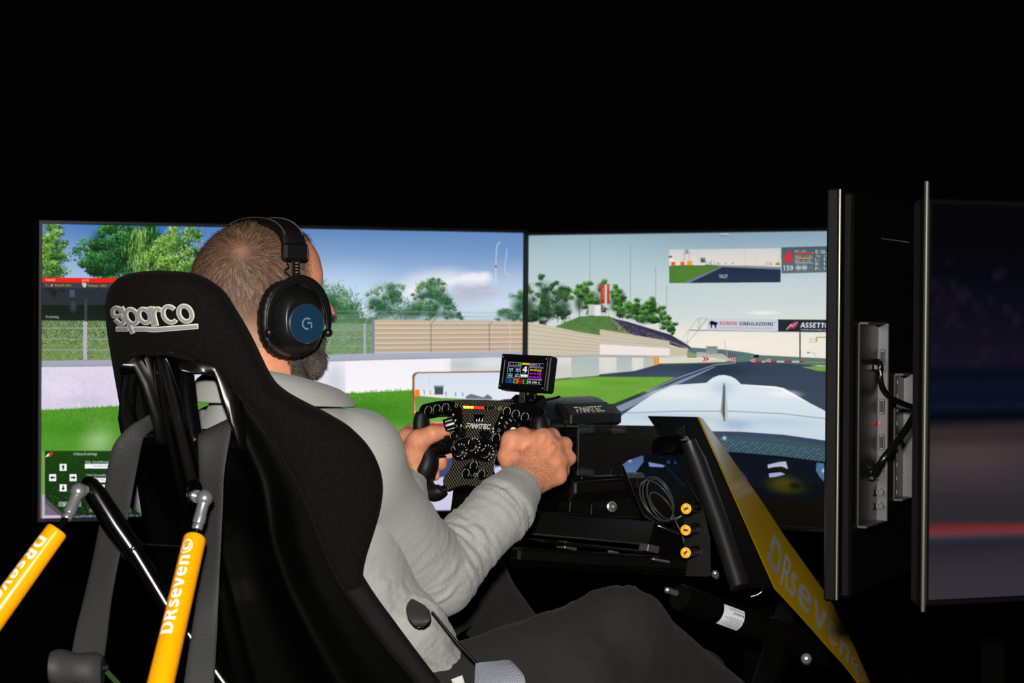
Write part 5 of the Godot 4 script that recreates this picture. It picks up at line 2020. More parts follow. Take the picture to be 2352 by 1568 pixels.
func skin_mat() -> StandardMaterial3D:
	var s := mat("skin", Color.WHITE, 0.52, 0.0, 0.42)
	if s.albedo_texture == null:
		s.albedo_texture = noise_tex(0.02, 256, false, 0, Color(0.75, 0.475, 0.355), Color(0.84, 0.58, 0.45))
		s.uv1_triplanar = true
		s.uv1_scale = Vector3(14, 14, 14)
		s.normal_enabled = true
		s.normal_texture = noise_tex(0.14, 256, true, 4.0, Color.BLACK, Color.WHITE, FastNoiseLite.TYPE_CELLULAR)
		s.normal_scale = 0.16
		s.subsurf_scatter_enabled = true
		s.subsurf_scatter_strength = 0.06
	return s

func fingers(f: Flesh, list: Array) -> void:            # each a chain of [x, y, depth, radius in mm]
	for ch in list:
		for i in ch.size() - 1:
			var a: Array = ch[i]
			var b: Array = ch[i + 1]
			f.bone(P(a[0], a[1], a[2]), P(b[0], b[1], b[2]), a[3] * 0.001, b[3] * 0.001)

func person() -> void:
	var phi := 0.97
	HR = Vector3(cos(phi), 0, sin(phi))
	HF = Vector3(sin(phi), 0, -cos(phi))
	HC = P(592, 660, 3.53)
	var t := thing("person", "man seen from behind in a grey knitted shirt and dark trousers, driving with both hands", "person", R(0.05, -0.958, -0.35))
	var skin := skin_mat()
	var one := Basis(HR, Vector3.UP, -HF)

	# ---------------- head and neck
	var body := MB.new()
	var f := Flesh.new(HC - Vector3(0.17, 0.24, 0.17), HC + Vector3(0.17, 0.13, 0.17), 0.0038, 0.006)
	f.egg(H(0, 0.004, -0.002), one, Vector3(0.074, 0.088, 0.094))
	f.egg(H(0, -0.015, -0.035), one, Vector3(0.066, 0.07, 0.06))
	f.egg(H(0, -0.03, 0.03), one, Vector3(0.060, 0.072, 0.064))
	f.egg(H(0, 0.03, 0.034), one, Vector3(0.060, 0.055, 0.060))
	for s in [-1.0, 1.0]:
		f.bone(H(0.052 * s, -0.065, 0.015), H(0.022 * s, -0.108, 0.070), 0.022, 0.017)      # jaw
		f.bone(H(0.045 * s, -0.03, 0.052), H(0.03 * s, -0.035, 0.07), 0.02, 0.018)          # cheek
		f.bone(H(0.036 * s, 0.016, 0.070), H(0.008 * s, 0.014, 0.083), 0.010, 0.010)        # brow
	f.bone(H(-0.014, -0.106, 0.078), H(0.014, -0.106, 0.078), 0.019, 0.019)                 # chin
	f.bone(H(0, 0.004, 0.090), H(0, -0.036, 0.119), 0.0075, 0.0100)                          # nose
	f.bone(H(-0.010, -0.040, 0.100), H(0.010, -0.040, 0.100), 0.008, 0.008)
	f.bone(H(-0.018, -0.070, 0.086), H(0.018, -0.070, 0.086), 0.0085, 0.0085)               # lips
	f.bone(H(-0.016, -0.080, 0.085), H(0.016, -0.080, 0.085), 0.0085, 0.0085)
	f.bone(H(0, -0.05, -0.03), P(594, 905, 3.50), 0.056, 0.066)                             # neck
	f.bone(H(0.03, -0.07, -0.01), P(640, 900, 3.50), 0.03, 0.035)
	for s in [-1.0, 1.0]:
		f.dent(H(0.032 * s, -0.006, 0.094), 0.018, 0.007)                                   # eye sockets
	f.skin(body)
	var head_end := body.v.size()
	for s in [-1.0, 1.0]:
		body.ball(H(0.031 * s, -0.004, 0.078), 0.0125, 8, 12)

	# ---------------- right hand, closed round the grip
	var c := P(1235, 1060, 3.85)
	f = Flesh.new(c - Vector3(0.13, 0.10, 0.12), c + Vector3(0.08, 0.08, 0.11), 0.0025, 0.0031)
	f.bone(P(1150, 1172, 3.735), P(1196, 1112, 3.785), 0.031, 0.029)
	f.bone(P(1196, 1112, 3.785), P(1235, 1085, 3.82), 0.028, 0.026)
	for q in [[1196, 1100, 3.792, 22, 1246, 1008, 3.838, 14.5], [1200, 1100, 3.790, 22, 1266, 1030, 3.835, 14.5], [1206, 1106, 3.79, 22, 1278, 1062, 3.832, 14.5], [1212, 1114, 3.79, 21, 1280, 1093, 3.83, 14.0]]:
		f.bone(P(q[0], q[1], q[2]), P(q[4], q[5], q[6]), q[3] * 0.001, q[7] * 0.001)
	fingers(f, [
		[[1247, 1004, 3.836, 13.5], [1268, 1000, 3.862, 10.5], [1262, 1003, 3.895, 9.5], [1236, 1008, 3.915, 8.5]],
		[[1268, 1028, 3.833, 13.5], [1298, 1020, 3.860, 10.0], [1293, 1026, 3.902, 9.0], [1258, 1034, 3.92, 8.5]],
		[[1280, 1060, 3.830, 13.0], [1307, 1052, 3.856, 9.8], [1300, 1057, 3.9, 8.8], [1262, 1064, 3.915, 8.5]],
		[[1282, 1092, 3.828, 12.5], [1292, 1082, 3.852, 9.5], [1280, 1092, 3.89, 8.5], [1255, 1096, 3.905, 7.5]],
		[[1190, 1092, 3.80, 20], [1170, 1048, 3.818, 17], [1176, 1012, 3.826, 14.5], [1200, 1000, 3.842, 12.0], [1222, 1000, 3.862, 10.5]],
		[[1176, 1012, 3.826, 14], [1222, 1018, 3.832, 13], [1250, 1010, 3.838, 13]],
	])
	# tendons and knuckle tops
	for q in [[1215, 1082, 3.797, 1247, 1004, 3.822], [1224, 1086, 3.795, 1268, 1028, 3.8185], [1228, 1092, 3.796, 1280, 1060, 3.817]]:
		f.bone(P(q[0], q[1], q[2]), P(q[3], q[4], q[5]), 0.0040, 0.0062, 1.6)
	var rh0 := body.v.size()
	f.skin(body)
	var rh1 := body.v.size()

	# ---------------- left hand, thumb over the near side of the grip
	c = P(965, 1045, 4.02)
	f = Flesh.new(c - Vector3(0.11, 0.10, 0.11), c + Vector3(0.09, 0.08, 0.09), 0.0028, 0.0042)
	f.bone(P(930, 1150, 3.975), P(950, 1100, 4.015), 0.029, 0.025)
	for q in [[950, 1100, 4.015, 23, 934, 1010, 4.035, 16], [948, 1098, 4.025, 21, 930, 1026, 4.06, 15], [948, 1100, 4.03, 20, 930, 1050, 4.075, 14], [950, 1104, 4.035, 19, 934, 1072, 4.08, 13]]:
		f.bone(P(q[0], q[1], q[2]), P(q[4], q[5], q[6]), q[3] * 0.001, q[7] * 0.001)
	fingers(f, [
		[[950, 1090, 4.015, 22], [950, 1050, 4.005, 19.5], [960, 1012, 3.992, 16.5], [994, 996, 3.982, 12.0], [1022, 991, 3.988, 10.0]],
		[[950, 1050, 4.005, 18], [936, 1012, 4.03, 16]],
		[[934, 1006, 4.035, 13.5], [944, 990, 4.075, 10.5], [975, 1000, 4.09, 9.5], [1000, 1012, 4.075, 8.5]],
		[[929, 1026, 4.06, 13], [942, 1026, 4.10, 10.5], [980, 1042, 4.10, 9.5], [1014, 1054, 4.068, 9.0]],
		[[929, 1050, 4.075, 12.5], [946, 1052, 4.11, 10], [984, 1064, 4.105, 9.0], [1014, 1068, 4.072, 8.5]],
		[[933, 1072, 4.08, 11.5], [952, 1078, 4.11, 9], [980, 1090, 4.105, 8], [1000, 1094, 4.08, 7.5]],
	])
	f.skin(body)

	# ---------------- the body under the clothes, so that head and hands belong to one figure
	var SR := P(810, 1096, 3.50)
	var ER := P(1000, 1321, 3.655)
	var WR := P(1186, 1130, 3.775)
	var SL := R(-0.18, SR.y - WC.y, -0.53)
	var EL := R(-0.20, ER.y - WC.y, -0.30)
	var WL := P(938, 1130, 3.975)
	var CH := R(0, -0.02, -0.515)
	var PE := R(0, -0.42, -0.42)
	var hipR := R(0.10, -0.42, -0.45)
	var hipL := R(-0.10, -0.42, -0.45)
	var KR := P(1424, 1455, 3.77)
	var KL := P(1070, 1335, 4.10)
	var AR := P(1690, 1640, 4.05)
	var AL := P(1330, 1640, 4.36)
	f = Flesh.new(Vector3(-0.68, 0.44, -4.5), Vector3(0.45, 1.12, -3.3), 0.016, 0.012)
	for q in [[P(594, 905, 3.50), CH, 0.055, 0.09], [CH, PE, 0.09, 0.09], [CH, SR, 0.06, 0.045], [CH, SL, 0.06, 0.045], [SR, ER, 0.042, 0.036], [ER, WR, 0.036, 0.026], [SL, EL, 0.042, 0.036], [EL, WL, 0.036, 0.026],
			[PE, hipR, 0.08, 0.07], [PE, hipL, 0.08, 0.07], [hipR, KR, 0.065, 0.045], [hipL, KL, 0.065, 0.045], [KR, AR, 0.042, 0.032], [KL, AL, 0.042, 0.032]]:
		f.bone(q[0], q[1], q[2], q[3])
	f.skin(body)
	part("body", body, skin, t)

	# ---------------- shirt
	var shirt_mat := mat("grey knit", Color.WHITE, 0.9, 0.0, 0.2)
	shirt_mat.albedo_texture = weave_image(64, func(x, y):
		var a: int = x / 4
		var b: int = y / 4
		var up: bool = (a + b) % 2 == 0
		var g := 0.35 if up else 0.29
		if x % 4 == 0 and up:
			g = 0.27
		if y % 4 == 0 and not up:
			g = 0.23
		g += 0.03 * sin(a * 12.9 + b * 78.2) * sin(a * 3.7 - b * 5.1)
		return Color(g, g, g * 0.965).linear_to_srgb() )
	shirt_mat.uv1_triplanar = true
	shirt_mat.uv1_scale = Vector3(32, 32, 32)
	shirt_mat.rim_enabled = true
	shirt_mat.rim = 0.2
	shirt_mat.rim_tint = 0.6
	var sh := MB.new()
	f = Flesh.new(Vector3(-0.68, 0.55, -4.08), Vector3(0.12, 1.14, -3.3), 0.0054, 0.012)
	for s in [-1.0, 1.0]:
		f.bone(R(0.078 * s, -0.03, -0.475), R(0.078 * s, -0.36, -0.36), 0.10, 0.095)
		f.bone(R(0.035 * s, 0.034, -0.53), R(0.13 * s, 0.004, -0.49), 0.046, 0.054)
	f.bone(R(0, -0.05, -0.46), R(0, -0.38, -0.35), 0.10, 0.105)
	f.bone(P(600, 950, 3.5), R(0, -0.04, -0.48), 0.066, 0.09)
	f.bone(P(940, 1440, 3.56), P(1000, 1520, 3.60), 0.05, 0.04)
	f.skin(sh)
	f = Flesh.new(Vector3(-0.68, 0.55, -4.08), Vector3(0.12, 1.14, -3.3), 0.0054, 0.010)
	f.bone(R(0.10, 0.0, -0.485), P(815, 1050, 3.49), 0.056, 0.064)
	f.bone(P(815, 1050, 3.49), SR, 0.064, 0.070)
	f.bone(R(-0.10, 0.0, -0.485), SL, 0.056, 0.066)
	f.bone(SR, ER, 0.070, 0.059)
	f.bone(ER, P(1150, 1172, 3.735), 0.059, 0.047)
	f.bone(P(1150, 1172, 3.735), P(1184, 1128, 3.775), 0.046, 0.040)
	f.bone(SL, EL, 0.070, 0.058)
	f.bone(EL, P(920, 1148, 3.96), 0.056, 0.040)
	f.bone(P(920, 1148, 3.96), P(936, 1112, 3.985), 0.040, 0.033)
	var wr_dir := (P(1184, 1128, 3.775) - P(1150, 1172, 3.735)).normalized()
	var wl_dir := (P(936, 1112, 3.985) - P(920, 1148, 3.96)).normalized()
	f.skin(sh, func(p: Vector3) -> bool:
		return (p - P(1192, 1118, 3.785)).dot(wr_dir) < 0.0 or p.distance_to(P(1192, 1118, 3.785)) > 0.09 if p.distance_to(P(938, 1106, 3.988)) > 0.06 else (p - P(938, 1106, 3.988)).dot(wl_dir) < 0.0)
	# folds: rings of cloth pushed together at the elbow and above the cuff, slack at the waist
	var fold := FastNoiseLite.new()
	fold.noise_type = FastNoiseLite.TYPE_SIMPLEX
	fold.frequency = 1.0
	fold.seed = 3
	var e_in := P(1036, 1212, 3.66)
	for i in sh.v.size():
		var p := sh.v[i]
		var push := 0.0
		var best := INF
		for arm in [[SR, ER, P(1190, 1122, 3.78)], [SL, EL, P(936, 1112, 3.985)]]:
			var S0: Vector3 = arm[0]
			var E0: Vector3 = arm[1]
			var W0: Vector3 = arm[2]
			for seg in 2:
				var a := S0 if seg == 0 else E0
				var b := E0 if seg == 0 else W0
				var ab := b - a
				var tt := clampf((p - a).dot(ab) / ab.length_squared(), 0.0, 1.0)
				var d := p.distance_to(a + ab * tt)
				if d < best and d < 0.1:
					best = d
					var along := tt * ab.length() + (0.0 if seg == 0 else (E0 - S0).length())
					var tot := (E0 - S0).length()
					var side := (p - a - ab * tt).normalized()
					var inner := clampf(side.dot(((S0 + W0) / 2.0 - E0).normalized()), -1.0, 1.0)
					var near_elbow := exp(-pow((along - tot - 0.02) / 0.085, 2.0))
					var near_cuff := smoothstep(tot + 0.10, tot + 0.20, along)
					var amp := 0.0006 + 0.0085 * near_elbow * (0.55 + 0.45 * inner) + 0.0046 * near_cuff
					if seg == 0:
						amp *= smoothstep(0.02, 0.16, along)
					var q := fold.get_noise_3d(along * 42.0 + side.y * 1.1 - inner * 1.2, side.x * 0.4 + side.z * 0.3, side.y * 0.4)
					var q2 := fold.get_noise_3d(along * 15.0 - side.z * 1.6, side.x * 0.7 + 9.0, side.y * 0.7)
					push = amp * ((1.0 - 2.2 * absf(q)) * 0.9 + 0.5 * q2)
					if seg == 1:
						# the cuff: a plain band ends the sleeve
						var tail := ab.length() * (1.0 - tt)
						push += 0.004 * exp(-pow((tail - 0.052) / 0.006, 2.0))
						if tail < 0.046:
							push *= 0.15
		if best == INF:
			var low := smoothstep(0.02, -0.25, p.y - WC.y)
			var q := fold.get_noise_3d(p.x * 6.0, p.y * 13.0 + p.x * 8.0, p.z * 6.0)
			push = (0.001 + 0.0055 * low) * (1.0 - 2.2 * absf(q))
		sh.v[i] += sh.n[i] * push
	respin(sh, 0, 0)
	part("shirt", sh, shirt_mat, t, "grey knitted long sleeved shirt")

	# collar: a stand folded over, open at the front
	var col := MB.new()
	var rows := []
	var n0 := P(597, 871, 3.50)
	for q in [[0.0, -0.002], [0.02, 0.0015], [0.25, 0.006], [0.5, 0.010], [0.75, 0.012], [0.97, 0.011], [1.0, 0.009], [0.99, 0.006], [0.8, 0.003], [0.4, -0.003], [0.0, -0.006]]:
		var row := PackedVector3Array()
		for k in 41:
			var an := lerpf(-2.5, 2.5, k / 40.0)
			var fr := (cos(an) + 1.0) / 2.0                   # 1 at the nape, 0 at the throat
			var dir := -FW * cos(an) + RT * sin(an)
			# upper edge hugs the neck; the lower edge lies out on the shoulders and runs to a point in front
			var top := n0 + dir * Vector2(0.070 * sin(an), 0.068 * cos(an)).length() + Vector3.UP * (0.020 * fr - 0.014 * (1.0 - fr)) + FW * (0.028 * (1.0 - fr))
			var low := n0 + dir * (0.096 + 0.026 * (1.0 - fr)) + Vector3.UP * (-0.036 - 0.010 * (1.0 - fr)) + FW * (0.024 * (1.0 - fr))
			var out := (dir + Vector3.UP * 0.7).normalized()
			row.append(top.lerp(low, q[0]) + out * q[1] + Vector3.UP * 0.006 * sin(q[0] * PI))
		rows.append(row)
	col.sheet(rows, false, true)
	# the stand inside it runs down to the yoke of the shirt
	rows = []
	for q in [[0.0, 0.0], [0.012, 0.0], [0.05, 0.006], [0.085, 0.022]]:
		var row := PackedVector3Array()
		for k in 41:
			var an := lerpf(-2.5, 2.5, k / 40.0)
			var fr := (cos(an) + 1.0) / 2.0
			var dir := -FW * cos(an) + RT * sin(an)
			row.append(n0 + dir * (Vector2(0.070 * sin(an), 0.068 * cos(an)).length() + 0.001 + q[1]) + Vector3.UP * (0.020 * fr - 0.014 * (1.0 - fr) - 0.003 - q[0]) + FW * (0.028 * (1.0 - fr)))
		rows.append(row)
	col.sheet(rows, false, false, false, false)
	part("collar", col, shirt_mat, t, "turned down collar")

	# ---------------- trousers
	var tro := MB.new()
	var dark := mat("dark grey twill", Color(0.155, 0.150, 0.142), 0.9, 0.0, 0.2)
	dark.rim_enabled = true
	dark.rim = 0.15
	f = Flesh.new(Vector3(-0.55, 0.40, -4.5), Vector3(0.52, 0.90, -3.3), 0.009, 0.014)
	f.bone(PE, hipR, 0.10, 0.095)
	f.bone(PE, hipL, 0.10, 0.095)
	f.bone(hipR, KR, 0.092, 0.066)
	f.bone(hipL, KL, 0.088, 0.062)
	f.bone(KR, AR, 0.064, 0.050)
	f.bone(P(1330, 1570, 3.68), P(1560, 1650, 3.92), 0.06, 0.055)
	f.bone(KL, AL, 0.060, 0.048)
	f.skin(tro)
	for i in tro.v.size():
		var p := tro.v[i]
		var nearR := clampf(1.0 - p.distance_to(KR) / 0.24, 0.0, 1.0)
		var q := fold.get_noise_3d((p.x + p.z * 0.5) * 11.0, p.y * 5.0 + p.x * 3.0, p.z * 6.0)
		tro.v[i] += tro.n[i] * (0.001 + 0.005 * nearR) * (1.0 - 2.4 * absf(q))
	respin(tro, 0, 0)
	# a seam down the outer side of the thigh
	part("trousers", tro, dark, t, "dark grey trousers")

	# ---------------- shoes on the pedals
	var shoe_mat := mat("navy suede", Color(0.045, 0.06, 0.085), 0.85)
	var sole_mat := mat("beige rubber sole", Color(0.55, 0.47, 0.36), 0.7)
	for q in [[P(1606, 1622, 4.02), P(1706, 1690, 4.2)], [P(1820, 1690, 4.40), P(1900, 1668, 4.56)]]:
		var a: Vector3 = q[0]
		var b: Vector3 = q[1]
		var so := MB.new()
		var g := Flesh.new(a.min(b) - Vector3.ONE * 0.09, a.max(b) + Vector3.ONE * 0.09, 0.007, 0.01)
		g.bone(a + Vector3.UP * 0.02, b, 0.046, 0.038)
		g.bone(a + Vector3.UP * 0.05, a, 0.045, 0.045)
		g.skin(so)
		var upper := part("shoe", so, shoe_mat, t, "dark blue shoe with a beige sole")
		var sl := MB.new()
		var dn := (b - a).cross(RT).normalized()
		if dn.y > 0.0:
			dn = -dn
		var pts := PackedVector3Array()
		for k in 20:
			var an := TAU * k / 20.0
			pts.append(a.lerp(b, 0.5 + 0.62 * cos(an)) + RT * sin(an) * 0.047 + dn * 0.03)
		sl.slab(pts, dn * 0.02, 0.003)
		part("sole", sl, sole_mat, upper)

	hair(t, body, head_end, rh0, rh1)


func hair(t: Node3D, body: MB, head_end: int, rh0: int, rh1: int) -> void:
	var hm := mat("brown hair", Color.WHITE, 0.62, 0.0, 0.4)
	hm.vertex_color_use_as_albedo = true
	# a close cap of stubble over the skull, then the hairs that stand out from it
	var whorl := P(553, 580, 3.46)
	var cap := MB.new()
	cap.colored = true
	var strands := MB.new()
	strands.colored = true
	var beard := MB.new()
	beard.colored = true
	var r := RandomNumberGenerator.new()
	r.seed = 21
	var nz := FastNoiseLite.new()
	nz.frequency = 60.0
	nz.seed = 4
	var region := func(q: Vector3) -> Vector2:            # how much hair and how much beard grows at a place of the head
		var a := smoothstep(-0.105, -0.055, q.y + 0.35 * maxf(0.0, q.z + 0.02) * -1.0)
		a *= smoothstep(0.098, 0.074, q.z - 0.55 * maxf(0.0, q.y - 0.03) + 0.25 * maxf(0.0, -q.y))
		a *= 1.0 - smoothstep(0.034, 0.05, q.z) * smoothstep(0.078, 0.062, q.y)
		var b := smoothstep(0.004, 0.030, q.z) * smoothstep(-0.028, -0.055, q.y) * smoothstep(-0.155, -0.128, q.y)
		b = maxf(b, smoothstep(0.0, 0.02, q.z) * smoothstep(0.05, 0.035, q.z) * smoothstep(0.01, -0.03, q.y) * smoothstep(-0.155, -0.128, q.y))
		return Vector2(a, b)
	var picks := []
	for i in head_end:
		var d := body.v[i] - HC
		var q := Vector3(d.dot(HR), d.y, d.dot(HF))
		var g: Vector2 = region.call(q)
		if g.x > 0.05 or g.y > 0.05:
			picks.append([i, q, g])
	# the cap
	var ids := {}
	for pk in picks:
		var g: Vector2 = pk[2]
		if g.x > 0.25:
			var i: int = pk[0]
			var v := 0.8 + 0.35 * nz.get_noise_3dv(body.v[i])
			cap.tint = Color(0.070 * v, 0.034 * v, 0.018 * v).lerp(Color(0.36, 0.19, 0.12), clampf(1.0 - smoothstep(0.3, 1.0, g.x) + 0.75 * smoothstep(-0.01, -0.075, pk[1].y) + 0.6 * exp(-body.v[i].distance_squared_to(whorl) / 0.0002), 0.0, 1.0))
			var id := cap.vert(body.v[i] + body.n[i] * (0.0012 + 0.0028 * g.x))
			cap.n[id] = body.n[i]
			ids[i] = id
	for k in range(0, body.idx.size(), 3):
		if ids.has(body.idx[k]) and ids.has(body.idx[k + 1]) and ids.has(body.idx[k + 2]):
			cap.idx.append_array([ids[body.idx[k]], ids[body.idx[k + 1]], ids[body.idx[k + 2]]])
	var root := part("hair", cap, hm, t, "short brown hair")
	for n in 64000:
		var pk: Array = picks[r.randi() % picks.size()]
		var g: Vector2 = pk[2]
		var i: int = pk[0]
		var q: Vector3 = pk[1]
		var nn := body.n[i]
		var p := body.v[i] + Vector3(r.randfn(0, 0.0016), r.randfn(0, 0.0016), r.randfn(0, 0.0016))
		if n % 3 != 0 and g.x > r.randf():
			var away := p - whorl
			var dist := away.length()
			var flow := (away.normalized() + nn.cross(away.normalized()) * 0.35 * exp(-dist / 0.05) + Vector3.DOWN * smoothstep(0.03, 0.12, dist) * 0.9)
			flow = (flow - nn * flow.dot(nn) + Vector3(r.randfn(0, 0.12), r.randfn(0, 0.12), r.randfn(0, 0.12))).normalized()
			var low := smoothstep(0.0, -0.07, q.y)
			var len := lerpf(0.0125, 0.0045, low) * r.randf_range(0.7, 1.25)
			var clump := 0.5 + 0.9 * nz.get_noise_3dv(p * 0.55 + Vector3(3, 1, 2))
			var tone := clampf(r.randf() * 0.55 + clump * 0.45, 0.0, 1.0)
			var c := Color(0.036, 0.016, 0.008).lerp(Color(0.40, 0.190, 0.085), tone * tone).lerp(Color(0.44, 0.235, 0.14), 0.5 * smoothstep(-0.03, -0.09, q.y))
			hair_blade(strands, p + nn * 0.0025 * g.x, (flow + nn * 0.20).normalized(), (flow - nn * 0.12).normalized(), len, 0.00052, nn, c)
		elif g.y > r.randf():
			var flow := (Vector3.DOWN * 0.8 + HF * 0.35 + Vector3(r.randfn(0, 0.25), r.randfn(0, 0.25), r.randfn(0, 0.25)))
			flow = (flow - nn * flow.dot(nn)).normalized()
			var tone := r.randf()
			var c := Color(0.020, 0.011, 0.006).lerp(Color(0.16, 0.078, 0.034), tone * tone)
			var len := lerpf(0.005, 0.011, smoothstep(-0.06, -0.12, q.y)) * r.randf_range(0.7, 1.3)
			hair_blade(beard, p, (flow + nn * 0.7).normalized(), (flow + nn * 0.2).normalized(), len, 0.0010, nn, c)
			hair_blade(beard, p + flow * 0.001 + nn * 0.002, (flow + nn * 0.45).normalized(), (flow + nn * 0.5).normalized(), len, 0.0009, nn, c.darkened(0.3))
	part("strands", strands, hm, root)
	part("beard", beard, hm, t, "dark brown beard")
	# hairs on the back of the right wrist
	var wrist := MB.new()
	wrist.colored = true
	for n in 3500:
		var i := r.randi_range(rh0, rh1 - 1)
		var p := body.v[i]
		var d := p.distance_to(P(1192, 1112, 3.775))
		if d < 0.062 and body.n[i].z > -0.2:
			var along := (P(1270, 1100, 3.82) - P(1192, 1120, 3.77)).normalized()
			var flow := (along + Vector3.DOWN * 0.5 + Vector3(r.randfn(0, 0.3), r.randfn(0, 0.3), r.randfn(0, 0.3)))
			flow = (flow - body.n[i] * flow.dot(body.n[i])).normalized()
			hair_blade(wrist, p, (flow + body.n[i] * 0.25).normalized(), flow, r.randf_range(0.004, 0.008), 0.00026, body.n[i], Color(0.12, 0.065, 0.04))
	part("wrist_hair", wrist, hm, t)


# ------------------------------------------------------------------ headset
func ribbon(m: MB, pts: PackedVector3Array, nrm: Vector3, wd: float, lift := 0.0) -> void:      # a flat printed stroke
	var rows := []
	for i in pts.size():
		var d := (pts[mini(i + 1, pts.size() - 1)] - pts[maxi(i - 1, 0)]).normalized()
		if pts[0].distance_to(pts[pts.size() - 1]) < 1e-6 and (i == 0 or i == pts.size() - 1):
			d = (pts[1] - pts[pts.size() - 2]).normalized()
		var sd := nrm.cross(d).normalized() * wd / 2.0
		rows.append(PackedVector3Array([pts[i] + sd + nrm * lift, pts[i] - sd + nrm * lift]))
	var v0 := m.v.size()
	var i0 := m.idx.size()
	m.sheet(rows, false, false, false, false)
	for i in range(v0, m.v.size()):
		m.n[i] = nrm
	for k in range(i0, m.idx.size(), 3):
		var a := m.v[m.idx[k]]
		if (m.v[m.idx[k + 2]] - a).cross(m.v[m.idx[k + 1]] - a).dot(nrm) < 0.0:
			var q := m.idx[k + 1]
			m.idx[k + 1] = m.idx[k + 2]
			m.idx[k + 2] = q

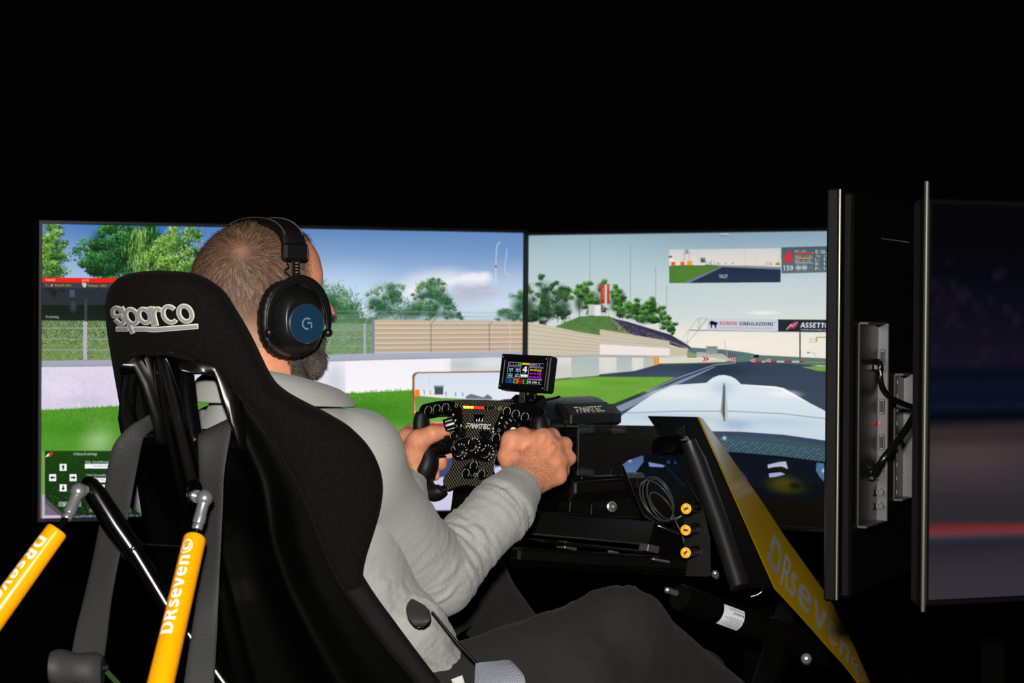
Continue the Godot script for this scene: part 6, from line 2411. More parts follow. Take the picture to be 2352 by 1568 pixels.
func headset() -> void:
	var t := thing("headset", "black over-ear headset with a dark blue disc, worn by the driver", "headset", H(0.0, -0.11, 0.005))
	var soft := mat("black leatherette", Color(0.035, 0.035, 0.036), 0.48, 0.0, 0.4)
	var shell := mat("black headset plastic", Color(0.05, 0.051, 0.053), 0.34, 0.0, 0.45)
	var arm := mat("black satin metal", Color(0.04, 0.041, 0.043), 0.36, 0.2, 0.5)
	var thread := mat("pale thread", Color(0.42, 0.40, 0.30), 0.7)
	# padded band over the head
	var path2 := curve2(xy([0.099, 0.046, 0.0975, 0.060, 0.088, 0.0755, 0.068, 0.0865, 0.04, 0.0925, 0.0, 0.0945, -0.04, 0.0925, -0.068, 0.0865, -0.088, 0.0755, -0.0975, 0.060, -0.099, 0.046]), 5)
	var m := MB.new()
	var rows := []
	var np := path2.size()
	for i in np:
		var d := (path2[mini(i + 1, np - 1)] - path2[maxi(i - 1, 0)]).normalized()
		var out := Vector2(d.y, -d.x)
		if out.dot(path2[i]) < 0.0:
			out = -out
		var e := minf(1.0, minf(i, np - 1 - i) / 3.0)
		var row := PackedVector3Array()
		for k in 20:
			var an := TAU * k / 20.0
			var cx := cos(an)
			var sx := sin(an)
			var q := path2[i] + out * (0.0068 * signf(sx) * pow(absf(sx), 0.6) * (0.9 + 0.1 * e))
			row.append(H(q.x, q.y, 0.004 + 0.0185 * signf(cx) * pow(absf(cx), 0.55)))
		rows.append(row)
	m.sheet(rows, true, false, true)
	var band := part("headband", m, soft, t, "padded black headband with pale stitches")
	m = MB.new()
	for i in range(8, np - 8):
		for sgn in [-1.0, 1.0]:
			for h in 2:
				var q := path2[i].lerp(path2[i + 1], h * 0.5)
				var q2 := path2[i].lerp(path2[i + 1], h * 0.5 + 0.3)
				var out := q.normalized()
				m.tube(PackedVector3Array([H(q.x + out.x * 0.0066, q.y + out.y * 0.0066, 0.004 + sgn * 0.0148), H(q2.x + out.x * 0.0072, q2.y + out.y * 0.0072, 0.004 + sgn * 0.0136)]), 0.0004, 5)
	part("stitching", m, thread, band).set_meta("kind", "stuff")
	for sd in [1.0, -1.0]:
		# block at the end of the band
		m = MB.new()
		m.box(frame(H(0.1005 * sd, 0.050, 0.004), HR, Vector3.UP, -HF), Vector3(0.0165, 0.026, 0.039), 0.004)
		part("band_end", m, shell, t)
		# slider with its scale
		m = MB.new()
		m.box(frame(H(0.1025 * sd, 0.018, 0.005), HR, Vector3.UP, -HF), Vector3(0.0035, 0.05, 0.0125), 0.001)
		var sl := part("slider", m, arm, t)
		m = MB.new()
		for k in 9:
			m.box(frame(H(0.1044 * sd, 0.034 - k * 0.0043, 0.0055), HR, Vector3.UP, -HF), Vector3(0.0006, 0.0009, 0.0045 - 0.0002 * k), 0.0001)
		part("scale_marks", m, mat("pale yellow print", Color(0.62, 0.58, 0.28), 0.6), sl)
		# ear cup, cushion, disc
		var ec := func(r: float, an: float, a: float, b: float) -> Vector3:
			var cx := signf(cos(an)) * pow(absf(cos(an)), 0.85)
			var sy := signf(sin(an)) * pow(absf(sin(an)), 0.85)
			return H(r * sd, -0.047 + b * sy, 0.0065 + a * cx)
		m = MB.new()
		rows = []
		for q in [[0.066, 0.030, 0.040], [0.066, 0.040, 0.050], [0.070, 0.0455, 0.0555], [0.078, 0.0475, 0.0575], [0.086, 0.0465, 0.0565], [0.091, 0.043, 0.053], [0.092, 0.036, 0.046]]:
			var row := PackedVector3Array()
			for k in 120:
				var an := TAU * k / 120.0
				var pleat := 0.0006 * sin(k * PI / 2.0) * (1.0 if q[0] > 0.067 and q[0] < 0.09 else 0.2)
				row.append(ec.call(q[0], an, q[1] + pleat, q[2] + pleat))
			rows.append(row)
		m.sheet(rows, true)
		part("ear_cushion", m, soft, t, "pleated black ear cushion")
		m = MB.new()
		rows = []
		for q in [[0.090, 0.040, 0.049], [0.0915, 0.0425, 0.0515], [0.094, 0.043, 0.052], [0.100, 0.0425, 0.0515], [0.108, 0.0405, 0.049], [0.115, 0.037, 0.045], [0.121, 0.033, 0.0395], [0.125, 0.0295, 0.033], [0.1265, 0.0275, 0.0285], [0.1265, 0.01, 0.01], [0.1265, 0.0005, 0.0005]]:
			var row := PackedVector3Array()
			for k in 64:
				row.append(ec.call(q[0], TAU * k / 64.0, q[1], q[2]))
			rows.append(row)
		m.sheet(rows, true)
		var cup := part("ear_cup", m, shell, t, "smooth black ear cup")
		m = MB.new()
		var dc := H(0.1262 * sd, -0.0515, 0.0085)
		m.lathe(dc, HR * sd, PackedVector2Array([Vector2(0, 0), Vector2(0.0277, 0), Vector2(0.0277, 0.0028), Vector2(0.0267, 0.0038), Vector2(0, 0.0036)]), 64)
		var dm := mat("brushed dark blue metal", Color(0.055, 0.20, 0.31), 0.38, 0.35, 0.6)
		var disc := part("disc", m, dm, t, "dark blue brushed disc with a small emblem")
		m = MB.new()
		m.lathe(dc, HR * sd, PackedVector2Array([Vector2(0.0270, 0.0025), Vector2(0.0281, 0.0025), Vector2(0.0281, 0.0031), Vector2(0.0270, 0.0040), Vector2(0.0270, 0.0025)]), 64)
		part("disc_rim", m, mat("polished rim", Color(0.55, 0.57, 0.58), 0.2, 0.9), disc)
		m = MB.new()
		var em := PackedVector3Array()
		for k in 21:
			var an := lerpf(0.9, 5.0, k / 20.0)
			em.append(dc + HF * cos(an) * 0.0075 * sd + Vector3.UP * sin(an) * 0.0075)
		ribbon(m, em, HR * sd, 0.0022, 0.0042)
		ribbon(m, PackedVector3Array([dc + Vector3.UP * 0.001, dc + HF * 0.0078 * sd + Vector3.UP * 0.001]), HR * sd, 0.0022, 0.0042)
		ribbon(m, PackedVector3Array([dc + HF * 0.0068 * sd + Vector3.UP * 0.002, dc + HF * 0.0068 * sd - Vector3.UP * 0.0062]), HR * sd, 0.0022, 0.0042)
		part("emblem", m, mat("grey blue print", Color(0.36, 0.46, 0.56), 0.5), disc)
		# fork that carries the cup
		m = MB.new()
		var fk := PackedVector3Array()
		for k in 33:
			var an := lerpf(-0.18, PI + 0.18, k / 32.0)
			fk.append(H((0.110 + 0.002 * sin(an)) * sd, -0.052 + 0.0625 * sin(an), 0.0065 + 0.0485 * cos(an)))
		rows = []
		for i in fk.size():
			var d := (fk[mini(i + 1, 32)] - fk[maxi(i - 1, 0)]).normalized()
			var inn := HR.cross(d).normalized()
			var row := PackedVector3Array()
			var wd := lerpf(0.0032, 0.0068, pow(sin(PI * i / 32.0), 0.7))
			for q in [[-1, -0.6], [-0.8, -1], [0.8, -1], [1, -0.6], [1, 0.6], [0.8, 1], [-0.8, 1], [-1, 0.6]]:
				row.append(fk[i] + inn * wd * q[0] + HR * 0.0019 * q[1])
			rows.append(row)
		m.sheet(rows, true, false, true)
		part("yoke", m, arm, t, "black fork holding the ear cup")
		for e in [0, 32]:
			m = MB.new()
			m.ball(fk[e] - Vector3.UP * 0.001, 0.0066, 8, 14)
			part("pivot", m, shell, t)
		# thin coiled lead between slider and cup
		m = MB.new()
		var lead := PackedVector3Array()
		for k in 40:
			var f := k / 39.0
			lead.append(H((0.098 - 0.002 * f) * sd, 0.034 - 0.038 * f, -0.0075 + 0.004 * sin(f * TAU * 2.5) + 0.004 * f))
		m.tube(lead, 0.0009, 6)
		part("lead", m, soft, t)


# ------------------------------------------------------------------ steering wheel
var WN: Vector3                                        # the wheel's face looks this way
var WY: Vector3

func WP(x: float, y: float, off := 0.0) -> Vector3:    # the wheel's face plane, off metres proud of it
	return hit(x, y, WC + WN * off, WN)

func wl(x: float, y: float) -> Vector2:                # a pixel on that plane, in the wheel's own axes
	var d := WP(x, y) - WC
	return Vector2(d.dot(RT), d.dot(WY))

func WQ(q: Vector2, off := 0.0) -> Vector3:
	return WC + RT * q.x + WY * q.y + WN * off

func mirror_x(q: Vector2, mid: float) -> Vector2:
	return Vector2(2.0 * mid - q.x, q.y)

func on_wheel(pts: PackedVector2Array, off: float) -> PackedVector3Array:
	var out := PackedVector3Array()
	for q in pts:
		out.append(WQ(q, off))
	return out

func carbon() -> StandardMaterial3D:
	var c := mat("carbon twill", Color.WHITE, 0.28, 0.0, 0.5)
	if c.albedo_texture == null:
		c.albedo_texture = weave_image(64, func(x, y):
			var i: int = x / 8
			var j: int = y / 8
			var fx: float = (x % 8) / 8.0 - 0.44
			var fy: float = (y % 8) / 8.0 - 0.44
			if (i + j) % 4 < 2:
				var g := 0.55 + 0.45 * cos(fx * 5.0)
				return Color(0.50, 0.47, 0.38) * g * (0.85 + 0.3 * sin(i * 3.1 + j)) + Color(0.02, 0.02, 0.02)
			return Color(0.03, 0.03, 0.028) * (0.6 + 0.5 * cos(fy * 5.0)))
		c.uv1_scale = Vector3(90, 90, 1)
		c.clearcoat_enabled = true
		c.clearcoat = 0.4
		c.clearcoat_roughness = 0.12
	return c

# the maker's name in angular strokes on a flat place: o is its lower left, ax along the line, ay up (both scaled to one cap height)
func maker_name(m: MB, o: Vector3, ax: Vector3, ay: Vector3, nrm: Vector3, wd: float) -> void:
	var L := [[[0, 0, 0.16, 0.42, 0.62, 0.42], [0.0, 0.9, 0.95, 0.9]], [[1.0, 0, 1.42, 0.9, 1.56, 0.9, 1.95, 0]], [[2.2, 0, 2.2, 0.9, 2.95, 0.05, 2.95, 0.95]], [[3.15, 0, 3.57, 0.9, 3.71, 0.9, 4.1, 0]], [[4.05, 0.9, 5.05, 0.9], [4.55, 0.9, 4.55, 0]], [[6.1, 0.9, 5.35, 0.9, 5.35, 0.08, 6.1, 0.08], [5.35, 0.48, 6.0, 0.48]], [[7.3, 0.9, 6.5, 0.9, 6.35, 0.75, 6.35, 0.22, 6.5, 0.08, 7.3, 0.08]]]
	for letter in L:
		for st in letter:
			var pts := PackedVector3Array()
			for i in range(0, st.size(), 2):
				pts.append(o + ax * (st[i] + st[i + 1] * 0.12) + ay * st[i + 1])
			for i in pts.size() - 1:
				var e := (pts[i + 1] - pts[i]).normalized() * wd * 0.3
				ribbon(m, PackedVector3Array([pts[i] - e, pts[i + 1] + e]), nrm, wd)

func button(t: Node3D, x: float, y: float, r: float, plas: Material, ringm: Material, knob := false) -> void:
	var o := WP(x, y, 0.004)
	var m := MB.new()
	m.lathe(o, WN, PackedVector2Array([Vector2(0, 0.0), Vector2(r, 0.0), Vector2(r, 0.003), Vector2(r * 0.93, 0.0042), Vector2(r * 0.75, 0.0042), Vector2(r * 0.72, 0.002), Vector2(0, 0.002)]), 28)
	var b := part("button", m, plas, t)
	m = MB.new()
	m.lathe(o, WN, PackedVector2Array([Vector2(0, 0.0035), Vector2(r * 0.56, 0.0035), Vector2(r * 0.56, 0.0052), Vector2(r * 0.48, 0.0062), Vector2(r * 0.2, 0.0058), Vector2(0, 0.0055)]), 24)
	part("cap", m, plas, b)
	# a light ring round it, broken as printed
	m = MB.new()
	var mid := o
	for seg in [[-0.6, 1.3], [1.7, 3.9]]:
		var pts := PackedVector3Array()
		for k in 15:
			var an := lerpf(seg[0], seg[1], k / 14.0)
			pts.append(mid + (RT * cos(an) + WY * sin(an)) * r * 0.86 + WN * 0.0044)
		ribbon(m, pts, WN, r * 0.13)
	part("ring", m, ringm, b, "pale printed ring")

func wheel() -> void:
	var tau := 0.30
	WN = (-FW * cos(tau) + Vector3.UP * sin(tau)).normalized()
	WY = (Vector3.UP * cos(tau) + FW * sin(tau)).normalized()
	var t := thing("steering_wheel", "formula style steering wheel with carbon plate, black grips, many buttons and lit rev lights", "steering wheel", WC - WY * 0.09)
	var plas := mat("black satin plastic", Color.BLACK, 0.3)
	var rub := mat("black rubber grip", Color(0.03, 0.03, 0.031), 0.55, 0.0, 0.4)
	var white := mat("pale print", Color(0.80, 0.80, 0.76), 0.5)
	var ringm := mat("ring print", Color(0.62, 0.62, 0.55), 0.4)
	var mid := wl(1097, 1000).x
	# carbon plate
	var half := PackedVector2Array()
	for q in xy([1098, 917, 1060, 917.5, 1030, 919, 1005, 922, 987, 926, 977, 934, 974, 944, 977, 955, 985, 960, 1003, 956, 1024, 955, 1034, 965, 1039, 982, 1038, 994, 1037, 1010, 1033, 1030, 1038, 1048, 1037, 1061, 1032, 1077, 1019, 1094, 1016, 1104, 1020, 1125, 1027, 1128, 1051, 1118, 1072, 1114.5, 1092, 1113.5]):
		half.append(wl(q.x, q.y))
	half[0].x = mid
	half[half.size() - 1].x = mid
	var whole := PackedVector2Array(half)
	for i in range(half.size() - 2, 0, -1):
		whole.append(mirror_x(half[i], mid))
	var m := MB.new()
	m.slab(on_wheel(whole, 0.0), -WN * 0.006, 0.0012, whole)
	part("carbon_plate", m, carbon(), t, "carbon fibre face plate")
	# black pods that carry the buttons
	var pods := [[965, 944, 972, 931, 988, 926, 1010, 922, 1034, 921, 1050, 929, 1060, 940, 1064, 957, 1064, 985, 1054, 992, 1052, 1006, 1040, 1010, 1036, 992, 1040, 975, 1034, 957, 1020, 953, 1000, 956, 984, 961, 973, 955],
		[1092, 1008, 1075, 1006, 1052, 1014, 1041, 1032, 1042, 1048, 1052, 1058, 1075, 1056, 1092, 1052], [1092, 1060, 1082, 1063, 1071, 1072, 1062, 1082, 1063, 1093, 1074, 1099, 1092, 1101]]
	for k in 3:
		var pp := PackedVector2Array()
		for q in xy(pods[k]):
			pp.append(wl(q.x, q.y))
		pp = curve2(pp, 3, true)
		m = MB.new()
		if k == 0:
			m.slab(on_wheel(pp, 0.004), -WN * 0.0035, 0.0008)
			var qq := PackedVector2Array()
			for q in pp:
				qq.append(mirror_x(q, mid))
			var m2 := MB.new()
			m2.slab(on_wheel(qq, 0.004), -WN * 0.0035, 0.0008)
			part("button_pod", m2, plas, t)
		else:
			pp = PackedVector2Array()
			for q in xy(pods[k]):
				pp.append(wl(q.x, q.y))
			pp[0].x = mid
			pp[pp.size() - 1].x = mid
			var qq := PackedVector2Array(curve2(pp, 3))
			for i in range(qq.size() - 2, 0, -1):
				qq.append(mirror_x(qq[i], mid))
			m.slab(on_wheel(qq, 0.004), -WN * 0.0035, 0.0006)
		part("button_pod", m, plas, t)
	# push buttons
	for q in [[987, 944, 0.0082], [1006.5, 940, 0.0082], [1027, 937.5, 0.0082], [1167.5, 946.6, 0.0084], [1188, 952.8, 0.0084], [1209, 959.5, 0.0084], [1045.6, 1001, 0.0078], [1143, 1007.7, 0.0088], [1091.6, 1070.6, 0.0082], [1073, 1088, 0.0082], [1109, 1090.7, 0.0082]]:
		button(t, q[0], q[1], q[2], plas, ringm)
	# little joysticks beside the maker's name
	for q in [[1062, 994], [1118, 1000]]:
		m = MB.new()
		m.lathe(WP(q[0], q[1], 0.003), WN, PackedVector2Array([Vector2(0, 0), Vector2(0.0085, 0), Vector2(0.008, 0.003), Vector2(0.0045, 0.004), Vector2(0.0035, 0.009), Vector2(0.0058, 0.0105), Vector2(0.0055, 0.013), Vector2(0, 0.014)]), 20)
		part("joystick", m, plas, t)
	# three rotary switches with printed scales
	for q in [[1057, 1037, 2.2], [1087.6, 1024, 1.5], [1118.4, 1040, 0.7]]:
		var o := WP(q[0], q[1], 0.004)
		m = MB.new()
		var prof := PackedVector2Array([Vector2(0, 0), Vector2(0.0098, 0), Vector2(0.0098, 0.004), Vector2(0.0082, 0.0055), Vector2(0.0076, 0.013), Vector2(0.0066, 0.0142), Vector2(0, 0.0142)])
		m.lathe(o, WN, prof, 24)
		var k := part("rotary_switch", m, plas, t)
		m = MB.new()
		var an: float = q[2]
		var d := RT * cos(an) + WY * sin(an)
		ribbon(m, PackedVector3Array([o - d * 0.001 + WN * 0.0146, o + d * 0.0064 + WN * 0.0146]), WN, 0.0011)
		for seg in [[2.4, 4.0], [4.5, 5.6]]:
			var pts := PackedVector3Array()
			for j in 13:
				var a2 := lerpf(seg[0], seg[1], j / 12.0)
				pts.append(o + (RT * cos(a2) + WY * sin(a2)) * 0.0091 + WN * 0.0046)
			ribbon(m, pts, WN, 0.0009)
		part("pointer", m, white, k)
		m = MB.new()
		for j in 9:
			var a2 := lerpf(-1.0, 2.4, j / 8.0)
			var dd := RT * cos(a2) + WY * sin(a2)
			ribbon(m, PackedVector3Array([o + dd * 0.0116 + WN * 0.0004, o + dd * 0.0140 + WN * 0.0004]), WN, 0.0017)
		part("scale", m, white, k)
	# thumb wheels that stick out sideways
	for q in [[1030, 975.6, -1.0], [1177, 981, 1.0]]:
		var o := WP(q[0], q[1], 0.008)
		var ax: Vector3 = RT * q[2] * 0.75 - WY * 0.45 + WN * 0.45
		m = MB.new()
		m.lathe(o - ax * 0.012, ax, PackedVector2Array([Vector2(0, 0), Vector2(0.0105, 0), Vector2(0.0115, 0.002), Vector2(0.0115, 0.016), Vector2(0.010, 0.019), Vector2(0, 0.019)]), 28)
		var k := part("thumb_wheel", m, plas, t)
		m = MB.new()
		var a := ax.normalized().cross(Vector3.UP).normalized()
		var b := ax.normalized().cross(a)
		for j in 10:
			var an := TAU * j / 10.0
			var d := a * cos(an) + b * sin(an)
			ribbon(m, PackedVector3Array([o - ax * 0.009 + d * 0.01165, o + ax * 0.004 + d * 0.01165]), d, 0.0016)
		part("mark", m, white, k)
		if q[2] > 0.0:
			m = MB.new()
			m.ball(o + ax * 0.007 - WY * 0.003, 0.0058, 10, 16, Vector3(1, 1, 0.8))
			part("white_cap", m, mat("white button", Color(0.86, 0.87, 0.9), 0.35), k)
	# small round lamps and triangles of print
	for q in [[1048, 931], [1148, 937], [1047, 979], [1146, 988], [1091, 1090]]:
		m = MB.new()
		var o := WP(q[0], q[1], 0.0045)
		var pts := PackedVector3Array()
		for j in 17:
			pts.append(o + (RT * cos(TAU * j / 16.0) + WY * sin(TAU * j / 16.0)) * 0.0026)
		ribbon(m, pts, WN, 0.0009)
		part("screw_ring", m, ringm, t)
	for q in [[1041, 952, 0.0], [1046, 965, PI], [1152, 959, PI], [1147, 972, 0.0], [1059, 977, PI / 2], [1059, 984, -PI / 2], [1133, 984, PI / 2], [1133, 991, -PI / 2]]:
		var o := WP(q[0], q[1], 0.0044)
		m = MB.new()
		var i0 := 0
		for k in 3:
			var an: float = q[2] + TAU * k / 3.0
			m.vert(o + (RT * cos(an) + WY * sin(an)) * 0.0026)
		if (m.v[i0 + 1] - m.v[i0]).cross(m.v[i0 + 2] - m.v[i0]).dot(WN) > 0.0:
			m.tri(i0, i0 + 2, i0 + 1)
		else:
			m.tri(i0, i0 + 1, i0 + 2)
		m.seal(i0, m.idx.size() - 3, false)
		part("triangle_print", m, white, t)
	# rev lights
	var lampY := mat("lit yellow lamp", Color(0.9, 0.8, 0.2), 0.4)
	lampY.emission_enabled = true
	lampY.emission = Color(1.0, 0.86, 0.18)
	lampY.emission_energy_multiplier = 1.1
	var lampR := mat("lit red lamp", Color(0.9, 0.15, 0.12), 0.4)
	lampR.emission_enabled = true
	lampR.emission = Color(1.0, 0.16, 0.18)
	lampR.emission_energy_multiplier = 1.0
	var off := mat("unlit lamp", Color(0.03, 0.03, 0.03), 0.3)
	for k in 9:
		var x := 1067.0 + k * 8.2
		var y := 934.6 + k * 0.25
		var s := 1.0 if k % 2 == 0 else -1.0
		m = MB.new()
		var pts := PackedVector3Array([WP(x - 4.3, y - 2.8 * s, 0.0012), WP(x - 2.0, y + 3.0 * s, 0.0012), WP(x + 2.0, y + 3.0 * s, 0.0012), WP(x + 4.3, y - 2.8 * s, 0.0012)])
		m.slab(pts, -WN * 0.003, 0.0)
		part("rev_light", m, lampY if k < 3 else lampR if k < 6 else off, t, "lit yellow rev light" if k < 3 else "lit red rev light" if k < 6 else "unlit rev light")
	# small window with the gear or speed figures, and the maker's name
	m = MB.new()
	m.slab(PackedVector3Array([WP(1089, 951, 0.0012), WP(1110.5, 952, 0.0012), WP(1110, 969, 0.0012), WP(1088.5, 968, 0.0012)]), -WN * 0.003, 0.0004)
	var win := part("display", m, mat("black display glass", Color(0.005, 0.005, 0.006), 0.1), t)
	var dig := mat("lit digits", Color(0.8, 0.85, 0.95), 0.4)
	dig.emission_enabled = true
	dig.emission = Color(0.85, 0.9, 1.0)
	dig.emission_energy_multiplier = 0.9
	m = MB.new()
	for st in [[1095, 962, 1094.8, 967], [1101.5, 960, 1101, 966, 1098, 966.6], [1108.5, 960.5, 1108, 966.4, 1105, 967]]:
		var pts := PackedVector3Array()
		for i in range(0, st.size(), 2):
			pts.append(WP(st[i], st[i + 1], 0.0016))
		ribbon(m, pts, WN, 0.0011)
	part("digits", m, dig, win, "lit white figures")
	m = MB.new()
	var o := WP(1070.5, 981.5, 0.0008)
	maker_name(m, o, (WP(1125.5, 985.2, 0.0008) - o) / 7.4, WY * 0.0076, WN, 0.0017)
	part("lettering", m, white, t, "white maker's name")
	# grips: a horn at the top, a curled handle below
	for side in [0, 1]:
		m = MB.new()
		var path := PackedVector3Array()
		var rad := []
		for q in [[974, 945, 0.003, 0.0075], [972, 952, 0.002, 0.0108], [968, 966, 0.0, 0.0125], [965, 984, -0.004, 0.0130], [968, 1002, -0.006, 0.0130], [976, 1020, -0.004, 0.0135], [984, 1038, -0.002, 0.0135], [984, 1060, -0.002, 0.0138], [977, 1082, -0.002, 0.0140], [974, 1104, 0.0, 0.0145], [980, 1122, 0.0, 0.0150], [996, 1132, 0.0, 0.0142], [1012, 1128, 0.0, 0.0118], [1020, 1122, 0.0, 0.0085]]:
			var l := wl(q[0], q[1])
			if side == 1:
				l = mirror_x(l, mid)
			path.append(WQ(l, q[2]))
			rad.append(q[3])
		var fine := curve(path, 5)
		var fr := []
		for i in fine.size():
			var k := i / 5
			fr.append(lerpf(rad[k], rad[mini(k + 1, rad.size() - 1)], (i % 5) / 5.0) * (1.0 if i > 1 and i < fine.size() - 2 else 0.7))
		m.tube(fine, fr, 22, true, 1.25, WN)
		part("grip", m, rub, t, "black moulded grip")
		# spokes that join the grip to the plate, upper and lower
		for q in [[[972, 950], [996, 945], 0.008], [[982, 1030], [1036, 1026], 0.0125], [[1008, 1126], [1026, 1118], 0.007]]:
			var a := wl(q[0][0], q[0][1])
			var b := wl(q[1][0], q[1][1])
			if side == 1:
				a = mirror_x(a, mid)
				b = mirror_x(b, mid)
			m = MB.new()
			m.tube(PackedVector3Array([WQ(a, -0.003), WQ(a.lerp(b, 0.4), -0.003), WQ(a.lerp(b, 0.75), -0.003), WQ(b, -0.003)]), [q[2], q[2] * 1.02, q[2] * 0.9, q[2] * 0.7], 16, true, 0.8, WN)
			part("spoke", m, plas, t)
		# encoder where the thumb rests
		var e := wl(1021, 1021)
		if side == 1:
			e = mirror_x(e, mid)
		m = MB.new()
		m.lathe(WQ(e, 0.0), WN, PackedVector2Array([Vector2(0, 0), Vector2(0.0165, 0), Vector2(0.0165, 0.006), Vector2(0.0145, 0.010), Vector2(0.0115, 0.0105), Vector2(0.0095, 0.007), Vector2(0.0045, 0.006), Vector2(0.004, 0.011), Vector2(0, 0.0115)]), 28)
		part("encoder", m, plas, t)
		# shift paddle behind
		m = MB.new()
		var pd := PackedVector3Array()
		for q in xy([1000, 965, 1045, 950, 1060, 1000, 1040, 1018, 1008, 1000]):
			var l := wl(q.x, q.y)
			if side == 1:
				l = mirror_x(l, mid)
			pd.append(WQ(l, -0.03))
		m.slab(pd, -WN * 0.004, 0.001)
		part("shift_paddle", m, plas, t)
	# hub behind the plate
	m = MB.new()
	m.lathe(WQ(Vector2(mid, 0.01), -0.006), -WN, PackedVector2Array([Vector2(0, 0), Vector2(0.04, 0), Vector2(0.038, 0.02), Vector2(0.028, 0.03), Vector2(0.026, 0.085), Vector2(0, 0.085)]), 32)
	part("hub", m, plas, t)


# ------------------------------------------------------------------ wheel base, mounts and frame
func flat_on(fn: Callable, px: Array, k: float) -> PackedVector3Array:       # pixels on a plane of the rig
	var out := PackedVector3Array()
	for q in xy(px):
		out.append(fn.call(q.x, q.y, k))
	return out

func bar(a: Vector3, b: Vector3, wd: float, ht: float, c := 0.002, up := Vector3.UP) -> MB:      # a bevelled bar from a to b
	var m := MB.new()
	var z := (b - a).normalized()
	var x := up.cross(z).normalized()
	m.box(frame((a + b) / 2.0, x, z.cross(x), z), Vector3(wd, ht, a.distance_to(b)), c)
	return m

func prism(prof: PackedVector2Array, a: Vector3, x: Vector3, y: Vector3, along: Vector3, c := 0.001) -> MB:
	var pts := PackedVector3Array()
	for q in prof:
		pts.append(a + x * q.x + y * q.y)
	var m := MB.new()
	m.slab(pts, along, c)
	return m

func bolt(t: Node3D, o: Vector3, dir: Vector3, r: float, reach: float) -> void:
	var m := MB.new()
	m.lathe(o, dir, PackedVector2Array([Vector2(0, 0), Vector2(r * 1.25, 0), Vector2(r * 1.25, reach * 0.2), Vector2(r, reach * 0.22), Vector2(r, reach * 0.92), Vector2(r * 0.9, reach), Vector2(r * 0.55, reach), Vector2(r * 0.5, reach * 0.7), Vector2(0, reach * 0.7)]), 20)
	part("bolt", m, mat("blackened bolt", Color(0.20, 0.20, 0.20), 0.3, 0.4), t)

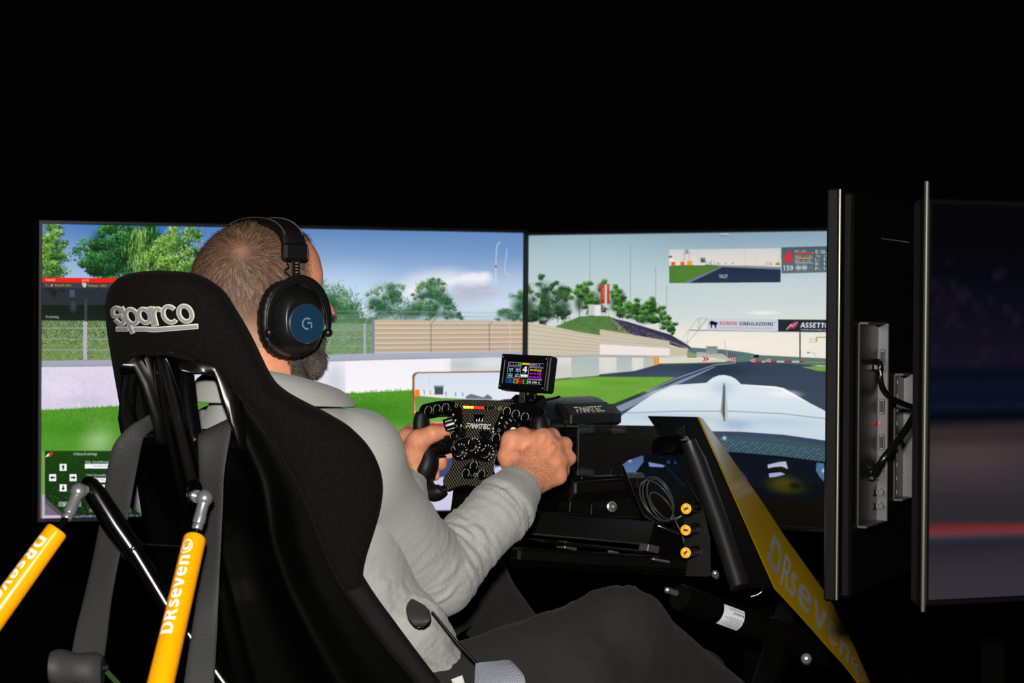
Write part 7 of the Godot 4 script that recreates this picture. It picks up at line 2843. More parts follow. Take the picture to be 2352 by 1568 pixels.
func wheel_base() -> void:
	var cast := mat("black cast housing", Color(0.045, 0.044, 0.05), 0.42, 0.0, 0.45)
	var dark := mat("black anodised metal", Color(0.035, 0.036, 0.038), 0.32, 0.2, 0.5)
	var white := mat("pale print", Color(0.80, 0.80, 0.76), 0.5)
	var t := thing("wheel_base", "black motor housing behind the steering wheel with pale maker's name and cooling fins", "wheel base", R(0.0, -0.13, 0.2))
	# barrel with round front
	var m := MB.new()
	m.lathe(R(0.0, 0.012, 0.055), FW, PackedVector2Array([Vector2(0, 0), Vector2(0.045, 0), Vector2(0.052, 0.006), Vector2(0.056, 0.03), Vector2(0.056, 0.27), Vector2(0.05, 0.28), Vector2(0, 0.28)]), 40)
	part("motor_barrel", m, dark, t)
	# top and bottom hulls: eight-sided shells that run forwards
	var hull := xy([-0.056, 0.0, -0.04, 0.022, 0.046, 0.022, 0.064, 0.004, 0.064, -0.012, 0.056, -0.02, -0.056, -0.02])
	var top0 := PU(1312, 958, 0.064)
	var w0 := (top0 - WC).dot(FW)
	var vt := (top0 - WC).y
	part("top_hull", prism(hull, R(0, vt, w0), RT, Vector3.UP, FW * 0.135, 0.0025), cast, t)
	part("top_nose", prism(xy([-0.05, -0.004, -0.034, 0.016, 0.04, 0.016, 0.058, -0.002, 0.058, -0.03, 0.03, -0.045, -0.04, -0.045]), R(0, vt, w0 - 0.058), RT, Vector3.UP, FW * 0.05, 0.004), dark, t)
	part("top_cap", prism(xy([-0.05, 0.0, -0.038, 0.018, 0.044, 0.018, 0.060, 0.002, 0.060, -0.013, 0.053, -0.018, -0.05, -0.018]), R(0, vt, w0 + 0.135), RT, Vector3.UP, FW * 0.026, 0.004), cast, t)
	var bot0 := PU(1322, 1128, 0.064)
	var vb := (bot0 - WC).y
	var wb := (bot0 - WC).dot(FW)
	part("bottom_hull", prism(xy([-0.056, 0.022, 0.056, 0.022, 0.064, 0.014, 0.064, -0.004, 0.046, -0.022, -0.046, -0.022]), R(0, vb, wb), RT, Vector3.UP, FW * 0.19, 0.003), cast, t)
	part("bottom_nose", prism(xy([-0.05, 0.018, 0.05, 0.018, 0.058, 0.01, 0.054, -0.01, 0.036, -0.03, -0.04, -0.03]), R(0, vb, wb - 0.06), RT, Vector3.UP, FW * 0.06, 0.003), dark, t)
	part("bottom_cap", prism(xy([-0.053, 0.02, 0.054, 0.02, 0.060, 0.012, 0.060, -0.004, 0.044, -0.018, -0.044, -0.018]), R(0, vb, wb + 0.19), RT, Vector3.UP, FW * 0.035, 0.004), mat("dull violet black plastic", Color(0.055, 0.05, 0.065), 0.45), t)
	# cooling fins between the hulls
	for k in 6:
		var v := lerpf(vt - 0.034, vb + 0.036, k / 5.0)
		m = MB.new()
		m.box(frame(R(0.004, v, w0 + 0.06), RT, Vector3.UP, -FW), Vector3(0.118, 0.0075, 0.16), 0.0015)
		part("fin", m, dark, t)
	m = MB.new()
	var n := (RT * 0.72 + Vector3.UP * 0.70).normalized()
	var o := R(0.0612, vt + 0.0068, w0 + 0.022)
	var up := (n.cross(FW)).normalized()
	if up.y < 0.0:
		up = -up
	maker_name(m, o + n * 0.0006, FW * 0.0112, up * 0.0125, n, 0.0024)
	part("lettering", m, white, t, "pale maker's name")
	# front rail bracket on top, where the display stands
	m = bar(R(0.03, vt + 0.012, 0.075), R(0.03, vt + 0.030, 0.11), 0.06, 0.02)
	part("rail_bracket", m, dark, t)
	m = MB.new()
	var path := PackedVector3Array([P(1238, 917, 4.0), P(1254, 918, 4.005), P(1270, 915, 4.01), P(1284, 911, 4.02)])
	m.tube(curve(path, 4), 0.004, 10, true, 0.5)
	part("curved_lever", m, dark, t)

	# plate on the right side that carries the base, with its bolts and sleeves
	t = thing("side_plate", "flat black mounting plate with protruding bolts on the right of the motor housing", "mounting plate", PU(1420, 1093, 0.082))
	m = MB.new()
	m.slab(flat_on(PU, [1336, 975, 1330, 979, 1327, 1090, 1330, 1094, 1425, 1091, 1429, 1086, 1430, 1062, 1520, 1030, 1538, 1006, 1512, 978, 1500, 977.5], 0.084), -RT * 0.005, 0.0008)
	part("plate", m, mat("black powder coat", Color(0.05, 0.052, 0.052), 0.46, 0.1, 0.5), t)
	for q in [[1337, 986], [1411, 987], [1336, 1084]]:
		bolt(t, PU(q[0], q[1], 0.084), RT, 0.0066, 0.022)
	for q in [[1311, 978, 1328, 978], [1311, 1090, 1330, 1090]]:
		m = bar(PU(q[0], q[1], 0.07), PU(q[2], q[3], 0.07), 0.03, 0.008)
		part("spacer", m, dark, t)
	m = bar(PU(1325, 1097, 0.09), PU(1428, 1093, 0.09), 0.02, 0.007)
	part("lower_rail", m, dark, t)
	m = bar(PU(1403, 1080, 0.09), PU(1403, 1094, 0.09), 0.004, 0.006, 0.001, FW)
	part("rail_stop", m, dark, t)


func dash_display() -> void:
	var t := thing("dash_display", "small lit dashboard display with lap times in a black frame above the wheel", "display", P(1206, 962, 4.03))
	var black := mat("black anodised metal", Color(0.035, 0.036, 0.038), 0.32)
	var bl := P(1149, 899, 4.0)
	var br := P(1249, 905, 3.945)
	var tl := P(1153, 814, 4.01)
	var x := (br - bl).normalized()
	var y0 := (tl - bl)
	var y := (y0 - x * y0.dot(x)).normalized()
	var z := x.cross(y)
	var w := bl.distance_to(br)
	var h := y0.dot(y) - 0.009
	var c := bl + x * w / 2.0 + y * (h / 2.0 + 0.007)
	# housing, frame and screws
	var m := MB.new()
	m.box(frame(c - z * 0.012, x, y, z), Vector3(w + 0.008, h + 0.008, 0.022), 0.003)
	part("housing", m, black, t)
	m = MB.new()
	for q in [[-1, 0], [1, 0], [0, -1], [0, 1]]:
		var s := Vector3(0.008, h + 0.006, 0.006) if q[0] != 0 else Vector3(w + 0.006, 0.010, 0.006)
		m.box(frame(c + x * q[0] * (w / 2.0 - 0.001) + y * q[1] * (h / 2.0 - 0.002) + z * 0.001, x, y, z), s, 0.001)
	part("frame", m, black, t)
	for sx in [-1, 1]:
		for sy in [-1, 1]:
			m = MB.new()
			m.ball(c + x * sx * (w / 2.0 - 0.001) + y * sy * (h / 2.0 - 0.002) + z * 0.004, 0.0014, 6, 10)
			part("screw", m, mat("zinc plated steel", Color(0.62, 0.63, 0.64), 0.27, 0.72), t)
	var sw := w - 0.010
	var shh := h - 0.014
	var p := Pnt.new(1200, 900, func(px, py): return Vector2(px * 3.0, py * 3.0))
	paint_dash(p)
	var sm := StandardMaterial3D.new()
	sm.resource_name = "lit dash screen"
	sm.albedo_color = Color(0.01, 0.01, 0.012)
	sm.roughness = 0.2
	sm.metallic_specular = 0.15
	sm.emission_enabled = true
	sm.emission = Color.BLACK
	sm.emission_texture = p.done()
	sm.emission_energy_multiplier = 1.0
	m = MB.new()
	var o := c - x * sw / 2.0 - y * shh / 2.0 + z * 0.0005
	m.vert(o, Vector2(0, 1))
	m.vert(o + x * sw, Vector2(1, 1))
	m.vert(o + x * sw + y * shh, Vector2(1, 0))
	m.vert(o + y * shh, Vector2(0, 0))
	m.quad(0, 3, 2, 1)
	m.seal(0, 0, false)
	part("screen", m, sm, t, "lit screen")
	# two upright straps with bolts carry it
	for q in [[1192, 1205], [1213, 1229]]:
		m = MB.new()
		m.slab(PackedVector3Array([P(q[0], 900, 4.01), P(q[1], 900, 3.995), P(q[1], 970, 3.995), P(q[0], 970, 4.01)]), -z * 0.006, 0.0008)
		part("bracket_strap", m, black, t)
		m = MB.new()
		m.lathe(P((q[0] + q[1]) / 2.0, 922, 3.995), z, PackedVector2Array([Vector2(0, 0), Vector2(0.0042, 0), Vector2(0.0042, 0.003), Vector2(0.0034, 0.004), Vector2(0.002, 0.004), Vector2(0.0018, 0.002), Vector2(0, 0.002)]), 16)
		part("bolt", m, mat("blackened bolt", Color(0.20, 0.20, 0.20), 0.3, 0.4), t)


func frame_parts() -> void:
	var steel := mat("black painted tube", Color.BLACK, 0.2)
	var matte := mat("black powder coat", Color(0.05, 0.052, 0.052), 0.46)
	var deep := mat("black frame paint", Color(0.016, 0.016, 0.016), 0.45, 0.0, 0.3)
	var zinc := mat("zinc plated steel", Color(0.62, 0.63, 0.64), 0.27, 0.72)
	# yellow side panel: an outer skin folded to a black flange
	var t := thing("yellow_fairing", "long yellow sheet metal side panel with silver lettering, folded to a black flange", "panel", P(1960, 1600, 3.92))
	var rear := [[1603, 958, 4.16], [1650, 1062, 4.12], [1715, 1208, 4.07], [1778, 1350, 4.03], [1820, 1396, 4.01], [1900, 1486, 3.98], [1952, 1545, 3.96], [2000, 1610, 3.94]]
	var front := [[1612, 962, 4.26], [1668, 1038, 4.36], [1748, 1152, 4.38], [1800, 1232, 4.38], [1838, 1284, 4.38], [1905, 1378, 4.37], [1962, 1490, 4.28], [2010, 1600, 4.15]]
	var yel := mat("yellow powder coat", Color(0.76, 0.60, 0.005), 0.3, 0.0, 0.5)
	var a := PackedVector3Array()
	var b := PackedVector3Array()
	for k in rear.size():
		a.append(P(rear[k][0], rear[k][1], rear[k][2]))
		b.append(P(front[k][0], front[k][1], front[k][2]))
	var m := MB.new()
	var rows := []
	for k in a.size():
		var n := (b[k] - a[k]).cross(a[mini(k + 1, a.size() - 1)] - a[maxi(k - 1, 0)]).normalized() * 0.0018
		if n.dot(eye.origin - a[k]) < 0.0:
			n = -n
		rows.append(PackedVector3Array([a[k] - n, a[k] + n, a[k].lerp(b[k], 0.5) + n, b[k] + n, b[k] - n, a[k].lerp(b[k], 0.5) - n]))
	m.sheet(rows, true, false, true)
	part("outer_skin", m, yel, t, "yellow outer skin")
	# black rear flange
	m = MB.new()
	m.slab(PackedVector3Array([P(1602, 957, 4.158), P(1487, 955, 4.10), P(1528, 1016, 4.08), P(1640, 1220, 4.03), P(1720, 1352, 3.99), P(1776, 1350, 4.028), P(1712, 1207, 4.068)]), (P(1600, 957, 4.16) - P(1600, 957, 4.157)), 0.0008)
	part("flange", m, deep, t, "black flange")
	# lettering on the yellow skin, read along the panel
	m = MB.new()
	var tm := TextMesh.new()
	var f := SystemFont.new()
	f.font_names = PackedStringArray(["Droid Sans"])
	f.font_weight = 700
	tm.font = f
	tm.font_size = 48
	tm.depth = 0.0
	tm.pixel_size = 0.01
	tm.text = "DRseven©"
	var arr := tm.get_mesh_arrays()
	var tv: PackedVector3Array = arr[Mesh.ARRAY_VERTEX]
	var lo := tv[0]
	var hi := tv[0]
	for q in tv:
		lo = lo.min(q)
		hi = hi.max(q)
	for q in tv:
		var s := (q.x - lo.x) / (hi.x - lo.x)
		var r := (q.y - lo.y) / (hi.y - lo.y)
		# along the panel from (1772, 1285) to (1950, 1530); letters stand across it
		var along := lerpf(2.62, 6.55, s)
		var i := mini(int(along), a.size() - 2)
		var fr := along - i
		var pa := a[i].lerp(a[i + 1], fr)
		var pb := b[i].lerp(b[i + 1], fr)
		var nn := (b[i] - a[i]).cross(a[i + 1] - a[i]).normalized()
		if nn.dot(eye.origin - pa) < 0.0:
			nn = -nn
		m.vert(pa.lerp(pb, 0.12 + 0.62 * r) + nn * 0.0026)
	var ix: PackedInt32Array = arr[Mesh.ARRAY_INDEX] if arr[Mesh.ARRAY_INDEX] != null else PackedInt32Array(range(tv.size()))
	m.idx.append_array(ix)
	m.seal(0, 0, false)
	for k in m.n.size():
		if m.n[k].dot(eye.origin - m.v[k]) < 0.0:
			m.n[k] = -m.n[k]
	for k in range(0, m.idx.size(), 3):
		var q := m.v[m.idx[k]]
		if (m.v[m.idx[k + 2]] - q).cross(m.v[m.idx[k + 1]] - q).dot(eye.origin - q) < 0.0:
			var sw := m.idx[k + 1]
			m.idx[k + 1] = m.idx[k + 2]
			m.idx[k + 2] = sw
	part("lettering", m, mat("silver vinyl", Color(0.75, 0.75, 0.74), 0.35, 0.3), t, "silver lettering")

	# upright of the pedal frame: tube with a rounded bracket and a rubber stop on top
	t = thing("upright_tube", "scuffed black tube leaning beside the yellow panel, topped by a rounded bracket", "frame tube", P(1705, 1352, 3.96))
	m = MB.new()
	m.tube(PackedVector3Array([P(1580, 1014, 4.05), P(1600, 1060, 4.045), P(1650, 1195, 4.01), P(1700, 1348, 3.965)]), [0.0135, 0.0165, 0.0165, 0.0165], 20)
	part("tube", m, mat("scuffed black tube", Color(0.075, 0.074, 0.072), 0.36, 0.0, 0.55), t)
	m = MB.new()
	m.slab(flat_on(PW, [1519, 1022, 1524, 1008, 1536, 1001, 1582, 1001, 1588, 1010, 1580, 1032, 1570, 1042, 1530, 1046, 1520, 1036], 0.30), -FW * 0.035, 0.004)
	part("top_bracket", m, steel, t)
	m = MB.new()
	var so := P(1560, 1000, 4.05)
	m.lathe(so, (P(1568, 985, 4.055) - so), PackedVector2Array([Vector2(0, -0.002), Vector2(0.0095, -0.002), Vector2(0.0085, 0.008), Vector2(0.0065, 0.010), Vector2(0.0035, 0.012), Vector2(0.0028, 0.018), Vector2(0, 0.02)]), 20)
	part("rubber_stop", m, matte, t)

	# three yellow capped quick pins on their plate
	t = thing("pin_plate", "upright black plate that carries three yellow capped pins", "plate", P(1600, 1320, 4.0))
	m = MB.new()
	m.slab(PackedVector3Array([P(1570, 1158, 4.04), P(1614, 1158, 4.02), P(1632, 1236, 4.0), P(1634, 1322, 3.985), P(1628, 1325, 3.985), P(1572, 1323, 4.01)]), Vector3(0, 0, -0.005), 0.0008)
	part("plate", m, matte, t)
	var cap := mat("yellow cap print", Color(0.95, 0.66, 0.06), 0.4)
	var ink := mat("black cap print", Color(0.02, 0.02, 0.02), 0.5)
	var pale := mat("white cap print", Color(0.85, 0.85, 0.82), 0.5)
	var nth := ["upper", "middle", "lower"]
	for k in 3:
		var q: Array = [[1576, 1168, 0.35], [1575, 1217, -0.1], [1575, 1269, 0.8]][k]
		var pin := thing("quick_pin", nth[k] + "most of the three yellow capped pins beside the leaning tube" if k != 1 else "middle one of the three yellow capped pins beside the leaning tube", "pin", P(q[0], q[1] + 12, 3.99), "yellow capped pins")
		var fc := P(q[0], q[1], 3.96)
		var ax := (P(q[0] + 34, q[1] - 6, 4.03) - fc).normalized()
		var nrm := -ax
		m = MB.new()
		m.lathe(fc, ax, PackedVector2Array([Vector2(0, 0.001), Vector2(0.0088, 0.001), Vector2(0.0095, 0.003), Vector2(0.0095, 0.012), Vector2(0.0078, 0.014), Vector2(0.0078, 0.045), Vector2(0.009, 0.047), Vector2(0.009, 0.054), Vector2(0, 0.054)]), 24)
		part("sleeve", m, steel, pin)
		m = MB.new()
		m.lathe(fc, nrm, PackedVector2Array([Vector2(0, -0.0015), Vector2(0.0088, -0.0015), Vector2(0.0088, 0.0005), Vector2(0.0082, 0.001), Vector2(0, 0.001)]), 32)
		var c := part("cap", m, cap, pin, "yellow printed cap")
		# the print: a dark striped body with pale wings
		var ex := Vector3.UP.cross(nrm).normalized()
		var ey := nrm.cross(ex)
		var at := func(r: float, an: float) -> Vector3: return fc + nrm * 0.0013 + (ex * cos(an + q[2]) + ey * sin(an + q[2])) * r
		m = MB.new()
		for s in [[-0.0026, 0.0016], [0.0, 0.0022], [0.0026, 0.0016]]:
			var mid: Vector3 = at.call(absf(s[0]), 0.0 if s[0] >= 0.0 else PI)
			var sd: Vector3 = (at.call(1.0, PI / 2) - fc).normalized()
			ribbon(m, PackedVector3Array([mid - sd * s[1], mid + sd * s[1]]), nrm, 0.0019)
		ribbon(m, PackedVector3Array([at.call(0.0036, PI), at.call(0.004, 0.0)]), nrm, 0.0012)
		part("print", m, ink, c)
		m = MB.new()
		for an in [1.2, -1.2]:
			ribbon(m, PackedVector3Array([at.call(0.0030, an), at.call(0.0062, an * 1.1)]), nrm, 0.0022)
		part("wing_print", m, pale, c)

	# tied loops of thin cable
	m = MB.new()
	for q in [[1512, 1146, 36, 52, 0.25, 4.05], [1516, 1148, 30, 50, 0.32, 4.045], [1520, 1162, 30, 32, 0.5, 4.05], [1508, 1150, 40, 48, 0.35, 4.055]]:
		var pts := PackedVector3Array()
		for k in 41:
			var an := TAU * k / 40.0
			var ex: float = cos(an) * q[2]
			var ey: float = sin(an) * q[3]
			var tilt: float = q[4]
			pts.append(P(q[0] + ex * cos(tilt) - ey * -sin(tilt) * 0.6, q[1] + ey * cos(tilt) + ex * sin(tilt) * 1.0, q[5] + 0.012 * sin(an * 2.0)))
		m.tube(pts, 0.0012, 6, false)
	m.tube(curve(PackedVector3Array([P(1548, 1186, 4.04), P(1556, 1205, 4.03), P(1566, 1225, 4.03), P(1572, 1250, 4.03)]), 4), 0.0014, 6)
	m.tube(curve(PackedVector3Array([P(1540, 1192, 4.035), P(1554, 1190, 4.03), P(1566, 1184, 4.03)]), 4), 0.002, 6)
	single("cable_loops", m, mat("grey sheathed cable", Color(0.22, 0.225, 0.22), 0.4), "tied loops of thin grey cable hanging beside the yellow capped pins", "cable")

	# shelf plates under the base
	t = thing("pedal_deck", "dark folded metal deck with rails under the motor housing", "frame", P(1360, 1330, 3.9))
	m = MB.new()
	m.slab(PackedVector3Array([P(1222, 1176, 3.99), P(1505, 1198, 4.05), P(1490, 1247, 3.99), P(1202, 1221, 3.92)]), Vector3(0, -0.004, 0), 0.0008)
	part("deck_plate", m, matte, t)
	m = MB.new()
	m.slab(PackedVector3Array([P(1505, 1198, 4.05), P(1575, 1226, 4.08), P(1572, 1300, 4.06), P(1490, 1247, 3.99)]), Vector3(0, -0.004, 0.001), 0.0008)
	part("deck_side", m, deep, t)
	part("front_rail", bar(P(1180, 1278, 3.86), P(1570, 1302, 4.02), 0.03, 0.03, 0.004), deep, t)
	m = MB.new()
	m.tube(PackedVector3Array([P(1180, 1292, 3.84), P(1380, 1306, 3.92), P(1570, 1314, 4.0)]), 0.006, 12)
	part("rail_tube", m, steel, t)
	part("cross_plate", bar(P(1230, 1240, 3.95), P(1480, 1268, 4.05), 0.05, 0.004, 0.001), deep, t)
	for q in [[1288, 1246, 1316, 1256], [1478, 1252, 1504, 1262]]:
		part("sensor_box", bar(P(q[0], q[1] + 4, 3.98), P(q[2], q[3], 4.0), 0.02, 0.012, 0.001), mat("grey sensor housing", Color(0.22, 0.22, 0.22), 0.4), t)
	for q in [[1278, 1272, 1300, 1274], [1400, 1266, 1418, 1270], [1498, 1283, 1536, 1290], [1300, 1268, 1326, 1272]]:
		part("clamp", bar(P(q[0], q[1], 3.96), P(q[2], q[3], 3.98), 0.008, 0.004, 0.001), mat("worn steel", Color(0.4, 0.4, 0.38), 0.35, 0.5), t)
	part("hinge_plate", bar(P(1296, 1162, 3.95), P(1352, 1166, 3.98), 0.03, 0.018, 0.001), deep, t)
	part("hinge_plate", bar(P(1346, 1168, 3.965), P(1398, 1170, 3.99), 0.03, 0.018, 0.001), deep, t)
	m = MB.new()
	m.lathe(P(1405, 1163, 3.965), (P(1410, 1163, 3.955) - P(1405, 1163, 3.965)), PackedVector2Array([Vector2(0, -0.004), Vector2(0.0085, -0.003), Vector2(0.0085, 0.002), Vector2(0.0062, 0.003), Vector2(0.0055, 0.008), Vector2(0.003, 0.0105), Vector2(0, 0.011)]), 20)
	part("eye_bolt", m, zinc, t)
	# steering column plate seen under the wheel
	m = MB.new()
	m.slab(PackedVector3Array([P(1042, 1118, 4.12), P(1140, 1112, 4.06), P(1180, 1250, 4.0), P(1030, 1210, 4.1)]), Vector3(0, 0, -0.008), 0.001)
	single("column_plate", m, deep, "black plate under the middle of the steering wheel", "plate")
	# a thick lead from the base down to the deck
	m = MB.new()
	m.tube(curve(PackedVector3Array([P(1428, 1072, 4.12), P(1446, 1120, 4.1), P(1462, 1160, 4.08), P(1478, 1188, 4.06), P(1510, 1206, 4.05), P(1560, 1226, 4.05)]), 5), 0.0042, 10)
	single("base_lead", m, steel, "thick black lead curving down from the motor housing", "cable")

	# pedal damper with its white label, and small hardware
	t = thing("pedal_damper", "long dark cylinder with a white rating label, lying above the pedals", "damper", P(1720, 1520, 4.1))
	var d0 := P(1560, 1372, 4.06)
	var d1 := P(1905, 1500, 4.3)
	m = MB.new()
	m.lathe(d0, d1 - d0, PackedVector2Array([Vector2(0, 0), Vector2(0.022, 0), Vector2(0.0235, 0.003), Vector2(0.0235, d0.distance_to(d1)), Vector2(0, d0.distance_to(d1))]), 32)
	part("cylinder", m, deep, t)
	m = MB.new()
	var dd := (d1 - d0).normalized()
	var sx := dd.cross(eye.origin - d0).normalized()
	var fx := sx.cross(dd).normalized()
	var p := Pnt.new(256, 192, func(x, y): return Vector2(x, y))
	p.rect(0, 0, 256, 192, rgb(226, 228, 236))
	for k in 9:
		p.line([10, 14 + k * 11, 150 + (k * 37) % 90, 14 + k * 11], 3.0, rgb(70, 70, 76))
	p.text("Bansbach", 8, 150, 20, rgb(20, 20, 24), 130, false, 0, 0, true)
	for k in 2:
		p.line([10, 164 + k * 11, 190, 164 + k * 11], 3.0, rgb(70, 70, 76))
	var lm := StandardMaterial3D.new()
	lm.resource_name = "printed paper label"
	lm.albedo_texture = p.done()
	lm.roughness = 0.5
	lm.cull_mode = BaseMaterial3D.CULL_DISABLED
	rows = []
	for k in 2:
		var row := PackedVector3Array()
		for j in 13:
			var an := lerpf(-0.9, 0.75, j / 12.0)
			row.append(d0 + dd * (0.086 + 0.052 * k) + (fx * cos(an) - sx * sin(an)) * 0.0238)
		rows.append(row)
	m.sheet(rows, false, false, false, false)
	for k in 2:
		for j in 13:
			m.uv[k * 13 + j] = Vector2(1.0 - k, j / 12.0)
	for k in m.n.size():
		if m.n[k].dot(fx) < 0.0:
			m.n[k] = -m.n[k]
	for k in range(0, m.idx.size(), 3):
		var q := m.v[m.idx[k]]
		if (m.v[m.idx[k + 2]] - q).cross(m.v[m.idx[k + 1]] - q).dot(fx) < 0.0:
			var sw := m.idx[k + 1]
			m.idx[k + 1] = m.idx[k + 2]
			m.idx[k + 2] = sw
	part("label", m, lm, t, "white paper label with fine print")
	part("rod_end", bar(P(1528, 1353, 4.03), P(1556, 1363, 4.05), 0.010, 0.010, 0.003), mat("worn steel", Color(0.4, 0.4, 0.38), 0.35, 0.5), t)
	var hw := [[1770, 1430, 4.2, 0.010, "zinc bolt head beside the white labelled damper"], [1506, 1384, 4.0, 0.006, "tiny bright bolt beside the knee"], [1852, 1512, 4.15, 0.009, "zinc grease fitting below the yellow panel"], [1643, 1318, 3.98, 0.006, "shiny nut at the foot of the pin plate"]]
	for q in hw:
		m = MB.new()
		m.lathe(P(q[0], q[1], q[2]), Vector3(-0.2, 0.4, 1.0), PackedVector2Array([Vector2(0, -0.01), Vector2(q[3], -0.01), Vector2(q[3], 0.002), Vector2(q[3] * 0.7, 0.004), Vector2(q[3] * 0.55, 0.012), Vector2(0, 0.013)]), 12)
		single("frame_bolt", m, zinc, q[4], "bolt")
	m = MB.new()
	for q in [[1740, 1322, 1752, 1318, 1756, 1345, 1745, 1362, 1725, 1370], [1722, 1310, 1734, 1316, 1744, 1318, 1752, 1322, 1756, 1330]]:
		var pts := PackedVector3Array()
		for k in range(0, q.size(), 2):
			pts.append(P(q[k], q[k + 1], 4.1))
		m.tube(curve(pts, 4), 0.0012 if q[0] == 1740 else 0.0045, 8)
	single("spring_clip", m, zinc, "small coil and wire clip beside the yellow panel's edge", "clip")
	# long floor rails of the frame, going forwards
	for q in [[P(1815, 1400, 4.3), P(1750, 1600, 4.1), "dark upright rail behind the damper"]]:
		single("frame_rail", bar(q[0], q[1], 0.04, 0.04, 0.004), deep, q[2], "frame rail")
	# lap belt: an adjuster pouch and a grey tab
	var web := webbing()
	t = thing("lap_belt", "lap belt with a dark mesh adjuster and a silver grey webbing tab", "belt", P(1140, 1600, 3.45))
	part("adjuster", strap([[944, 1376, 978, 1394, 3.50, 0.004], [935, 1388, 987, 1404, 3.475, 0.006], [933, 1404, 989, 1416, 3.458, 0.006], [938, 1422, 985, 1428, 3.45, 0.004], [950, 1434, 975, 1437, 3.452], [955, 1428, 970, 1430, 3.47], [948, 1406, 978, 1412, 3.485], [946, 1390, 978, 1398, 3.495]]), web, t, "dark folded webbing loop")
	m = MB.new()
	m.lathe(P(962, 1428, 3.462), Vector3(0.05, -1, 0.3), PackedVector2Array([Vector2(0, -0.004), Vector2(0.0028, -0.004), Vector2(0.0028, 0.008), Vector2(0, 0.008)]), 10)
	part("pull_ring", m, zinc, t)
	m = MB.new()
	m.tube(PackedVector3Array([P(992, 1405, 3.50), P(1045, 1470, 3.50), P(1098, 1526, 3.49)]), 0.0022, 8)
	part("strap_edge", m, deep, t)
	var tab := strap([[1092, 1524, 1172, 1516, 3.47, -0.004], [1091, 1545, 1188, 1532, 3.455], [1090, 1575, 1206, 1560, 3.44], [1088, 1620, 1204, 1610, 3.43]])
	var tabm := mat("silver grey webbing", Color(1, 1, 1), 0.5)
	tabm.albedo_texture = weave_image(64, func(x, y):
		var cx: float = ((x + (8 if (y / 8) % 2 else 0)) % 16) - 7.5
		var cy: float = (y % 8) - 3.5
		var gg := clampf(1.2 - Vector2(cx / 6.5, cy / 3.4).length(), 0.0, 1.0)
		return Color(0.26, 0.27, 0.30).lerp(Color(0.80, 0.82, 0.88), gg))
	tabm.uv1_scale = Vector3(6.0, 80.0, 1)
	part("tab", tab, tabm, t, "silver grey webbing tab")
	part("care_label", strap([[1036, 1560, 1062, 1550, 3.462], [1044, 1580, 1068, 1570, 3.46], [1050, 1600, 1072, 1592, 3.458]]), mat("white label cloth", Color(0.7, 0.7, 0.68), 0.7), t, "small white label")


# ------------------------------------------------------------------ what carries the seat, deck and pedals, mostly below the frame
func rig_frame() -> void:
	var deep := mat("black frame paint", Color.BLACK, 0.45)
	var v := -0.958
	var t := thing("rig_frame", "low black base frame of square tube under the seat and pedals", "frame", R(0, v, 0))
	for s in [-1.0, 1.0]:
		part("floor_rail", bar(R(0.27 * s, v + 0.03, -1.05), R(0.27 * s, v + 0.03, 0.70), 0.06, 0.06, 0.004), deep, t)
		part("deck_post", bar(R(0.22 * s, v + 0.06, 0.12), R(0.22 * s, -0.34, 0.12), 0.05, 0.05, 0.004, FW), deep, t)
		part("seat_post", bar(R(0.2 * s, v + 0.06, -0.5), R(0.2 * s, -0.62, -0.45), 0.05, 0.05, 0.004, FW), deep, t)
		part("seat_post", bar(R(0.2 * s, v + 0.06, -0.12), R(0.2 * s, -0.62, -0.14), 0.05, 0.05, 0.004, FW), deep, t)
		part("tilt_post", bar(R(0.24 * s, v + 0.06, -1.0), R(0.24 * s, -0.52, -0.98), 0.05, 0.05, 0.004, FW), deep, t)
	for w in [-1.0, -0.3, 0.35, 0.66]:
		part("cross_rail", bar(R(-0.27, v + 0.03, w), R(0.27, v + 0.03, w), 0.06, 0.05, 0.004), deep, t)
	part("strut_rail", bar(R(-0.45, -0.50, -0.98), R(0.30, -0.50, -0.98), 0.05, 0.05, 0.004), deep, t)
	part("pedal_plate", bar(R(-0.2, -0.62, 0.62), R(0.3, -0.62, 0.62), 0.02, 0.25, 0.004), deep, t)
	for u in [-0.05, 0.15]:
		part("pedal_post", bar(R(u, v + 0.06, 0.655), R(u, -0.5, 0.655), 0.05, 0.05, 0.004, FW), deep, t)


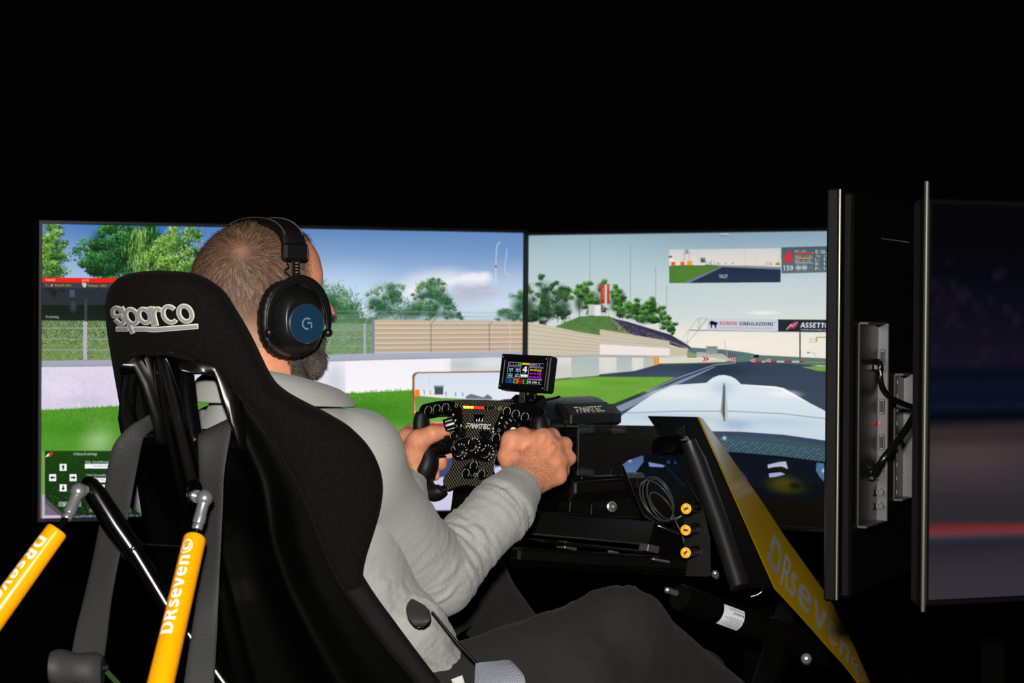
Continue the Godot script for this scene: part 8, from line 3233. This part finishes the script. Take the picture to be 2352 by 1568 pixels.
# ------------------------------------------------------------------ the rig's third monitor from behind, and the neighbour's
func far_side() -> void:
	var gloss := mat("black gloss plastic", Color(0.03, 0.03, 0.033), 0.22)
	var matte := mat("black casing", Color(0.035, 0.035, 0.037), 0.55)
	var chrome := mat("bright trim", Color(0.42, 0.42, 0.37), 0.3, 0.7)
	var zinc := mat("dull socket metal", Color(0.26, 0.26, 0.25), 0.4, 0.4)
	var bay := mat("grey pressed bay", Color(0.075, 0.075, 0.072), 0.38, 0.2)
	# third monitor: its near edge and its back, running away behind the neighbour's
	var near_top := P(1931, 432, 3.32)
	var near_bot := P(1913, 1382, 3.32)
	var h := near_top.y - near_bot.y
	var d := Vector3(0.367, 0, -0.93).normalized()          # along the back, away from us
	var n := Vector3(0.93, 0, 0.367).normalized()           # out of the back
	var base := P(1922, 1382, 3.32)
	var t := thing("side_monitor", "third monitor seen edge on from behind, with open connector bays in its black back", "monitor", Vector3(base.x, 0, base.z) + d * 0.47)
	var c := Vector3(base.x, base.y + h / 2.0, base.z) + d * 0.475
	var m := MB.new()
	m.box(frame(c - n * 0.010, d, Vector3.UP, n), Vector3(0.95, h, 0.018), 0.003)
	part("screen_edge", m, gloss, t)
	m = MB.new()
	m.box(frame(c + d * 0.012 + n * 0.008, d, Vector3.UP, n), Vector3(0.95, h * 0.985, 0.016), 0.004)
	part("back_cover", m, mat("black back cover", Color(0.012, 0.012, 0.012), 0.6, 0.0, 0.2), t)
	m = MB.new()
	m.tube(PackedVector3Array([base + Vector3.UP * 0.003 - d * 0.0015, base + Vector3.UP * (h - 0.002) - d * 0.0015]), 0.0021, 12)
	part("edge_trim", m, chrome, t, "bright trim along the near edge")
	# on the dark screen side nothing is seen; its picture faces the driver
	m = MB.new()
	m.box(frame(c - n * 0.0195, d, Vector3.UP, n), Vector3(0.93, h * 0.95, 0.001), 0.0002)
	part("screen", m, mat("dark glass", Color(0.01, 0.01, 0.012), 0.1), t)
	# two bays let into the back, each a tray with a row of sockets on its far wall
	var on := func(px: float, py: float, off: float) -> Vector3: return hit(px, py, base + n * (0.016 + off), n)
	for k in 2:
		var q: Array = [[1972, 2010, 742, 1196], [2054, 2070, 860, 1142]][k]
		var tl: Vector3 = on.call(q[0], q[2], 0.0)
		var br: Vector3 = on.call(q[1], q[3], 0.0)
		var len := (br - tl).dot(d)
		var hh := tl.y - br.y
		var o := tl + d * len / 2.0 - Vector3.UP * hh / 2.0
		m = MB.new()
		m.box(frame(o + n * 0.001, d, Vector3.UP, n), Vector3(len, hh, 0.004), 0.001)
		var b := part("connector_bay", m, bay, t, "grey tray with sockets")
		m = MB.new()
		# raised rim of the tray: top, bottom and far wall
		for w in [[Vector3(len, 0.004, 0.014), Vector3(0, hh / 2.0, 0.007)], [Vector3(len, 0.004, 0.014), Vector3(0, -hh / 2.0, 0.007)], [Vector3(0.005, hh, 0.018), Vector3(len / 2.0, 0, 0.009)]]:
			m.box(frame(o + d * w[1].x + Vector3.UP * w[1].y + n * w[1].z, d, Vector3.UP, n), w[0], 0.001)
		part("bay_rim", m, mat("pale pressed rim", Color(0.20, 0.205, 0.21), 0.42, 0.2), b)
		if k == 0:
			for s in [[0.17, 0.006, 0.022], [0.42, 0.006, 0.022], [0.60, 0.005, 0.022], [0.71, 0.005, 0.022]]:
				m = MB.new()
				m.box(frame(o + d * (len / 2.0 - 0.0035) + Vector3.UP * (hh / 2.0 - hh * s[0]) + n * 0.0095, d, Vector3.UP, n), Vector3(0.004, s[2], 0.008), 0.001)
				part("socket", m, zinc, b)
				m = MB.new()
				m.box(frame(o + d * (len / 2.0 - 0.0055) + Vector3.UP * (hh / 2.0 - hh * s[0]) + n * 0.0095, d, Vector3.UP, n), Vector3(0.003, s[2] * 0.7, 0.0045), 0.0005)
				part("socket_hole", m, matte, b)
			for s in [0.85, 0.92]:
				m = MB.new()
				m.lathe(o + d * (len / 2.0 - 0.002) + Vector3.UP * (hh / 2.0 - hh * s) + n * 0.0095, -d, PackedVector2Array([Vector2(0, 0), Vector2(0.0068, 0), Vector2(0.0068, 0.003), Vector2(0.005, 0.003), Vector2(0.005, 0.014), Vector2(0.003, 0.014), Vector2(0.0025, 0.010), Vector2(0, 0.010)]), 18)
				part("aerial_socket", m, zinc, b)
			var led := mat("lit red lamp", Color(0.9, 0.15, 0.12), 0.4)
			m = MB.new()
			m.ball(o + d * (len / 2.0 - 0.006) + Vector3.UP * (hh / 2.0 - hh * 0.505) + n * 0.006, 0.0022, 8, 12)
			part("red_lamp", m, led, b, "small lit red lamp")
		else:
			for s in 9:
				m = MB.new()
				m.box(frame(o - d * (len / 2.0 - 0.010) + Vector3.UP * (hh / 2.0 - hh * (0.06 + s * 0.11)) + n * 0.0035, d, Vector3.UP, n), Vector3(0.008, 0.006, 0.002), 0.0004)
				part("label_tag", m, mat("grey label print", Color(0.30, 0.31, 0.29), 0.5), b)
	# white lettering and screw heads on the back
	m = MB.new()
	for k in 12:
		ribbon(m, PackedVector3Array([on.call(2025 + k * 1.8, 546 + k * 0.25, 0.0012), on.call(2026 + k * 1.8, 549 + k * 0.25, 0.0012)]), n, 0.0012)
	ribbon(m, PackedVector3Array([on.call(2047, 550.5, 0.0012), on.call(2090, 556.5, 0.0012)]), n, 0.0012)
	part("back_print", m, mat("pale yellowish print", Color(0.50, 0.50, 0.40), 0.5), t)
	# cables plugged into the bay
	var cab := mat("black cable", Color(0.03, 0.03, 0.03), 0.3, 0.0, 0.5)
	var cables := [["power_lead", "black power lead curving from the plug in the upper bay", [[2008, 838, 3.44], [2014, 832, 3.42], [2022, 838, 3.41], [2022, 870, 3.41], [2030, 896, 3.42], [2048, 914, 3.44], [2072, 926, 3.47], [2104, 938, 3.52]], 0.0042, [2016, 838]], ["video_cable", "thick black video cable slanting up across the connector bays", [[2008, 1092, 3.42], [2018, 1072, 3.41], [2032, 1050, 3.40], [2062, 1012, 3.42], [2086, 978, 3.45], [2104, 946, 3.50]], 0.0052, [2005, 1090]]]
	for q in cables:
		var th := thing(q[0], q[1], "cable", P(2020, 960, 3.43))
		var pts := PackedVector3Array()
		for s in q[2]:
			pts.append(P(s[0], s[1], s[2]))
		m = MB.new()
		m.tube(curve(pts, 6), q[3], 12)
		part("cable", m, cab, th)
		m = MB.new()
		m.box(frame(P(q[4][0], q[4][1], 3.43), d, Vector3.UP, n), Vector3(0.02, 0.018, 0.012), 0.003)
		part("plug", m, cab, th)

	# the neighbour's monitor, nearly dark from here
	var o2 := P(2129, 1378, 3.22)
	var x2 := Vector3(cos(0.42), 0, -sin(0.42))
	var wide := 0.95
	var hi := P(2129, 470, 3.22).y - o2.y
	var t2 := panel("racing_monitor", "dim monitor of the next rig at the right edge, its dark picture out of focus", o2, x2 * wide, Vector3.UP * hi, paint_far, 800, 448, Rect2(0, 0, 100, 56), 1.0, 0.028, 0.008, mat("worn bezel", Color(0.02, 0.02, 0.02), 0.6, 0.0, 0.2))
	var z2 := x2.cross(Vector3.UP)
	m = MB.new()
	m.tube(PackedVector3Array([o2 - x2 * 0.0085 + z2 * 0.004 - Vector3.UP * 0.014, o2 - x2 * 0.0085 + z2 * 0.004 + Vector3.UP * (hi + 0.03)]), 0.0034, 12)
	part("edge_trim", m, mat("dull metal trim", Color(0.27, 0.27, 0.24), 0.42, 0.5), t2, "dull metal trim along the left edge")
	stand(o2 + x2 * 0.47 - z2 * 0.08, x2, z2, "dark stand behind the dim monitor of the next rig")
	stand(c + n * 0.07 + d * 0.33, d, -n, "dark stand behind the back of the third monitor")
